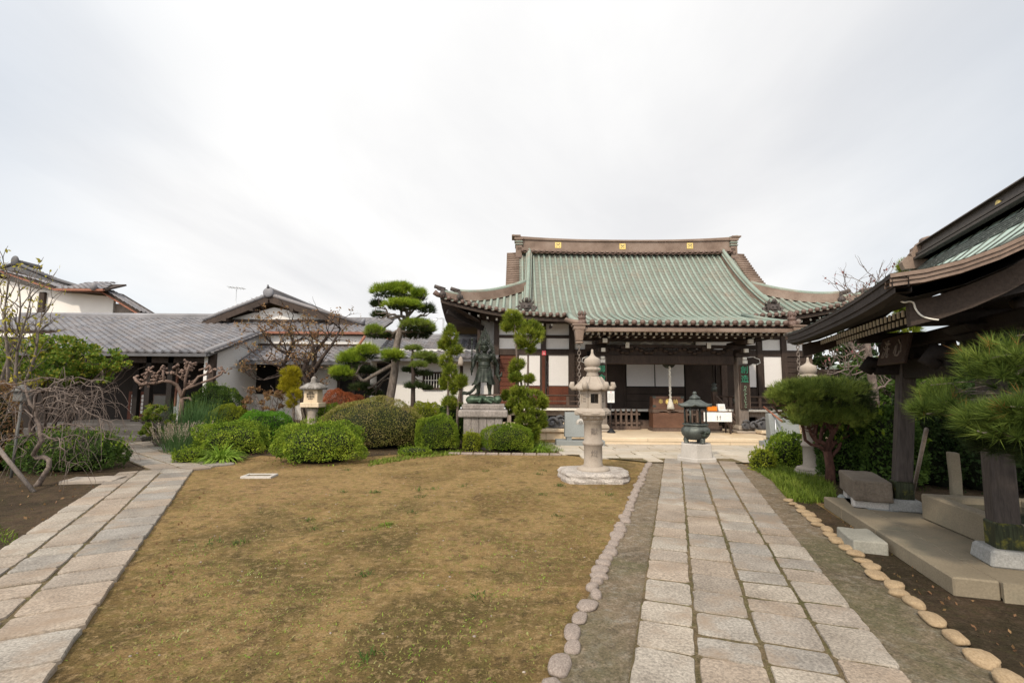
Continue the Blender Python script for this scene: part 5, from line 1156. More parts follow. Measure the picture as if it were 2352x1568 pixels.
mb = MB(); mb.bx(-hw, hw, 0, .42, tz-.03, tz); mb.build('tabletop', M_woodmid, t, local=True)
for sx in (-1, 1):
    for y in (.04, .38): mb = MB(); mb.bx(sx*(hw-.04)-.022, sx*(hw-.04)+.022, y-.022, y+.022, 0, tz-.03); mb.build('leg', M_wood, t, local=True)
zc = zl(968, YT, 1650)-.21
c = hthing('tablecloth', 'white cloth with a few small dark characters hanging from the table front', 'cloth', (a+b2)/2, YT, .21); mb = MB(); mb.grid([[(x, -.012+.004*math.sin(x*30), z) for z in np.linspace(zc, tz-.032, 4)] for x in np.linspace(-hw, hw, 24)]); mb.build('sheet', M_white, c, local=True)
mb = MB()
for x, z0, z1 in ((-.02, .05, .18), (.07, .06, .19)): mb.bx(x-.006, x+.006, -.024, -.018, zc+z0, zc+z1); mb.bx(x-.02, x+.02, -.024, -.0185, zc+(z0+z1)/2+.02, zc+(z0+z1)/2+.028)
mb.build('writing', M_ink, c, local=True)
for px, w_, h_, m, nm, lb in ((1634, .28, .13, M_box_orange, 'orange_box', 'bright orange box on the table beside the clear case'), (1656, .22, .22, M_white, 'display_case', 'slanted clear plastic case on the table beside the orange box')):
    q = TL(px, 940, YT+.2); o = hthing(nm, lb, 'box' if 'orange' in nm else 'display case', q.x, YT+.2, .21+tz); mb = MB()
    if nm == 'orange_box':
        mb.bx(-w_/2, w_/2, -.1, .1, 0, h_); mb.build('box', m, o, local=True, bevel=.004); mb = MB(); mb.bx(-w_/2-.004, w_/2+.004, -.104, .104, h_, h_+.012); mb.build('lid', m, o, local=True)
    else:
        mb.prism([(-.11, -.09, 0), (-.11, .09, 0), (-.11, .09, h_), (-.11, -.02, h_)], (0, 0, 0), (.22, 0, 0)); gl = mb.build('case', surf('clear_plastic', [(.62, .62, .60), (.72, .72, .70)], 8, .15, bmp=0, spec=.6), o, local=True, fix=True); mb = MB(); mb.bx(-.06, .05, -.075, -.06, .02, .14); mb.build('papers', M_tip, gl, local=True)
for k, px in enumerate((1668, 1676)):
    q = TL(px, 940, YT+.15); tag(MB().box((0, 0, .025), (.07, .06, .05)).build('paper_card', M_tip, None, origin=(0, 0, 0), bevel=.003), ('small white card block on the table next to the clear case', 'small white card block at the table end by the stair')[k], 'card').matrix_world = HM @ Matrix.Translation((q.x, YT+.15-HY, .21+tz))
# gray monuments with a round crest, old roof ornaments on the podium
def monument(x, Y, label, crest=True):
    t = hthing('stone_monument', label, 'monument', x, Y, 0)
    mb = MB(); mb.bx(-.66, .66, 0, .5, 0, .17); mb.build('base', M_stonegrey, t, local=True, bevel=.012)
    for sx in (-1, 1): mb = MB(); mb.bx(sx*.3-.07, sx*.3+.07, .12, .4, .17, .25); mb.build('foot', M_stonegrey, t, local=True)
    mb = MB(); mb.prism([(-.42, .10, .25), (-.42, .38, .25), (-.40, .42, .92), (-.40, .24, .92)], (0, 0, 0), (.82, 0, 0)); mb.build('slab', M_stonegrey, t, local=True, bevel=.012, fix=True)
    if crest:
        rot = Matrix.Rotation(R(102), 3, 'X'); c = Vector((.02, .175, .64)); mb = MB(); mb.lathe([(0, -.012), (.115, -.012), (.12, .012), (0, .012)], 28, c, rot=rot); cr = mb.build('crest', M_stonewhite, t, local=True)
        mb = MB(); mb.tube([c+rot @ Vector((.05*math.cos(a), .05*math.sin(a), .016)) for a in np.linspace(0, 2*math.pi, 20)], .008, 5)
        for k in range(3): a = 2*math.pi*k/3+.5; mb.ell(c+rot @ Vector((.022*math.cos(a), .022*math.sin(a), .016)), (.018, .018, .01), 8, 6)
        mb.build('crest_pattern', M_stonegrey, cr, local=True)
q = TL(1334, 1020, 13.25); monument(q.x, 13.25, 'grey stone monument with round pale crest behind the free-standing lantern')
q = TL(1812, 1020, 13.4); monument(q.x, 13.4, 'plain grey stone monument beside the handrail, half hidden by a bush', False)
def ornament(px, Y, s, label):
    q = TL(px, 985, Y); o = hthing('roof_ornament', label, 'roof ornament', q.x, Y, .33); mb = MB(); r = .17*s
    mb.box((0, .06, r*.9), (.62*s, .10, .26*s)); sp = [(r*(1-.085*k)*math.cos(k*.62), -.04-.006*k, r+r*(1-.085*k)*math.sin(k*.62)) for k in range(11)]; mb.tube(sp, [.05*s*(1-.05*k) for k in range(11)], 8)
    mb.ell((0, -.06, r), (.07*s, .06, .07*s), 10, 8)
    for sx in (-1, 1): mb.tube([(sx*.2*s, 0, .02), (sx*.36*s, -.03, .08*s), (sx*.40*s, -.03, .20*s), (sx*.28*s, -.03, .25*s)], [.06*s, .055*s, .05*s, .03*s], 8); mb.tube([(sx*.12*s, 0, .3*s), (sx*.24*s, 0, .36*s), (sx*.36*s, 0, .30*s)], [.05*s, .04*s, .02*s], 8)
    mb.build('swirl_tile', M_tiledark, o, local=True)
ornament(1268, 15.1, 1.1, 'grey swirling old roof ornament on the podium beside the crested monument'); ornament(1773, 15.1, 1.05, 'grey round old roof ornament standing behind the handrail'); ornament(1728, 15.3, .8, 'small dark roof ornament tucked against the right porch column')
# handrail by the steps
a, b2 = TL(1768, 1012, 13.75), TL(1783, 1016, 13.5); t = hthing('handrail', 'steel handrail with orange grip beside the terrace', 'handrail', a.x, 13.75, 0)
for q, zt in ((a, zl(951, 13.75, 1768)), (b2, zl(963, 13.5, 1783))): mb = MB(); mb.tube([(q.x-a.x, q.y-13.75, 0), (q.x-a.x, q.y-13.75, zt)], .02, 8); mb.build('post', M_metal, t, local=True)
u1, u2 = TL(1754, 934, 14.0), TL(1797, 968, 13.25); mb = MB(); mb.tube([(u1.x-a.x, u1.y-13.75, u1.z), (u2.x-a.x, u2.y-13.75, u2.z)], .026, 8); mb.build('grip', M_orange, t, local=True)
# ================================================================ TILED ROOFS AND HOUSES AT THE LEFT
def kawara(mb, O, eu, ev, Wd, L, keep=None, tw=.27, tl=.24):
    """pan-tile roof: every tile a small waved piece that overlaps the one below"""
    O = Vector(O); eu = Vector(eu).normalized(); ev = Vector(ev).normalized(); n = eu.cross(ev)
    if n.z < 0: n = -n
    prof = [(0, .012), (.12, .042), (.25, .05), (.38, .036), (.62, .0), (.85, -.004), (1.02, .010)]
    for r in range(int(L/tl)+1):
        for c in range(int(Wd/tw)+1):
            if keep and not keep((c+.5)*tw, (r+.5)*tl): continue
            if r*tl > L-.02: continue
            l1 = min(tl*1.04, L-r*tl+.01); j = random.uniform(-.004, .004)
            lo = [O+eu*((c+u)*tw)+ev*(r*tl)+n*(h+.030+j) for u, h in prof]; hi = [O+eu*((c+u)*tw)+ev*(r*tl+l1)+n*(h+.004+j) for u, h in prof]
            fr = [O+eu*((c+u)*tw)+ev*(r*tl+.004)+n*(h*.6-.016) for u, h in prof]; k = len(prof)
            mb.add(lo+hi+fr, [(i, i+1, k+i+1, k+i) for i in range(k-1)]+[(2*k+i, 2*k+i+1, i+1, i) for i in range(k-1)], 0, False)
def roofdeck(mb, O, eu, ev, Wd, L, th=.10, mi=1):
    O = Vector(O); eu = Vector(eu).normalized(); ev = Vector(ev).normalized(); n = eu.cross(ev); n = n if n.z > 0 else -n
    a = [O, O+eu*Wd, O+eu*Wd+ev*L, O+ev*L]; mb.prism([p-n*.02 for p in a], (0, 0, 0), -n*th, mi)
def houses():
    # ---------------- entrance house
    e0 = P(475, 810, 14.7); e1 = P(598, 762, 17.8); tpz = P(600, 730, 20.3).z
    s1 = (e1.z-e0.z)/(17.8-14.7); ev = Vector((0, 1, s1)); YRG = 17.8+(tpz-e1.z)/s1*.0+2.6; XR = e0.x*1.0
    t = thing('entrance_house', 'long low house with grey tiled roof, dark entrance porch and white gable', 'house', (-9.5, 17.5, 0))
    sl = math.sqrt(1+s1*s1); Lf = (17.8-14.7)*sl; Lb = (YRG-17.8)*sl
    mb = MB(); X0 = -16.4; kawara(mb, (X0, 14.7, e0.z), (1, 0, 0), ev, XR-X0, Lf+Lb); roofdeck(mb, (X0, 14.7, e0.z), (1, 0, 0), ev, XR-X0, Lf+Lb)
    X1 = -21; XE = -5.1
    for a, b2 in ((X1, X0), (XR, XE)): kawara(mb, (a, 17.8, e1.z), (1, 0, 0), ev, b2-a, Lb); roofdeck(mb, (a, 17.8, e1.z), (1, 0, 0), ev, b2-a, Lb)
    rf = mb.build('roof', [M_tile, M_ceil], t)
    mb = MB(); mb.tube([(XR+.02, 14.64, e0.z+.03), (XR+.02, 17.8, e1.z+.03)], .085, 10); mb.tube([(XR+.02, 14.66, e0.z-.09), (XR+.02, 17.8, e1.z-.09)], .05, 6); mb.build('rake_tiles', M_tile, rf)
    zr = e0.z+s1*(YRG-14.7); mb = MB(); mb.tube([(X1, YRG, zr+.12), (-9.6, YRG, zr+.12)], .10, 10); mb.bx(X1, XE, YRG-.10, YRG+.14, zr-.06, zr+.09); mb.build('ridge', M_tile, rf)
    mb = MB(); mb.bx(X0, XR+.05, 14.60, 14.70, e0.z-.12, e0.z-.03); mb.build('gutter', M_tiledark, t)
    mb = MB(); mb.bx(XR+.15, XE+.05, 17.68, 17.78, e1.z-.08, e1.z+.01); mb.build('rusty_gutter', M_orange, t, bevel=.01)
    mb = MB(); mb.bar((XE+.02, 17.75, e1.z-.03), (XE+.75, 17.2, e1.z-.30), .09, .07); mb.build('rusty_gutter', M_orange, t)
    q0, q1 = P(838, 772, 17.5), P(795, 826, 16.8); mb = MB(); mb.tube([q0, q0+(q1-q0)*.3+Vector((0, 0, -.05)), q1], .05, 8); mb.build('drain_pipe', M_orange, t)
    # walls
    zg = .35
    mb = MB(); mb.prism([(XR-.15, 15.0, zg), (XR-.15, 17.95, zg), (XR-.15, 17.95, e1.z-.1), (XR-.15, 15.0, e0.z-.03)], (0, 0, 0), (-.10, 0, 0)); mb.build('side_wall', M_plaster, t, fix=True)
    mb = MB(); mb.bx(XR-.26, XE-.15, 17.96, 18.1, zg, e1.z-.06); mb.build('front_wall', M_plaster, t)
    mb = MB(); mb.bx(XE-.25, XE-.15, 18.1, 24, zg, e1.z+.1); mb.build('end_wall', M_plaster, t)
    mb = MB(); mb.bx(-20, XR-.27, 17.6, 17.7, 0, e1.z-.28); mb.build('entrance_wall', M_shadewood, t)
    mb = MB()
    for px in (488, 395, 345, 318): q = P(px, 850, 15.1 if px != 318 else 16); mb = MB(); mb.bx(q.x-.08, q.x+.08, q.y-.08, q.y+.08, zg, e0.z+.05); mb.build('post', M_wood if px == 488 else M_shadewood, t)
    mb = MB(); mb.bx(-16, XR-.1, 15.02, 15.18, e0.z-.30, e0.z-.08); mb.build('beam', M_wood, t)
    a, b2 = P(296, 905, 17.3), P(332, 950, 17.3); mb = MB(); mb.bx(a.x, b2.x, 17.3, 17.34, b2.z-.35, a.z+.1); dr = mb.build('sliding_door', M_woodred, t)
    mb = MB(); mb.bx(a.x+.10, b2.x-.04, 17.28, 17.295, b2.z, a.z); mb.build('paper_pane', M_plaster, dr); mb = MB()
    for i in range(5): x = a.x+.10+(b2.x-a.x-.14)*i/4; mb.bx(x-.012, x+.012, 17.262, 17.28, b2.z, a.z)
    for i in range(6): z = b2.z+(a.z-b2.z)*i/5; mb.bx(a.x+.10, b2.x-.04, 17.264, 17.278, z-.012, z+.012)
    mb.build('lattice', M_woodred, dr)
    a, b2 = P(352, 905, 17.0), P(392, 960, 17.0); mb = MB(); mb.bx(a.x, b2.x, 17.0, 17.05, zg, a.z); pn = mb.build('wall_panel', M_woodmid, t); mb = MB(); mb.bx(a.x+.05, b2.x-.05, 16.985, 17.0, a.z-.75, a.z-.05); mb.build('glass_pane', surf('dull_glass', [(.10, .095, .085), (.16, .15, .135)], 2, .2, bmp=0, spec=.5), pn)
    a, b2 = P(396, 900, 16.6), P(418, 930, 16.6); mb = MB(); mb.bx(a.x, b2.x, 16.6, 16.66, zg, a.z); mb.build('wall_panel', M_plaster, t); mb = MB(); mb.bx(a.x-.1, b2.x+.9, 16.55, 16.6, a.z, a.z+.12); mb.build('wall_beam', M_shadewood, t)
    a = P(400, 905, 15.9); mb = MB(); mb.bx(a.x-.07, a.x+.07, 15.9, 15.95, .9, 1.9); mb.build('door_plate', M_gold if False else M_orange, t)
    # pent roof over the openings
    pe = P(545, 829, 16.6).z; pt = P(600, 796, 17.9).z; v2 = Vector((0, 1, (pt-pe)/1.3)); mb = MB(); px0 = XR-.0; px1 = P(800, 828, 16.6).x
    kawara(mb, (px0, 16.6, pe), (1, 0, 0), v2, px1-px0, 1.3*math.sqrt(1+v2.z**2)); roofdeck(mb, (px0, 16.6, pe), (1, 0, 0), v2, px1-px0, 1.3*math.sqrt(1+v2.z**2)); pr = mb.build('pent_roof', [M_tile, M_ceil], t)
    mb = MB(); mb.bx(px0, px1, 16.5, 16.6, pe-.11, pe-.01); mb.bar((px0, 16.55, pe-.04), (px0, 17.95, pt-.02), .10, .12); mb.build('pent_edge', M_tiledark, pr)
    for a, b2, y0, y1, m in ((585, 690, 838, 905, M_black), (780, 845, 836, 930, M_black)):
        u, w_ = P(a, y0, 17.92), P(b2, y1, 17.92); mb = MB(); mb.bx(u.x, w_.x, 17.92, 17.955, w_.z, u.z); wn = mb.build('window', m, t); mb = MB()
        for x in (u.x, (u.x+w_.x)/2, w_.x): mb.bx(x-.05, x+.05, 17.88, 17.92, w_.z, u.z+.05)
        mb.bx(u.x-.05, w_.x+.05, 17.875, 17.92, u.z, u.z+.08); mb.build('window_frame', M_wood, wn)
    mb = MB(); mb.bx(XR-.2, XE-.15, 17.9, 17.955, pt+.05, pt+.12); mb.build('wall_beam', M_wood, t)
    # white gable with its own roof
    ap = P(621, 680, 19.2); fl = P(470, 739, 19.2); fr = P(838, 750, 19.2); d = 6.5
    mb = MB(); zb = fl.z+.15; mb.prism([(ap.x-(ap.x-fl.x)*.72, 19.55, zb), (ap.x+(fr.x-ap.x)*.66, 19.55, zb), (ap.x, 19.55, ap.z-.40)], (0, 0, 0), (0, .1, 0)); mb.build('gable_wall', M_plaster, t, fix=True)
    gm = MB()
    for foot, sg in ((fl, -1), (fr, 1)):
        dv = (ap-foot); dv.y = 0; Lg = dv.length; ev_ = dv.normalized(); eu = Vector((0, 1, 0)) if sg < 0 else Vector((0, 1, 0))
        kawara(gm, (foot.x, 19.15, foot.z), eu, ev_, d, Lg); roofdeck(gm, (foot.x, 19.15, foot.z), eu, ev_, d, Lg, .12)
    gr = gm.build('gable_roof', [M_tile, M_ceil], t)
    mb = MB()
    for foot in (fl, fr):
        mb.bar((foot.x, 19.12, foot.z-.13), (ap.x, 19.12, ap.z-.13), .07, .26)
    mb.build('barge_board', M_wood, gr)
    mb = MB(); n_ = 14
    for foot in (fl, fr):
        mb.tube([(foot.x, 19.10, foot.z+.08), (ap.x, 19.10, ap.z+.06)], .07, 8); dv = Vector((ap.x-foot.x, 0, ap.z-foot.z))
        for i in range(n_): q = Vector((foot.x, 19.06, foot.z+.07))+dv*(i+.5)/n_; mb.tube([q, q+Vector((0, .12, 0))], .075, 8)
    mb.bx(ap.x-.13, ap.x+.13, 19.06, 19.06+d, ap.z-.02, ap.z+.20); mb.tube([(ap.x, 19.0, ap.z+.26), (ap.x, 19+d, ap.z+.26)], .10, 8); mb.ell((ap.x, 19.02, ap.z+.12), (.22, .07, .20), 10, 8); mb.tube([(ap.x, 19.0, ap.z+.3), (ap.x, 18.95, ap.z+.42)], [.06, .03], 6); mb.tube([(fr.x-.05, 19.0, fr.z+.1), (fr.x+.05, 18.95, fr.z+.28)], [.12, .05], 8); mb.build('gable_edge_tiles', M_tile, gr)
    mb = MB()
    for k in (.35, .75):
        for foot in (fl, fr): q = Vector(foot).lerp(ap, k); mb.bx(q.x-.07, q.x+.07, 19.0, 19.5, q.z-.36, q.z-.24)
    mb.bx(fl.x+.5, fr.x-.9, 19.42, 19.54, zb-.10, zb); mb.build('purlin_end', M_wood, gr)
    # stone steps in front of the dark entrance
    st = thing('entrance_steps', 'worn dark stone steps leading up to the shaded house entrance', 'steps', (-11.5, 14.2, 0))
    for k, (y0, y1, z1) in enumerate(((13.75, 14.25, .14), (14.25, 14.8, .30), (14.8, 17, .40))): mb = MB(); mb.bx(-14.5, -10.4+.1*k, y0, y1, 0, z1); mb.build('step', M_stepd, st, bevel=.02)
    # ---------------- two-storey storehouse at the far left
    t = thing('storehouse', 'taller white-walled house with rusty eaves rising behind the entrance roof', 'house', (-22, 23, 0)); Y = 22.4
    ribbon = [P(x, y, Y) for x, y in ((-160, 588), (0, 624), (95, 656), (132, 668), (236, 672), (322, 724))]
    mb = MB(); mb.prism([(p.x, Y, p.z) for p in ribbon]+[(p.x, Y, p.z+.16) for p in ribbon[::-1]], (0, 0, 0), (0, 1.2, 0)); lr = mb.build('lower_roof', M_ceil, t, fix=True)
    mb = MB()
    for a, b2 in zip(ribbon[2:], ribbon[3:]):
        dv = Vector((b2.x-a.x, 0, b2.z-a.z)); kawara(mb, (a.x, Y-.05, a.z+.17), (0, 1, 0), dv, .55, dv.length)
    a, b2 = ribbon[0], ribbon[2]; dv = Vector((b2.x-a.x, 0, b2.z-a.z)); kawara(mb, (a.x, Y-.05, a.z+.19), (0, 1, 0), dv, 4.5, dv.length); mb.build('tiles', M_tile, lr)
    sk0, sk1 = P(128, 666, Y-.4), P(240, 671, Y-.4); mb = MB(); v3 = Vector((0, 1, .42)); kawara(mb, (sk0.x, Y-.4, sk0.z+.06), (1, 0, 0), v3, sk1.x-sk0.x, 1.6, lambda s, r: s > r*.3 and s < (sk1.x-sk0.x)-r*.5); roofdeck(mb, (sk0.x, Y-.4, sk0.z+.06), (1, 0, 0), v3, sk1.x-sk0.x, 1.3, .08); mb.build('skirt_roof', [M_tile, M_ceil], lr)
    mb = MB()
    for a, b2 in zip(ribbon[:-1], ribbon[1:]): mb.bar((a.x, Y-.06, a.z+.02), (b2.x, Y-.06, b2.z+.02), .07, .06)
    mb.bx(sk0.x, sk1.x, Y-.5, Y-.4, sk0.z-.04, sk0.z+.05); mb.build('rusty_gutter', M_orange, lr)
    mb = MB(); w1 = P(260, 700, Y+.5); mb.prism([(P(-200, 700, Y+.5).x, Y+.5, 0), (w1.x, Y+.5, 0), (w1.x, Y+.5, P(260, 682, Y+.5).z), (P(130, 0, Y).x, Y+.5, P(130, 664, Y+.5).z), (P(-200, 600, Y).x, Y+.5, P(-200, 590, Y+.5).z)], (0, 0, 0), (0, .15, 0)); mb.build('wall', M_plaster, t, fix=True)
    u = P(235, 674, Y); mb = MB(); mb.tube([(u.x, Y-.45, u.z+.14), (u.x-.1, Y+.3, u.z+.30)], .09, 8); mb.ell((u.x, Y-.5, u.z+.22), (.16, .12, .18), 10, 8); mb.build('hip_ridge', M_tile, lr)
    mb = MB(); u = P(100, 700, Y+.5); mb.bx(u.x-.12, u.x+.12, Y+.36, Y+.5, 1, u.z+.6); mb.build('wall_post', M_wood, t); mb = MB(); mb.bx(w1.x-.02, w1.x+.9, Y+.6, Y+.7, 0, u.z+.1); mb.build('side_wall', M_woodgrey, t)
    Yu = 23.6; rb = [P(x, y, Yu) for x, y in ((-190, 680), (38, 610), (120, 644), (222, 676))]
    gm = MB()
    for a, b2 in ((rb[0], rb[1]), (rb[2], rb[1]), (rb[3], rb[2])):
        dv = Vector((b2.x-a.x, 0, b2.z-a.z)); kawara(gm, (a.x, Yu, a.z+.05), (0, 1, 0), dv, .8, dv.length); roofdeck(gm, (a.x, Yu, a.z+.05), (0, 1, 0), dv, .8, dv.length, .16)
    up = gm.build('upper_roof', [M_tile, M_ceil], t)
    mb = MB()
    for a, b2 in zip(rb[:-1], rb[1:]): mb.tube([(a.x, Yu-.05, a.z+.12), (b2.x, Yu-.05, b2.z+.12)], .08, 8); mb.bar((a.x, Yu-.02, a.z-.12), (b2.x, Yu-.02, b2.z-.12), .08, .24)
    a = rb[1]; mb.tube([(a.x, Yu-.1, a.z+.20), (a.x, Yu+1.2, a.z+.20)], .12, 8); mb.ell((a.x, Yu-.1, a.z+.22), (.2, .08, .26), 10, 8); mb.build('roof_edge', M_tiledark, up)
    mb = MB(); mb.prism([(rb[0].x+1, Yu+.3, rb[0].z-.3), (rb[3].x-1, Yu+.3, rb[3].z-.3), (rb[1].x, Yu+.3, rb[1].z-.25)], (0, 0, 0), (0, .1, 0)); mb.build('gable_wall', M_plaster, up, fix=True)
    # ---------------- antenna, street lamp
    q = P(541, 700, 24); zt = P(541, 660, 24).z; t = thing('antenna', 'thin television antenna on a pole above the tiled roof ridge', 'antenna', (q.x, 24, 2)); mb = MB(); mb.tube([(q.x, 24, 2), (q.x, 24, zt+.05)], .022, 6); mb.build('pole', M_metal, t)
    mb = MB(); mb.tube([(q.x-.4, 24, zt+.02), (q.x+.42, 24, zt-.06)], .014, 5)
    for k in range(6): x = q.x-.38+k*.15; z_ = zt+.02-.08*(x-q.x+.4)/.82; mb.tube([(x, 23.8, z_), (x, 24.2, z_)], .009, 4); mb.tube([(x, 24, z_-.08), (x, 24, z_+.08)], .009, 4)
    mb.build('aerial', M_metal, t)
    Yl = 30; q = P(1017, 800, Yl); zt = P(1017, 731, Yl).z; t = thing('street_lamp', 'slim grey street lamp rising behind the corridor roof', 'street lamp', (q.x, Yl, 0)); mb = MB(); mb.tube([(q.x, Yl, 0), (q.x, Yl, zt)], [.10, .06], 8); mb.build('pole', M_metal, t); mb = MB(); l = P(1001, 732, Yl); mb.tube([(q.x, Yl, zt), (l.x, Yl, zt)], .03, 6); mb.build('arm', M_metal, t); mb = MB(); mb.box((l.x-.05, Yl, l.z-.05), (.32, .18, .12), taper=.7); mb.build('lamp_head', M_metal, t, bevel=.02)
    # ---------------- corridor between house and hall
    t = thing('corridor_building', 'low white corridor building with grey tiled roof joining the temple hall', 'corridor', (-3, 19, 0)); Ye = 18.0; zc = P(950, 822, Ye).z; zr = P(950, 779, 20.4).z; v = Vector((0, 1, (zr-zc)/2.4)); L = 2.4*math.sqrt(1+v.z**2); x0, x1 = P(846, 822, Ye).x, P(1136, 822, Ye).x
    mb = MB(); kawara(mb, (x0, Ye, zc), (1, 0, 0), v, x1-x0, L); roofdeck(mb, (x0, Ye, zc), (1, 0, 0), v, x1-x0, L); rf = mb.build('roof', [M_tile, M_ceil], t)
    mb = MB(); mb.bx(x0-.6, x1, 20.3, 20.6, zr-.05, zr+.12); mb.tube([(x0-.6, 20.45, zr+.16), (x1, 20.45, zr+.16)], .09, 8); mb.build('ridge', M_tile, rf); mb = MB(); mb.bx(x0, x1, Ye-.1, Ye, zc-.12, zc-.03); mb.build('gutter', M_tiledark, t)
    Yw = 18.8; mb = MB(); mb.bx(P(755, 850, Yw).x, x1, Yw, Yw+.15, .75, zc+.4); mb.build('wall', M_plaster, t); mb = MB(); mb.bx(P(755, 850, Yw).x, x1, Yw-.06, Yw+.02, .62, .80); mb.build('sill_beam', M_woodmid, t); mb = MB(); mb.bx(P(755, 850, Yw).x, x1, Yw+.2, Yw+.3, 0, .7); mb.build('underfloor', M_black, t)
    for px in (758, 797, 898, 902, 1060): q = P(px, 860, Yw); mb = MB(); mb.bx(q.x-.06, q.x+.06, Yw-.06, Yw, .3, zc+.3); mb.build('post', M_wood, t)
    for a, b2, y0, y1 in ((800, 893, 838, 925), (975, 1012, 858, 890)):
        u, w_ = P(a, y0, Yw-.03), P(b2, y1, Yw-.03); mb = MB(); mb.bx(u.x, w_.x, Yw-.03, Yw-.002, w_.z, u.z); wn = mb.build('window', M_black, t); mb = MB(); mb.bx(u.x-.06, w_.x+.06, Yw-.08, Yw-.03, u.z, u.z+.08); mb.bx(u.x-.06, w_.x+.06, Yw-.08, Yw-.03, w_.z-.08, w_.z); mb.bx(u.x-.06, u.x, Yw-.08, Yw-.03, w_.z, u.z); mb.bx(w_.x, w_.x+.06, Yw-.08, Yw-.03, w_.z, u.z); mb.build('window_frame', M_wood, wn)
        if a > 900:
            mb = MB()
            for k in range(6): x = u.x+(w_.x-u.x)*(k+.5)/6; mb.bx(x-.012, x+.012, Yw-.05, Yw-.035, w_.z, u.z)
            mb.bx(u.x, w_.x, Yw-.052, Yw-.036, (u.z+w_.z)/2, (u.z+w_.z)/2+.03); mb.build('lattice', M_tip, wn)
    mb = MB(); mb.bx(P(902, 860, Yw).x, x1, Yw-.012, Yw-.001, zc-.9, zc-.86); mb.build('wall_strip', M_tip, t)
houses()
# ---------------- building behind the right-hand trees
t = thing('rear_building', 'low dark building with pale green roof behind the bare tree', 'building', (13, 17, 0)); Y = 16.0
a, b2, c2, d2 = P(1905, 842, Y), P(2075, 832, Y), P(2075, 803, Y+1.8), P(1990, 818, Y+1.8)
mb = MB(); mb.prism([a, b2+Vector((3, 0, 0)), c2+Vector((3, 0, 0)), d2], (0, 0, 0), (0, 0, -.08)); mb.build('roof', M_copper, t, fix=True); mb = MB(); mb.bx(a.x+.3, b2.x+4, Y+.3, Y+4, 0, a.z-.05); mb.build('wall', M_ceil, t)

# ================================================================ WATER PAVILION
PA = R(20.3); pd_ = Vector((math.sin(PA), math.cos(PA), 0)); pe_ = Vector((math.cos(PA), -math.sin(PA), 0)); UP = Vector((0, 0, 1))
PN = P(2046, 646, 3.5); PL = 4.25; RQ = 1.72; RZ = P(2352, 417, 5.2)
pav = thing('water_pavilion', 'dark timber water pavilion with green copper roof and white-tipped rafters', 'pavilion', (PN.x, PN.y, 0), -PA)
def PP(t_, q_, z_): return Vector((PN.x, PN.y, 0))+pd_*t_+pe_*q_+UP*z_   # along the ridge, across it, height
zE = PN.z; zR0 = zE+1.02
def zq(q_): s = min(1, abs(q_)/RQ); return zE+(zR0-zE)*(.115*s+.885*s*s)
QS = np.linspace(0, RQ, 9)
mb = MB(); n = 26
tl_ = lambda t_, s: .06*(abs(t_/PL-.5)*2)**3*(1-s)
for side in (0, 1):
    rows = [[PP(PL*i/n, q if side == 0 else 2*RQ-q, zq(q)+tl_(PL*i/n, q/RQ)) for q in QS] for i in range(n+1)]; mb.grid(rows, flip=side == 0)
prf = mb.build('roof', M_sheet, pav)
mb = MB()                                     # standing seams down the slope
for i in range(1, 15):
    t_ = PL*i/15
    for side in (0, 1): mb.tube([PP(t_, q if side == 0 else 2*RQ-q, zq(q)+.008+tl_(t_, q/RQ)) for q in QS], .007, 5)
for k in range(1, 6):
    q = RQ-.10-.045*k; mb.tube([PP(.0, q, zq(q)+.012), PP(PL, q, zq(q)+.012)], .014, 5)
mb.build('seam', M_censer, prf)
mb = MB()                                     # thick layered edge along the eaves and the gable ends
for side in (0, 1):
    q0 = 0 if side == 0 else 2*RQ; sgn = 1 if side == 0 else -1
    for k in range(3):
        rows = []
        for i in range(n+1):
            t_ = PL*i/n; z0 = zE+tl_(t_, 0)-.005-(.0, .03, .10)[k]; qq = q0+sgn*(.012*k-.0); rows.append([PP(t_, qq, z0), PP(t_, qq+sgn*.012*0, z0-(.028, .068, .04)[k]), PP(t_, qq+sgn*.10, z0-(.028, .068, .04)[k]), PP(t_, qq+sgn*.10, z0)])
        mb.grid([r+r[:1] for r in rows], 0, sm=False)
mb.build('eave_fascia', M_fascia, pav, fix=True)
for te in (0, PL):
    sg = 1 if te == 0 else -1; mb = MB()
    for side in (0, 1):
        for k in range(3):
            rows = []
            for q in QS:
                qq = q if side == 0 else 2*RQ-q; z0 = zq(q)+tl_(te, q/RQ)-.004-.031*k; t0 = te+sg*.014*k; rows.append([PP(t0, qq, z0), PP(t0, qq, z0-.028), PP(t0+sg*.10, qq, z0-.028), PP(t0+sg*.10, qq, z0)])
            mb.grid([r+r[:1] for r in rows], 0, sm=False)
    mb.build('gable_fascia', M_bronzebrown, pav, fix=True)
    mb = MB()
    for side in (0, 1):
        bot = []; top = []
        for q in np.linspace(.18, RQ, 9): qq = q if side == 0 else 2*RQ-q; top.append(PP(te+sg*.22, qq, zq(q)-.15)); bot.append(PP(te+sg*.22, qq, zq(q)-.15-.14-.05*(1-q/RQ)))
        mb.prism(top+bot[::-1], (0, 0, 0), pd_*(sg*.07))
    bb = mb.build('barge_board', M_ceil, pav, fix=True)
    for side in (0, 1):
        mb = MB()
        crv = [(.11, -.13), (.145, -.155), (.18, -.15), (.205, -.165), (.215, -.21), (.245, -.26), (.29, -.285), (.35, -.30)]; pts_ = [PP(te+sg*.215, q if side == 0 else 2*RQ-q, zq(.2)+z) for q, z in crv]; mb.tube(curve(pts_), .0065, 6); mb.build('white_edge', M_tip, bb)
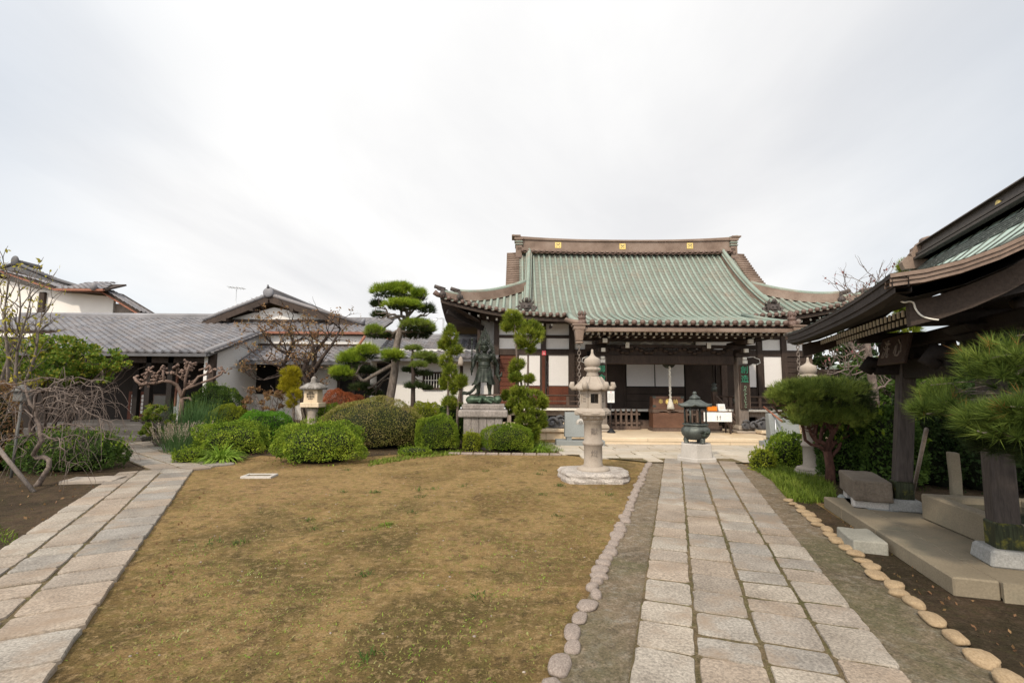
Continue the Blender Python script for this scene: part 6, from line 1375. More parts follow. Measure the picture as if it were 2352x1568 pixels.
# ridge box with crest and demon-tile end
mb = MB(); zr0 = zR0-.03
rows = [[PP(t_, RQ-.12, zr0), PP(t_, RQ-.10, zr0+.20), PP(t_, RQ+.10, zr0+.20), PP(t_, RQ+.12, zr0)] for t_ in np.linspace(.12, PL-.5, 12)]; mb.grid([r+r[:1] for r in rows], sm=False)
for r, f in ((rows[0], (0, 1, 2, 3)), (rows[-1], (3, 2, 1, 0))): mb.add(r, [f])
for dz, w_ in ((.0, .20), (.06, .17)): mb.prism([PP(.1, RQ-w_, zr0+dz), PP(.1, RQ+w_, zr0+dz), PP(.1, RQ+w_, zr0+dz+.03), PP(.1, RQ-w_, zr0+dz+.03)], (0, 0, 0), pd_*(PL-.58))
prd = mb.build('ridge', M_ridged, pav, fix=True)
mb = MB(); mb.prism([PP(.05, RQ-.15, zr0+.20), PP(.05, RQ+.15, zr0+.20), PP(.05, RQ+.10, zr0+.245), PP(.05, RQ-.10, zr0+.245)], (0, 0, 0), pd_*(PL-.5)); mb.tube([PP(-.02, RQ, zr0+.265), PP(PL-.38, RQ, zr0+.265)], .04, 10); mb.build('ridge_cap', M_wood, prd, fix=True)
mb = MB(); c = PP(1.95, RQ-.118, zr0+.11); mb.lathe([(0, -.012), (.045, -.012), (.04, .012), (0, .012)], 18, c, rot=Matrix.Rotation(-PA, 3, 'Z') @ Matrix.Rotation(R(90), 3, 'Y')); mb.build('gold_crest', M_gold, prd)
for te, sg in ((PL-.48, 1), (.08, -1)):
    mb = MB(); ol = []
    for k in range(17): a = math.pi*k/16; r = .245+.022*(k % 2); ol.append((math.cos(a)*r*.85, .05+math.sin(a)*r*.85))
    ol = [(.30, -.12), (.33, -.02), (.26, .06)]+ol+[(-.26, .06), (-.33, -.02), (-.30, -.12)]
    mb.prism([PP(te, RQ+a, zr0+b_) for a, b_ in ol], (0, 0, 0), pd_*(sg*.12)); mb.tube([PP(te, RQ, zr0+.27), PP(te+sg*.2, RQ, zr0+.30)], .05, 10)
    for a in (-.30, .30): mb.tube([PP(te+sg*.02, RQ+a*.8, zr0-.03), PP(te+sg*.14, RQ+a*.8, zr0-.03)], .055, 12)
    mb.build('demon_tile', M_bronzebrown, prd, fix=True)
# ceiling boards and two tiers of rafters with white ends
mb = MB()
for side in (0, 1):
    mb.grid([[PP(t_, (q if side == 0 else 2*RQ-q), zq(q)-.085-.05*(q > .1)) for q in [.03]+list(np.linspace(.12, RQ, 6))] for t_ in (.03, PL-.03)], sm=False)
mb.build('soffit', M_shadewood, pav)
pr1 = None
for tier, (qs_, dz, L_) in enumerate(((.42, -.235, .8), (.62, -.32, .8))):
    for i in range(36):
        t_ = .30+i*(PL-.60)/35
        if pr1 is None:
            mb = MB(); mb.box((0, .4, .05), (.040, .8, .05), 0, Matrix.Rotation(R(14), 3, 'X')); pr1 = mb.build('rafter', M_shadewood, pav, local=True); m2 = MB(); m2.box((0, -.006, -.048), (.038, .012, .058)); m2.build('white_tip', M_tip, pr1, local=True); o = pr1
        else: o = copy_tree(pr1)
        o.matrix_local = Matrix.Translation((qs_, t_, zq(qs_)+dz+.09)) @ Matrix.Rotation(R(-90), 4, 'Z')
# posts leaning inwards, stone feet, beams
Pb = [G(2072, 1168, .15), G(2312, 1292, .15)]; zT = 2.02
feet = [Pb[0], Pb[1], Pb[0]+pe_*1.55, Pb[1]+pe_*1.45]; lean = [Vector((.16, -.03, 0)), Vector((.07, .07, 0)), Vector((-.12, -.04, 0)), Vector((-.12, .05, 0))]
rotp = Matrix.Rotation(-PA, 3, 'Z'); tops = []
for f0, ln in zip(feet, lean):
    f0 = Vector((f0.x, f0.y, .15)); tp = f0+ln+UP*(zT-.15); tops.append(tp); d = .088
    mb = MB(); cs = [Vector((sx*d, sy*d, 0)) for sx, sy in ((-1, -1), (1, -1), (1, 1), (-1, 1))]; b0 = f0+UP*.12
    mb.add([b0+rotp @ c for c in cs]+[tp+rotp @ (c*.96) for c in cs], [(3, 2, 1, 0), (4, 5, 6, 7), (0, 1, 5, 4), (1, 2, 6, 5), (2, 3, 7, 6), (3, 0, 4, 7)]); po = mb.build('post', M_post, pav, bevel=.02)
    mb = MB(); mb.box(b0+UP*.11+ln*.06, (.195, .195, .22), 0, rotp); mb.build('copper_shoe', M_pineband, po, bevel=.012)
    mb = MB(); mb.box(f0+UP*.06, (.36, .36, .14), 0, rotp, .88); mb.build('stone_foot', M_foot, po, bevel=.02)
def pbeam(a, b_, z, h, w_, ext, m=M_shadewood, nm='beam'):
    d = (b_-a); d.z = 0; d.normalize(); p, q = Vector((a.x, a.y, z))-d*ext, Vector((b_.x, b_.y, z))+d*ext; mb = MB(); mb.bar(p, q, w_, h); return mb.build(nm, m, pav, bevel=.025, seg=2)
for a, b_ in ((0, 1), (2, 3)): pbeam(tops[a], tops[b_], 1.86, .24, .15, .36); pbeam(tops[a], tops[b_], 2.18, .14, .17, .75)
for a, b_ in ((0, 2), (1, 3)): pbeam(tops[a], tops[b_], 1.90, .22, .15, .34); pbeam(tops[a], tops[b_], 2.26, .12, .16, .5)
mb = MB(); mb.bar(PP(.35, RQ, zR0-.25), PP(PL-.35, RQ, zR0-.25), .15, .16); mb.build('ridge_beam', M_shadewood, pav)
for i, tp in enumerate(tops):
    for k in range(3): mb = MB(); mb.box(Vector((tp.x, tp.y, 2.0+k*.075)), (.20+.10*k, .20+.08*k, .07), 0, rotp, 1.25); mb.build('bracket', M_shadewood, pav, bevel=.012)
    for dd in ((-pd_*.30, ) if i % 2 else (pd_*.30,)):
        mb = MB(); c = Vector((tp.x, tp.y, 2.22))+dd*1.5; mb.tube([c+UP*.10, c+dd*.25+UP*.05, c+dd*.28-UP*.06, c+dd*.1-UP*.12], [.05, .06, .055, .03], 8); mb.build('carved_nose', M_post, pav)
    mb = MB(); c = Vector((tp.x, tp.y, 1.92)); dd = -pe_*.26; mb.tube([c+dd, c+dd*1.5+UP*.03, c+dd*1.75-UP*.04, c+dd*1.4-UP*.10], [.075, .085, .07, .04], 8); mb.build('carved_nose', M_shadewood, pav)
# lattice frieze between the beams so the upper part stays dark and busy
for a, b_ in ((0, 1), (0, 2), (1, 3), (2, 3)):
    p, q = tops[a], tops[b_]
    for k in range(4):
        c = p.lerp(q, (k+.8)/4.6); mb = MB(); mb.box(Vector((c.x, c.y, 2.05)), (.12, .12, .18), 0, rotp, .7); mb.build('strut', M_shadewood, pav)
# plaque with two characters under the long eave
c = PP(2.55, .83, 2.06); t = thing('plaque', 'dark wooden plaque with two faded characters hung under the pavilion eave', 'plaque', c, -PA)
RP_ = Matrix.Rotation(R(-90), 4, 'Z') @ Matrix.Rotation(R(-14), 4, 'X')
mb = MB(); mb.box((0, 0, 0), (.80, .04, .34)); ob = mb.build('board', surf('plaque_wood', [(.035, .02, .014), (.055, .033, .024)], 3, .6), t, local=True, bevel=.008); ob.matrix_local = RP_
for k, ch in enumerate('洗心'): l_ = lettering(ch, .24, M_woodgrey, ob, (-.18+.36*k, -.024, 0))
# platform, basin, bench
pc, pf = G(2189, 1325, .15), G(1897, 1143, .15); ed = (pf-pc).normalized(); er = Vector((ed.y, -ed.x, 0)); er = (er*.97+Vector((.25, .0, 0))*.0).normalized()
t = thing('stone_platform', 'worn tan stone platform of large slabs under the water pavilion', 'platform', (pc.x, pc.y, 0)); Lp = (pf-pc).length
mb = MB()
s = 0
for Ls in (1.35, .95, Lp-2.3+.1): m2 = MB(); o3 = pc+ed*(s+.004); m2.prism([Vector((o3.x, o3.y, 0)), Vector((o3.x, o3.y, .15)), Vector((o3.x, o3.y, .15))+er*.30, Vector((o3.x, o3.y, 0))+er*.30], (0, 0, 0), ed*(Ls-.008)); m2.build('kerb', M_conc, t, bevel=.012, fix=True); s += Ls
for j in range(5):
    s = random.uniform(-.5, -.1)+.0; w0 = .304+j*.52
    while s < Lp:
        Ls = random.uniform(.7, 1.1); a0 = max(0, s); a1 = min(Lp+.05, s+Ls)
        if a1-a0 > .1:
            o3 = pc+ed*a0+er*w0; m2 = MB(); m2.prism([Vector((o3.x, o3.y, .02)), Vector((o3.x, o3.y, .146)), Vector((o3.x, o3.y, .146))+er*.512, Vector((o3.x, o3.y, .02))+er*.512], (0, 0, 0), ed*(a1-a0-.007)); m2.build('slab', M_conc, t, bevel=.008, fix=True)
        s += Ls
m2 = MB(); o3 = pc+er*.304; m2.prism([Vector((o3.x, o3.y, 0)), Vector((o3.x, o3.y, .148)), Vector((o3.x, o3.y, .148))+er*2.6, Vector((o3.x, o3.y, 0))+er*2.6], (0, 0, 0), -ed*.02); m2.build('kerb', M_conc, t, fix=True)
# low stone trough along the back of the platform
a0 = G(2118, 1190, .15); b0 = G(2262, 1252, .15); dd = (b0-a0); dd.z = 0; rr = Vector((-dd.y, dd.x, 0)).normalized(); zt = P(2118, 1132, a0.y).z
t = thing('stone_basin', 'long low stone water basin on the pavilion platform', 'basin', (a0.x, a0.y, .15))
def wallseg(p, q, th, z0, z1, nm='side'):
    d = (q-p).normalized(); n_ = Vector((d.y, -d.x, 0)); n_ = n_ if n_.dot(rr) > 0 else -n_
    m2 = MB(); m2.prism([Vector((p.x, p.y, z0)), Vector((q.x, q.y, z0)), Vector((q.x, q.y, z1)), Vector((p.x, p.y, z1))], (0, 0, 0), n_*th); m2.build(nm, M_conc, t, bevel=.015, fix=True)
rr = rr if rr.x > 0 else -rr
b0 = a0+dd.normalized()*1.75
wallseg(a0, b0, .14, .15, zt); wallseg(a0+rr*.86, b0+rr*.86, .14, .15, zt); m2 = MB()
for p in (a0, b0-dd.normalized()*.14): m2 = MB(); m2.prism([Vector((p.x, p.y, .15))+rr*.142, Vector((p.x, p.y, .15))+rr*.858, Vector((p.x, p.y, zt-.004))+rr*.858, Vector((p.x, p.y, zt-.004))+rr*.142], (0, 0, 0), dd.normalized()*.14); m2.build('end', M_conc, t, fix=True)
m2 = MB(); m2.sheet([(p.x, p.y) for p in (a0+rr*.14+dd.normalized()*.14, b0+rr*.14-dd.normalized()*.14, b0+rr*.86-dd.normalized()*.14, a0+rr*.86+dd.normalized()*.14)], zt-.07); m2.build('water', M_water, t)
c = G(2247, 1222, .15); o = kerb_stone('stone_pillar', (c.x+.30, c.y+.55, .52), (.10, .10, .74), -PA, M_conc, 'short upright grey stone pillar beside the water basin', 'stone pillar', .01, .02, 8)
# bench stone on small blocks
c0 = G(1975, 1166, .1); bl = Vector((4.60, 6.42, 0)); t = thing('stone_bench', 'heavy weathered stone slab bench on small blocks by the pavilion post', 'bench', bl, R(-24))
bm = bmesh.new(); bmesh.ops.create_cube(bm, size=1); bmesh.ops.subdivide_edges(bm, edges=bm.edges, cuts=3, use_grid_fill=True)
for v_ in bm.verts: v_.co = Vector((v_.co.x*.40, v_.co.y*.86, .36+v_.co.z*.25))+noise.noise_vector(v_.co*6)*.012
me = bpy.data.meshes.new('seat'); bm.to_mesh(me); bm.free(); me.materials.append(M_conc); o = link('seat', me, t); me.materials.clear(); me.materials.append(M_bench); md = o.modifiers.new('bevel', 'BEVEL'); md.width = .02; md.segments = 2; md.limit_method = 'ANGLE'; md.angle_limit = R(40)
for x, y, w_, d_ in ((0, -.30, .40, .14), (0, .30, .34, .16)): m2 = MB(); m2.box((x, y, .19), (w_, d_, .15)); m2.build('support', M_stonewhite, t, local=True, bevel=.02)
m2 = MB(); m2.box((.02, 0, .05), (.5, .9, .2)); m2.build('support', M_stonegrey, t, local=True, bevel=.03)
# ================================================================ PLANTS
def zc_(ox, oy, s): return lambda x, y: ((ox+x/s)/1.0884, (oy+y/s)/1.0884)
ZA = zc_(500, 650, 3.136); ZW = zc_(0, 800, 3.135); ZB = zc_(300, 880, 4.9); ZT = zc_(1050, 560, 3.92); ZS = zc_(1100, 800, 4.48); ZRR = zc_(1900, 820, 3.73)
def bush(name, label, l, r, top, base, mat, size=.045, n=None, Y=None, depth=.85, sq=2.6, core=None, jit=.55, asp=.55, low=-.45, cat='bush', group=None, wob=.06, mats=None, extra=36):
    cx = (l+r)/2
    if Y is None:
        Yf = G(cx, base).y; ry = (r-l)/2/FPX*Yf*depth; Y = Yf+ry*.85
    rx = (P(r, (top+base)/2, Y).x-P(l, (top+base)/2, Y).x)/2; ry = rx*depth; c = P(cx, top, Y); h = c.z
    cz = h*.40; rz_ = h-cz
    ctr = (c.x, Y, cz); f = Fol(); A = 2*math.pi*rx*rz_*1.5
    n = n or int(min(26000, max(1500, A/(size*size*asp*.5)*1.5)))
    p, nr = dome_points(n, ctr, (rx, ry, rz_), sq, wob, low); p = p-nr*np.abs(rng.normal(size=(len(p), 1)))*.035; p[:, 2] = np.maximum(p[:, 2], .02)
    f.leaves(p, nr+np.array([0, 0, .35]), size, asp, jit, 0)
    if extra:      # loose shoots standing above the clipped surface
        q, qn = dome_points(extra, ctr, (rx, ry, rz_), sq, wob, .25); sh = np.repeat(q, 7, 0)+np.repeat(unit(qn+np.array([0, 0, 1.2])), 7, 0)*rng.uniform(0, .09, (len(q)*7, 1)); f.leaves(sh, np.tile([0, 0, 1.0], (len(sh), 1)), size*.95, asp, .8, 2)
    k_ = 70; th_ = rng.uniform(0, 6.28, k_); lit = np.stack([ctr[0]+rx*1.05*np.cos(th_)*rng.uniform(.8, 1.15, k_), ctr[1]+ry*1.05*np.sin(th_)*rng.uniform(.8, 1.15, k_), np.full(k_, .015)], 1); f.leaves(lit, np.tile([0, 0, 1.0], (k_, 1)), .04, .5, .8, 0)
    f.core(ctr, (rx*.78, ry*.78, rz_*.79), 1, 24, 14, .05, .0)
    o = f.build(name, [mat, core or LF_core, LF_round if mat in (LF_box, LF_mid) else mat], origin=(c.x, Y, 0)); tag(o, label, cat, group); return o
bush('clipped_bush', 'large loose box bush in front, bright green and taller than wide-spread neighbours', 640, 832, 972, 1070, LF_box, .037, sq=2.8, jit=1.0, extra=380, depth=.8, wob=.085)
bush('clipped_bush', 'huge rounded bronze-green azalea mound below the pine', 736, 990, 912, 1030, LF_mound, .036, Y=13.0, sq=1.78, wob=.035, jit=.8, n=26000, asp=.42, low=-.6, depth=.8)
bush('clipped_bush', 'rust-red clipped azalea dome beside the small stone lantern', 722, 852, 897, 985, LF_red, .032, Y=14.4, sq=2.2, core=LF_corered, asp=.45)
bush('clipped_bush', 'small green clipped dome tucked below the rust-red azalea', 705, 795, 929, 1000, LF_round, .036, Y=13.4)
bush('clipped_bush', 'round dark green clipped ball left of the statue plinth', 955, 1054, 954, 1039, LF_round, .030, sq=2.5, n=15000, jit=.5)
bush('clipped_bush', 'yellow-green dome peeking out behind the round clipped ball', 940, 1020, 925, 1010, LF_yel, .034, Y=13.6)
bush('clipped_bush', 'tiny yellow-green bush at the foot of the statue plinth', 1062, 1105, 992, 1037, LF_yel, .034, jit=.9)
bush('clipped_bush', 'wide low clipped bush in front of the statue plinth', 1106, 1225, 974, 1040, LF_round, .030, sq=2.7, n=16000, jit=.5)
bush('clipped_bush', 'long yellow-tipped box hedge behind the strappy grass clump', 462, 606, 970, 1048, LF_box, .036, sq=2.9, jit=1.0, extra=260, wob=.09)
bush('clipped_bush', 'fresh bright green dome behind the yellow-tipped hedge', 548, 668, 945, 1020, LF_bright, .036, Y=13.0)
bush('clipped_bush', 'olive yellow dome below the white side wall', 480, 572, 930, 1010, LF_yel, .034, Y=13.9)
bush('clipped_bush', 'small ragged dark bush right beside the strappy grass clump', 402, 468, 1030, 1066, LF_round, .036, jit=.9, extra=40)
bush('spreading_shrub', 'broad dark juniper mass behind the twisted weeping tree', 55, 278, 992, 1090, LF_mid, .055, sq=2.8, jit=.9, asp=.35, extra=200, cat='shrub', depth=.7)
bush('spreading_shrub', 'feathery dark shrub against the white side wall', 440, 560, 885, 1000, LF_mid, .05, Y=14.6, sq=2.2, jit=1.0, asp=.3, extra=160, cat='shrub')
bush('spreading_shrub', 'dark evergreen shrub filling in below the left podocarpus', 1003, 1072, 922, 1010, LF_mid, .045, Y=13.6, jit=.9, cat='shrub', extra=80)
bush('spreading_shrub', 'reddish green shrub at the left picture edge behind the support pole', -60, 42, 880, 1040, LF_orange, .05, Y=9.0, jit=.9, cat='shrub', n=4200)
bush('spreading_shrub', 'thin-leaved bush in front of the half-hidden stone lantern', 1766, 1856, 997, 1078, LF_round, .045, Y=10.3, sq=3.0, jit=.9, extra=80, cat='shrub', n=5200)
bush('spreading_shrub', 'small yellowish bush at the end of the paving', 1723, 1778, 1032, 1082, LF_yel, .042, jit=.9, extra=30, cat='shrub')
bush('spreading_shrub', 'low ground-hugging shrub at the foot of the bronze-green mound', 915, 990, 1026, 1048, LF_round, .035, jit=1.0, cat='shrub', n=1500, extra=30)
hed = [(1905, 1990, 955, 8.6, 'dark green hedge right behind the umbrella pine'), (1985, 2075, 940, 8.2, 'dark hedge bush just left of the far pavilion post'), (2085, 2190, 900, 8.4, 'tall dark hedge bush behind the leaning support pole'), (2180, 2330, 880, 8.0, 'tall dark hedge bush behind the stone basin'), (2310, 2500, 860, 7.6, 'dark hedge bush at the right picture edge behind the near post')]
for i, (l, r, top, Y, lab) in enumerate(hed): bush('hedge_bush', lab, l-20, r+20, top, 1100, LF_dark if i > 1 else LF_mid, .07, Y=Y, sq=3.2, jit=1.0, n=5200, extra=60, cat='hedge', group='hedge behind the pavilion')
# ---------------- pines
def tuft_pad(f, c, rx, ry, rz_, n, k, L, w, mi=0, spread=.75, low=-.25, up=.9):
    d = rdirs(n*3); d = d[d[:, 2] > low][:n]; p = np.array(c)+d*np.array([rx, ry, rz_])*rng.uniform(.45, 1.06, (len(d), 1)); ax = unit(d*np.array([.8, .8, .5])+np.array([0, 0, up])); f.needles(p-ax*L*.5, ax, k, L, w, spread, mi)
def branch(mb, a, b_, r0, r1, wig=.12, n=7, up=.0):
    a, b_ = Vector(a), Vector(b_); L = (b_-a).length; ph = random.uniform(0, 6); pts = []
    for i in range(n+1):
        t = i/n; q = a.lerp(b_, t); e = math.sin(math.pi*t); q += Vector((math.sin(ph+t*7)*wig*L*.5*e, math.cos(ph*1.3+t*6)*wig*L*.5*e, (math.sin(ph*.7+t*8)*wig*.5+up)*L*e)); pts.append(q)
    mb.tube(pts, [r0+(r1-r0)*i/n for i in range(n+1)], 7); return pts
def garden_pine():
    Y = 14.2; k = .00376; base = P(*ZA(1485, 1150), Y); t = thing('garden_pine', 'tall cloud-pruned pine with leaning trunk and long low branch', 'pine tree', (base.x, Y, 0))
    tr = MB(); path = [Vector((base.x-.05, Y, 0))]+[P(*ZA(x, y), Y) for x, y in ((1490, 1080), (1505, 1000), (1528, 860), (1532, 740), (1545, 650), (1572, 545), (1622, 465))]; tr.tube(path, [.17, .13, .122, .115, .108, .10, .105, .075], 12); top = path[-1]
    pads = [(1480, 240, 310, 110, 0, 0), (1580, 215, 220, 80, .1, 0), (1715, 268, 150, 95, -.1, 0), (1385, 345, 115, 85, .2, 1), (1590, 345, 320, 70, -.5, 0), (1780, 390, 150, 120, .2, 1), (1640, 300, 220, 60, .5, 1), (1400, 425, 130, 50, .2, 1), (1700, 505, 280, 90, -.4, 0), (1790, 540, 130, 70, .1, 0), (1700, 590, 240, 80, .5, 1), (1375, 560, 190, 95, 0, 0), (1480, 595, 140, 80, .4, 1), (1310, 715, 200, 110, -.3, 0), (1180, 775, 230, 110, -.3, 0), (1220, 735, 160, 80, .1, 0), (1105, 885, 200, 100, -.5, 0), (1510, 745, 195, 85, -.6, 0), (1290, 870, 230, 90, .6, 1), (1280, 1000, 220, 90, .8, 1), (1370, 1040, 130, 60, .9, 1)]
    f = Fol(); ln = [ZA(x, y) for x, y in ((1510, 820), (1400, 880), (1290, 945), (1265, 940), (1235, 905), (1190, 920))]; lb = [P(x, y, Y-.25*i/5) for i, (x, y) in enumerate(ln)]; tr.tube(lb, [.06, .055, .055, .05, .045, .03], 8)
    for x, y, w, h, dy, dk in pads:
        c = P(*ZA(x, y), Y+dy); rx, rz_ = w*k*.5, h*k*.55; n = int(95+rx*rx*620)
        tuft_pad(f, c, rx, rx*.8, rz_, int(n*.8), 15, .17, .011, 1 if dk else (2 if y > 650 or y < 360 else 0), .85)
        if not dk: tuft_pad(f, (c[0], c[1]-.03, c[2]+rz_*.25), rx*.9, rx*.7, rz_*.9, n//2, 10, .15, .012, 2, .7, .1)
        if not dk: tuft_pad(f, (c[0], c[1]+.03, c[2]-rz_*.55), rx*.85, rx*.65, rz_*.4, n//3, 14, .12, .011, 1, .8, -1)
        src = lb[-1] if y > 650 and x < 1450 and y < 900 else (path[5] if y > 650 else (path[6] if y > 480 else top)); src = path[3] if y > 900 else src
        end = Vector(c)+Vector((0, 0, -rz_*.7)); bp = branch(tr, src, end, .05 if y < 650 else .035, .018, .22, 8)
        for s_ in range(5): branch(tr, bp[random.randint(3, 7)], Vector(c)+Vector((random.uniform(-rx, rx)*.8, random.uniform(-rx, rx)*.5, -rz_*.3)), .016, .006, .3, 5)
    tr.build('trunk', M_bark, t); f.build('crown', [LF_pine, LF_pinedark, LF_pinebright], t)
garden_pine()
def small_pine():
    Y = 13.9; k = .00368; b_ = P(*ZA(1670, 1120), Y); t = thing('young_pine', 'slim young pine with separated needle pads right of the tall pine', 'pine tree', (b_.x, Y, 0)); tr = MB(); pt = [Vector((b_.x, Y, 0)), b_]+[P(*ZA(x, y), Y) for x, y in ((1672, 900), (1660, 800), (1668, 700))]; tr.tube(pt, [.075, .07, .055, .04, .02], 9); f = Fol()
    for x, y, w, h, dy, dk in ((1672, 690, 150, 50, 0, 0), (1760, 755, 220, 85, -.1, 0), (1810, 790, 130, 80, .1, 0), (1715, 820, 150, 65, -.4, 0), (1640, 860, 130, 60, .2, 1), (1750, 890, 160, 60, .3, 1), (1690, 985, 200, 70, 0, 1), (1780, 1000, 90, 45, .1, 1)):
        c = P(*ZA(x, y), Y+dy); rx, rz_ = w*k*.5, h*k*.55; tuft_pad(f, c, rx, rx*.8, rz_, int(80+rx*rx*560), 15, .14, .010, dk); branch(tr, pt[2] if y > 840 else pt[3], Vector(c)-Vector((0, 0, rz_*.5)), .022, .008, .2)
    tr.build('trunk', M_barkdark, t); f.build('crown', [LF_pine, LF_pinedark], t)
small_pine()
def maki(name, label, Y, clusters, stems, conv, mat=LF_maki, k=.0034, L=.13, w=.020, dens=1.0, mt=M_barkgrey):
    b_ = P(*conv(*stems[0][0]), Y); t = thing(name, label, 'conifer', (b_.x, Y, 0)); tr = MB(); f = Fol()
    for s_ in stems: pt = [P(*conv(*q), Y) for q in s_]; pt = [Vector((pt[0].x, Y, 0))]+pt; tr.tube(pt, [.045-.03*i/len(pt) for i in range(len(pt))], 7)
    for x, y, wd, h, dy in clusters:
        c = P(*conv(x, y), Y+dy); rx, rz_ = wd*k*.5, h*k*.5; n = int((70+rx*rz_*900)*dens); d = rdirs(n); p = np.array(c)+d*np.array([rx, rx*.85, rz_])*rng.uniform(.55, 1.0, (n, 1))**.6; ax = unit(d*.8+np.array([0, 0, .75])); f.needles(p-ax*L*.6, ax, 12, L*1.15, w, .72, 0)
        for _ in range(3): branch(tr, (c[0]+rx*.1, c[1], c[2]-rz_*.8), Vector(c)+Vector((random.uniform(-rx, rx)*.6, 0, random.uniform(-.2, .6)*rz_)), .014, .006, .2, 4)
    tr.build('trunk', mt, t); f.build('crown', [mat], t)
maki('podocarpus_tree', 'slender yellow-green podocarpus left of the bronze statue', 13.1, [(1960, 600, 130, 170, 0), (1960, 540, 60, 80, 0), (1910, 660, 90, 90, .1), (2000, 700, 140, 90, 0), (1930, 790, 120, 130, 0), (1960, 880, 130, 150, -.1), (1920, 960, 90, 120, .1), (2050, 945, 110, 110, -.2), (1990, 1000, 80, 100, 0), (1960, 1110, 130, 110, 0)], [[(1945, 1180), (1945, 1050), (1955, 800), (1960, 560)], [(2020, 1140), (2040, 1020), (2052, 950)]], ZA, k=.00348)
maki('podocarpus_tree', 'taller podocarpus with ball-shaped tufts on bare stems right of the statue', 13.4, [(905, 905, 200, 150, 0), (930, 980, 260, 150, .1), (850, 1000, 130, 110, 0), (1085, 1000, 190, 130, -.1), (1070, 1100, 300, 200, -.1), (1150, 1040, 120, 130, 0), (1000, 1160, 150, 120, 0), (1085, 1210, 100, 120, 0), (955, 1370, 160, 120, 0), (920, 1420, 110, 90, 0)], [[(1055, 1800), (1057, 1500), (1060, 1250), (1065, 1100)], [(945, 1700), (948, 1300), (940, 1100), (915, 920)], [(1000, 1650), (985, 1480), (955, 1380)]], ZT, k=.00288, w=.019)
maki('podocarpus_bush', 'bushy podocarpus mass filling the foot right of the statue', 13.0, [(850, 640, 170, 120, .2), (1000, 650, 140, 110, .4), (890, 790, 230, 130, 0), (1050, 870, 260, 190, -.1), (860, 900, 230, 190, 0), (1150, 920, 130, 150, 0), (950, 1000, 260, 170, -.2), (1100, 1080, 200, 190, -.1), (960, 1120, 230, 150, -.3), (1150, 1160, 110, 90, 0), (1060, 1220, 130, 130, -.3), (740, 840, 110, 130, .4), (780, 980, 120, 130, .2), (1070, 1300, 80, 90, -.3)], [[(980, 1300), (970, 1000), (950, 700)], [(900, 1300), (880, 900)]], ZS, k=.00242*1.0, L=.11, dens=1.25)
maki('golden_conifer', 'golden yellow conifer column standing beside the small stone lantern', 14.0, [(710, 870, 150, 90, 0), (700, 930, 150, 110, 0), (740, 890, 110, 120, 0), (690, 990, 150, 80, 0), (735, 960, 110, 120, 0), (740, 1050, 120, 110, -.1), (720, 1120, 90, 70, 0)], [[(735, 1180), (730, 1000), (720, 870)]], ZA, mat=LF_gold, k=.0037, L=.11, w=.016)
def umbrella_pine():
    Y = 8.25; b_ = G(1907, 1112); Y = b_.y; t = thing('umbrella_pine', 'umbrella-shaped pine with reddish forked trunk beside the stone bench', 'pine tree', (b_.x, Y, 0)); tr = MB(); f = Fol()
    p0, p1 = P(1907, 1075, Y), P(1900, 1035, Y); tr.tube([Vector(b_), p0, p1], [.085, .07, .065], 10)
    for x, y, dy, r in ((1850, 970, -.1, .045), (1790, 950, -.2, .03), (1880, 960, .3, .04), (1930, 955, -.3, .045), (1965, 965, .3, .05), (1905, 950, 0, .04), (1860, 945, .5, .035), (1985, 945, -.1, .03)):
        e = P(x, y, Y+dy); bp = branch(tr, p1 if random.random() < .7 else p0.lerp(p1, .5), e, r, .018, .14, 8)
        for _ in range(6): q = P(x+random.uniform(-55, 55), y-random.uniform(10, 50), Y+dy+random.uniform(-.4, .4)); branch(tr, bp[random.randint(4, 8)], q, .014, .006, .25, 5)
    for x, y, w, h, dy, dk, n in ((1885, 912, 100, 46, 0, 1, 560), (1870, 900, 92, 36, -.4, 0, 420), (1930, 908, 70, 44, .2, 1, 420), (1820, 908, 52, 38, -.3, 0, 240), (1790, 903, 30, 18, -.3, 0, 80), (1900, 885, 85, 22, -.1, 0, 320), (1960, 915, 48, 50, -.2, 1, 260), (1840, 945, 40, 24, -.5, 0, 110), (1800, 930, 30, 26, 0, 1, 90), (1835, 965, 22, 12, -.6, 0, 50), (1930, 955, 60, 34, .4, 1, 220), (1980, 960, 40, 40, .3, 1, 160), (1945, 975, 55, 36, .6, 1, 200), (1890, 962, 50, 26, .7, 1, 160), (1995, 985, 40, 40, .7, 1, 150), (1860, 950, 60, 34, -.3, 0, 220), (1915, 955, 60, 34, -.4, 0, 220), (1955, 950, 46, 34, -.3, 0, 170)):
        c = P(x, y, Y+dy); m_ = Y/FPX; tuft_pad(f, c, w*m_, w*m_*.85, h*m_, n, 17, .12, .0075, dk, .8, -.55, .7)
    tr.build('trunk', M_barkred, t); f.build('crown', [LF_pine, LF_pinedark], t)
umbrella_pine()
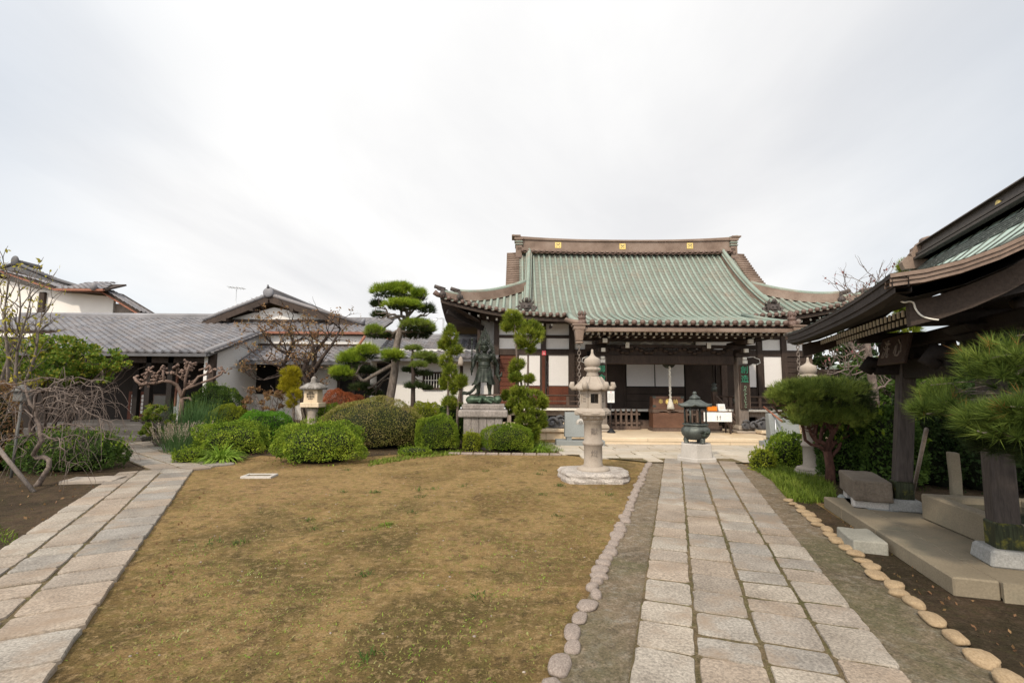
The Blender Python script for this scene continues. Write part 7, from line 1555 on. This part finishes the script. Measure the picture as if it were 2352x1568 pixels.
def near_pine():
    bx_, by_ = 4.55, 3.15; t = thing('foreground_pine', 'large long-needled pine reaching in from the right over the pavilion front', 'pine tree', (bx_, by_, 0)); tr = MB(); f = Fol(); tk = [Vector((bx_, by_, 0)), Vector((bx_-.05, by_+.1, .8)), Vector((bx_-.2, by_+.2, 1.5)), Vector((bx_-.1, by_+.35, 2.2))]; tr.tube(tk, [.16, .13, .11, .07], 12)
    pads = [(2330, 835, 120, 62, 3.35, 230), (2400, 850, 120, 90, 3.4, 160), (2150, 905, 36, 22, 3.75, 44), (2125, 940, 34, 22, 3.7, 50), (2180, 925, 34, 24, 3.6, 44), (2165, 895, 30, 18, 3.9, 30), (2225, 955, 30, 22, 3.5, 36), (2270, 960, 62, 42, 3.3, 130), (2330, 985, 80, 40, 3.2, 130), (2345, 945, 70, 40, 3.1, 110), (2240, 985, 36, 24, 3.5, 48), (2300, 1015, 64, 30, 3.5, 150), (2350, 1010, 50, 44, 3.3, 150), (2260, 1005, 34, 24, 3.55, 70), (2380, 1040, 40, 40, 3.4, 90), (2420, 960, 100, 80, 3.2, 120)]
    for x, y, w, h, Y, n in pads:
        c = P(x, y, Y); m_ = Y/FPX; n = int(n*.5)+6; d = rdirs(n*2); d = d[d[:, 2] > -.7][:n]; p = np.array(c)+d*np.array([w*m_, w*m_*.9, h*m_])*rng.uniform(.35, 1.0, (len(d), 1)); ax = unit(d*.8+np.array([-.2, -.1, .75])); f.needles(p-ax*.04, ax, 38, .125, .0048, .9, 0 if y < 1000 else 1); br_ = p[::24]; f.needles(br_, ax[::24]*np.array([1, 1, .2]), 14, .11, .005, .8, 2 if y < 960 else 1)
        e = Vector(c)+Vector((0, 0, -h*m_*.4)); bp = branch(tr, tk[2] if y > 870 else tk[3], e, .04, .012, .12, 8)
        for _ in range(6): q = Vector(p[rng.integers(0, len(p))]); branch(tr, bp[random.randint(4, 8)], q, .009, .004, .2, 4)
    tr.build('trunk', M_bark, t); f.build('crown', [LF_pinenear, LF_pinedark, LF_brown], t)
    g0, g1 = G(2090, 1163), P(2128, 985, 4.6); mb = MB(); mb.tube([g0, g1], [.021, .018], 8); o = mb.build('support_pole', M_woodgrey, None, origin=(g0.x, g0.y, 0)); tag(o, 'thin grey pole leaning up under the pine branch by the far post', 'support pole')
near_pine()
# ---------------- broad-leaved and bare trees
def twigs(mb, p, d, L, r, depth, spread=.6, up=.15, tips=None, n=3, seg=4, drop=.72):
    pts = [Vector(p)]; d = Vector(d).normalized()
    for i in range(seg):
        d = (d+Vector((random.gauss(0, .18), random.gauss(0, .18), random.gauss(0, .15)+up*.3))).normalized(); pts.append(pts[-1]+d*L/seg)
    mb.tube(pts, [r*(1-.5*i/seg) for i in range(seg+1)], 5 if depth < 2 else 6, cap=False)
    if depth == 0:
        if tips is not None: tips += [tuple(q) for q in pts[2:]]
        return
    for k in range(n):
        a = pts[random.randint(max(1, seg-2-(k > 1)), seg)]; dd = (d+Vector((random.gauss(0, spread), random.gauss(0, spread), random.gauss(0, spread*.7)+up))).normalized(); twigs(mb, a, dd, L*random.uniform(drop-.12, drop+.12), r*.52, depth-1, spread, up, tips, n, seg, drop)
def autumn_tree():
    Y = 15.0; b_ = P(*ZA(860, 960), Y); t = thing('autumn_tree', 'gnarled dark tree with sparse reddish autumn leaves before the house', 'tree', (b_.x, Y, 0)); tr = MB(); tips = []; f = Fol()
    for path, r in (([(860, 1000), (870, 900), (895, 800), (905, 720), (960, 650), (1010, 590)], .10), ([(860, 1000), (800, 880), (840, 800), (885, 700), (880, 640)], .11), ([(780, 960), (650, 830), (690, 740), (730, 640), (700, 560), (650, 520)], .075), ([(870, 900), (960, 760), (1050, 640), (1100, 540)], .07), ([(690, 740), (600, 690), (530, 620), (500, 560)], .05), ([(640, 830), (520, 800), (440, 740)], .04), ([(650, 900), (500, 940), (430, 930)], .03)):
        pt = [P(*ZA(x, y), Y+random.uniform(-.2, .2)) for x, y in path]
        if path[0][1] > 950: pt = [Vector((b_.x, Y, 0))]+pt
        tr.tube(pt, [r*(1-.6*i/(len(pt)-1)) for i in range(len(pt))], 8)
        for q in range(1 if len(pt) > 4 else 0, len(pt)):
            for _ in range(2): twigs(tr, pt[q], (random.gauss(0, .8), random.gauss(0, .5), .35), random.uniform(.40, .70), .022, 2, .6, .1, tips, 2)
    tr.build('trunk', M_barkdark, t); tp = np.array(tips); zt = P(800, 705, Y).z; tp = tp[(tp[:, 2] < zt)]; sel = tp[rng.integers(0, len(tp), 2000)]; f.leaves(sel+rng.normal(size=sel.shape)*.05, np.tile([0, -.3, .3], (len(sel), 1)), .085, .5, 1.2, 0, .5); f.build('crown', [LF_orange], t)
autumn_tree()
def pollard():
    Y = 13.7; b_ = P(*ZB(735, 790), Y); t = thing('pollarded_tree', 'knobbly pollarded tree with pinkish bare limbs and clubbed ends', 'tree', (b_.x, Y, 0)); tr = MB(); f = Fol()
    tr.tube([Vector((b_.x, Y, 0)), P(*ZB(740, 780), Y), P(*ZB(760, 570), Y)], [.062, .058, .062], 9); limbs = [([(760, 570), (735, 480), (690, 400), (620, 365), (540, 350), (440, 380), (350, 385), (260, 400), (200, 350), (175, 305)], .075), ([(760, 570), (790, 460), (900, 385), (960, 300), (1060, 270), (1110, 200)], .06), ([(790, 460), (900, 415), (1000, 375), (1150, 320), (1240, 270), (1265, 215)], .055), ([(540, 350), (530, 280), (525, 210)], .05), ([(800, 440), (800, 330), (830, 230), (850, 150)], .055), ([(780, 340), (700, 280), (620, 240)], .04), ([(440, 380), (400, 290), (340, 230)], .045), ([(760, 570), (850, 560), (880, 600)], .05)]
    for path, r in limbs: pt = [P(*ZB(x, y), Y+.12*math.sin(x*.02)) for x, y in path]; tr.tube(pt, [r*.74*(1-.35*i/(len(pt)-1)) for i in range(len(pt))], 8)
    for x, y, n in ((350, 230, 12), (430, 280, 11), (530, 215, 12), (610, 245, 6), (700, 190, 12), (850, 150, 13), (800, 230, 10), (790, 290, 9), (1060, 190, 8), (1130, 210, 8), (1265, 225, 5), (180, 315, 5), (320, 355, 7), (860, 370, 6), (460, 330, 7)):
        c = P(*ZB(x, y), Y)
        for _ in range(n): q = c+Vector((random.gauss(0, .075), random.gauss(0, .07), random.gauss(0, .075))); tr.tube([c+(q-c)*.2, q], [.018, .030], 6); tr.ell(q, (.034, .034, .036), 7, 5)
    tr.build('trunk', M_barkpink, t)
pollard()
def weeping():
    Y = 7.75; b_ = G(88, 1130); t = thing('weeping_tree', 'small twisted weeping tree with lichened bare drooping twigs', 'tree', (b_.x, Y, 0)); tr = MB(); pt = [P(*ZW(x, y), Y+dy) for x, y, dy in ((285, 1335, 0), (310, 1270, 0), (345, 1215, -.03), (385, 1150, -.05), (385, 1095, 0), (345, 1072, .05), (290, 1078, .08), (262, 1050, .03), (290, 1000, -.05), (330, 940, -.05), (315, 880, 0), (312, 830, 0), (280, 760, .05), (288, 700, 0), (235, 655, -.05), (205, 560, 0), (195, 480, 0))]; pt[0].z = 0; tr.tube(pt, [.050, .042, .037, .035, .033, .036, .037, .033, .032, .033, .030, .029, .031, .028, .022, .016, .010], 9)
    arcs = [([(290, 700), (300, 560), (420, 490), (540, 475), (680, 510), (790, 540), (840, 620)], 0), ([(288, 700), (420, 640), (560, 590), (720, 545), (895, 555)], .4), ([(310, 840), (420, 835), (520, 815), (650, 830), (780, 870), (850, 930)], -.1), ([(315, 880), (420, 930), (470, 960), (500, 1080), (525, 1200)], -.3), ([(235, 655), (350, 700), (500, 700), (700, 640), (830, 650)], .3), ([(205, 560), (330, 520), (470, 560), (600, 620), (640, 740)], -.3), ([(205, 560), (120, 520), (60, 560), (100, 690)], -.2), ([(195, 480), (60, 500), (-80, 470)], .1), ([(195, 480), (330, 445), (460, 460), (640, 455), (880, 495)], .3), ([(235, 655), (420, 600), (560, 660), (740, 740), (900, 825)], -.2), ([(312, 830), (220, 900), (30, 950), (-60, 990)], -.1), ([(330, 940), (240, 910), (190, 960), (180, 1060)], -.3), ([(290, 700), (480, 760), (650, 700), (760, 750)], .5), ([(205, 560), (420, 540), (560, 520), (700, 600), (760, 680)], 0), ([(280, 760), (180, 700), (60, 720)], .2), ([(330, 940), (460, 920), (600, 900), (640, 1000)], 0)]
    for a, dy in arcs:
        q = [P(*ZW(x, y), Y+dy*i/(len(a)-1)) for i, (x, y) in enumerate(a)]; fine = []
        for i in range(len(q)-1):
            for k in range(3): fine.append(q[i].lerp(q[i+1], k/3)+Vector((random.gauss(0, .018), random.gauss(0, .03), random.gauss(0, .018))))
        fine.append(q[-1]); fs = curve(fine, 2); tr.tube(fs, [.013-.0095*i/(len(fs)-1) for i in range(len(fs))], 6)
        for i in range(3, len(fine), 1):
            for _ in range(random.choice((1, 1, 2, 2))):
                d = Vector((random.gauss(0, .5), random.gauss(0, .5), random.uniform(-.6, .5))); L = random.uniform(.18, .5); m = fine[i]+d.normalized()*L*.5; e = m+d.normalized()*L*.3+Vector((0, 0, -L*random.uniform(.4, 1.0))); tr.tube(curve([fine[i], m, e+(m-fine[i])*.3, e+Vector((0, 0, -L*.12))], 3), [.0048-.0004*j for j in range(10)], 4, cap=False)
    tr.build('trunk', M_barkgrey, t)
    g1, g0 = G(78, 1130), P(-40, 985, 7.3); mb = MB(); mb.tube([g1, g0], .03, 8); o = mb.build('support_pole', M_woodgrey, None, origin=(g1.x, g1.y, 0)); tag(o, 'bare wooden pole slanting down to the foot of the twisted weeping tree', 'support pole')
    # garden lamp behind
    q = P(*ZW(100, 1100), 8.4); t = thing('garden_lamp', 'small grey garden lamp on a thin pole behind the weeping tree', 'lamp', (q.x, 8.4, 0)); z0, z1 = P(*ZW(170, 635), 8.4), P(*ZW(170, 560), 8.4); mb = MB(); mb.tube([(q.x, 8.4, 0), (z0.x, 8.4, z0.z)], .02, 8); mb.build('pole', M_lampgrey, t); mb = MB(); mb.box((z0.x, 8.4, (z0.z+z1.z)/2), (.17, .17, z1.z-z0.z)); hd = mb.build('lamp_head', M_lampgrey, t, bevel=.01); mb = MB(); mb.lathe([(.14, 0), (.11, .05), (.02, .12)], 10, (z1.x, 8.4, z1.z)); mb.build('cap', M_lampgrey, hd)
weeping()
def leafy(name, label, cat, base, Y, blobs, mat, n, size, bark, conv=lambda x, y: (x, y), stems=3, asp=.6, droop=.3, r=.07):
    b_ = P(*conv(*base), Y); t = thing(name, label, cat, (b_.x, Y, 0)); tr = MB(); f = Fol(); tot = sum(q[2]*q[3] for q in blobs)
    for x, y, w, h, dy in blobs:
        c = P(*conv(x, y), Y+dy); m_ = Y/FPX; k = int(n*w*h/tot); d = rdirs(k); cl = rng.normal(size=(max(4, k//40), 3)); cl = unit(cl)*rng.uniform(.3, 1, (len(cl), 1))**.5; q = cl[rng.integers(0, len(cl), k)]+d*.22*rng.uniform(.2, 1, (k, 1)); p = np.array(c)+q*np.array([w*m_, w*m_*.9, h*m_]); f.leaves(p, d*.4+np.array([0, -.2, .8]), size, asp, .8, 0, droop)
        bp = branch(tr, Vector((b_.x+random.uniform(-.05, .05), Y, 0)), (c[0], c[1], c[2]-h*m_*.3), r, r*.3, .12, 8)
        for _ in range(6): branch(tr, bp[random.randint(4, 8)], Vector(c)+Vector((random.gauss(0, w*m_*.5), random.gauss(0, .3), random.gauss(0, h*m_*.4))), r*.3, .006, .2, 5)
    tr.build('trunk', bark, t); f.build('crown', [mat], t); return t
leafy('maple_tree', 'spreading green maple with layered leaves in front of the dark entrance', 'tree', (90, 1040), 11.0, [(60, 815, 75, 45, 0), (130, 800, 80, 32, .2), (200, 815, 70, 38, -.2), (110, 850, 90, 36, -.4), (180, 860, 70, 26, -.2), (250, 830, 48, 22, -.3), (285, 842, 26, 12, -.4), (30, 855, 60, 34, .3), (220, 845, 50, 26, .3)], LF_maple, 12500, .074, M_barkdark, r=.04)
def yellow_tree():
    Y = 9.6; t = thing('yellowing_tree', 'thin upright tree with last yellow leaves at the left picture edge', 'tree', (P(15, 900, Y).x, Y, 0)); tr = MB(); tips = []; f = Fol(); b_ = Vector((P(15, 900, Y).x, Y, 0))
    for x0, x1, y1 in ((15, 22, 640), (15, 70, 690), (10, -40, 650), (20, 95, 730), (15, 45, 668)):
        bp = branch(tr, b_, P(x1, y1, Y+random.uniform(-.4, .4)), .05, .010, .06, 9)
        for q in bp[3:]:
            for _ in range(2): twigs(tr, q, (random.gauss(0, .5), random.gauss(0, .4), .7), random.uniform(.35, .6), .012, 1, .45, .35, tips, 3)
    tr.build('trunk', M_bark, t); tp = np.array(tips); s = tp[rng.integers(0, len(tp), 420)]; f.leaves(s+rng.normal(size=s.shape)*.03, np.tile([0, -.3, .3], (len(s), 1)), .085, .5, 1.1, 0, .5); f.build('crown', [LF_yellow], t)
yellow_tree()
leafy('camellia_shrub', 'mixed shrub with orange tinted leaves and pale twigs left of the golden conifer', 'shrub', (610, 985), 14.2, [(590, 905, 38, 26, 0), (625, 925, 36, 26, -.1), (575, 935, 32, 22, .1), (640, 900, 26, 20, 0), (610, 955, 38, 18, -.2)], LF_orange, 1500, .085, M_barkgrey, asp=.45, r=.03)
leafy('hydrangea', 'broad-leaved yellow-green hydrangea beside the entrance steps', 'shrub', (362, 1030), 12.6, [(350, 945, 28, 18, 0), (375, 955, 26, 20, -.1), (335, 965, 22, 22, 0), (360, 975, 32, 22, -.15), (385, 975, 20, 16, 0), (350, 995, 26, 16, 0)], LF_broad, 1300, .13, M_barkgrey, asp=.62, droop=.6, r=.022)
leafy('background_tree', 'green bushy tree beyond the bare tree, left of the far pavilion post', 'tree', (2010, 950), 14.0, [(1940, 870, 45, 40, 0), (2000, 850, 50, 60, 1), (2040, 880, 50, 60, 0), (1960, 910, 50, 50, .5), (2050, 930, 50, 50, .3)], LF_mid, 5200, .13, M_barkdark, r=.08)
leafy('background_tree', 'dark evergreen tree far behind the second lantern', 'tree', (1930, 900), 22.0, [(1910, 810, 40, 36, 0), (1960, 790, 50, 40, 1), (2010, 800, 50, 44, 0), (1890, 850, 40, 40, 0)], LF_dark, 4200, .2, M_barkdark, r=.1)
leafy('background_tree', 'bright green tree seen through the pavilion beside its far post', 'tree', (2120, 1000), 11.0, [(2110, 870, 50, 50, 0), (2150, 900, 60, 60, .5), (2200, 880, 70, 60, .5), (2060, 960, 40, 40, 0), (2260, 860, 60, 70, 1)], LF_mid, 5200, .11, M_barkdark, r=.09)
leafy('background_tree', 'dark tree behind the pavilion at the right picture edge', 'tree', (2330, 1000), 9.5, [(2300, 860, 90, 80, 0), (2400, 850, 100, 90, .5), (2360, 960, 90, 80, 0)], LF_dark, 3600, .13, M_barkdark, r=.09)
maki('golden_conifer', 'yellow-green conifer tip showing above the pavilion eave', 13.5, [(2076, 612, 26, 30, 0), (2078, 645, 40, 50, 0), (2072, 690, 60, 60, 0), (2074, 760, 80, 90, 0)], [[(2076, 900), (2076, 700), (2077, 592)]], lambda x, y: (x, y), k=.0122, L=.2, w=.026, dens=.7)
def bare_tree():
    Y = 10.9; b_ = P(2010, 1040, Y); t = thing('bare_tree', 'bare pale-barked tree with red buds behind the pavilion roof', 'tree', (b_.x, Y, 0)); tr = MB(); tips = []
    pt = [Vector((b_.x, Y, 0))]+[P(x, y, Y) for x, y in ((2010, 960), (2007, 900), (2000, 850), (1993, 800), (1990, 740))]; tr.tube(pt, [.11, .10, .09, .08, .065, .05], 9)
    for a, dst, r in ((5, (1945, 660), .03), (5, (1985, 650), .03), (5, (2030, 660), .03), (4, (1950, 690), .035), (5, (2010, 640), .025), (3, (1930, 840), .03), (3, (1950, 780), .03), (2, (2050, 870), .03), (4, (1960, 800), .02), (3, (1900, 860), .02), (4, (1935, 820), .025), (2, (1915, 880), .022)):
        bp = branch(tr, pt[a], P(*dst, Y+random.uniform(-.5, .5)), r, .009, .14, 8)
        for q in bp[3:]:
            for _ in range(1): twigs(tr, q, (random.gauss(0, .7), random.gauss(0, .5), .6), random.uniform(.25, .5), .009, 1, .55, .25, tips, 3)
    tr.build('trunk', M_barkgrey, t); tp = np.array(tips); f = Fol(); s = tp[rng.integers(0, len(tp), 160)]; f.leaves(s, np.tile([0, 0, 1.0], (len(s), 1)), .06, .6, 1, 0); f.build('crown', [surf('red_buds', [(.18, .06, .06), (.30, .12, .11)], 8, .7)], t)
bare_tree()
# ---------------- grasses
def clump(name, label, cat, l, r, base, top, Y, n, mat, w=.012, bend=1.2, lean=.5, mats=None, spikes=None, depth=.6, kind=None, spread=.75):
    a, b_ = P(l, base, Y), P(r, base, Y); cx = (a.x+b_.x)/2; rx = (b_.x-a.x)/2; h = P((l+r)/2, top, Y).z; f = Fol(); th = rng.uniform(0, 6.28, n); rr = np.sqrt(rng.uniform(0, 1, n)); p = np.stack([cx+rx*spread*rr*np.cos(th), Y+rx*depth*rr*np.sin(th), np.zeros(n)], 1); d = np.stack([np.cos(th)*rr*lean+rng.normal(size=n)*.15, np.sin(th)*rr*lean+rng.normal(size=n)*.15, np.ones(n)], 1); f.blades(p, unit(d), h*rng.uniform(.75, 1.25, n)*(1+bend*.12), w, bend, 0)
    if spikes:
        k = spikes; i = rng.integers(0, n, k); q = p[i]+unit(d[i])*h*rng.uniform(.5, .95, (k, 1)); ax = unit(d[i]+rng.normal(size=(k, 3))*.15); qq = np.repeat(q, 9, 0)+np.repeat(ax, 9, 0)*np.tile(np.linspace(0, .17, 9), k)[:, None]; f.leaves(qq, np.repeat(ax, 9, 0), .035, .45, .6, 1)
    o = f.build(name, mats or [mat], origin=(cx, Y, 0)); tag(o, label, cat, None, kind)
clump('strap_grass', 'arching strappy green grass clump where path meets the lawn', 'grass clump', 453, 562, 1062, 1016, 10.35, 300, LF_strap, .034, 1.7, 1.5, depth=.35, spread=.36)
clump('flowering_grass', 'tuft of pale dry flower spikes beside the left path', 'grass clump', 362, 470, 1052, 978, 11.6, 420, LF_reed, .010, .6, .5, [LF_reed, LF_spike], 260)
clump('reed_clump', 'tall soft blue-green reeds behind the dry flower spikes', 'grass clump', 385, 500, 1010, 925, 13.0, 520, LF_reed, .012, .35, .35)
clump('reed_clump', 'short thin reeds in the hedge gap before the small lantern', 'grass clump', 690, 760, 985, 915, 13.6, 160, LF_spike, .012, .6, .6)
clump('strap_grass', 'small strappy tuft at the right end of the wide low bush', 'grass clump', 1222, 1258, 1040, 1012, 12.3, 130, LF_strap, .018, 2.0, 1.3)
clump('strap_grass', 'little green tuft growing alone on the open lawn', 'grass clump', 872, 900, 1206, 1195, G(886, 1206).y, 60, LF_grass, .009, 2.2, 1.6, depth=1)
clump('strap_grass', 'pale tuft of long grass on the verge by the bench', 'grass clump', 1795, 1845, 1130, 1085, 8.6, 180, LF_grass, .012, 1.7, 1.0)
def lawn(name, label, poly, n, L, mat, w=.008):
    P_ = np.array([(p[0], p[1]) for p in poly]); lo, hi = P_.min(0), P_.max(0); q = rng.uniform(lo, hi, (n*3, 2)); ins = np.zeros(len(q), bool); j = len(P_)-1
    for i in range(len(P_)):
        c = ((P_[i, 1] > q[:, 1]) != (P_[j, 1] > q[:, 1])) & (q[:, 0] < (P_[j, 0]-P_[i, 0])*(q[:, 1]-P_[i, 1])/(P_[j, 1]-P_[i, 1]+1e-9)+P_[i, 0]); ins ^= c; j = i
    q = q[ins][:n]; f = Fol(); p = np.concatenate([q, np.zeros((len(q), 1))], 1); d = unit(np.concatenate([rng.normal(size=(len(q), 2))*.5, np.ones((len(q), 1))], 1)); f.blades(p, d, L*rng.uniform(.5, 1.4, len(q)), w, 1.2, 0, 3); tag(f.build(name, [mat]), label, 'grass', kind='stuff')
lawn('grass', 'bright green grass on the verge between path and bench', [G(1728, 1078), G(1790, 1070), G(1870, 1092), G(1912, 1112), (4.75, 7.2), (4.2, 6.9), (3.98, 7.05), (4.55, 8.6)], 6500, .12, LF_grass)
lawn('grass', 'bright green grass patch sloping beside the forecourt paving', [G(1205, 1040), G(1296, 1040), G(1262, 1022), G(1225, 1008), (0, 12.6)], 3200, .13, LF_grass)
lawn('ground_cover', 'low leafy ground cover along the front of the shrub bed', [G(845, 1072), G(960, 1052), G(1060, 1044), G(1060, 1034), G(950, 1042), G(850, 1060)], 1600, .07, LF_grass, .014)
lawn('ground_cover', 'sparse green ground cover at the left path edge', [(-7.2, 6.3), (-5.2, 5.3), (-4.9, 4.9), (-8.6, 5.5)], 1500, .05, LF_grass, .010)
print('objects', len(bpy.data.objects))
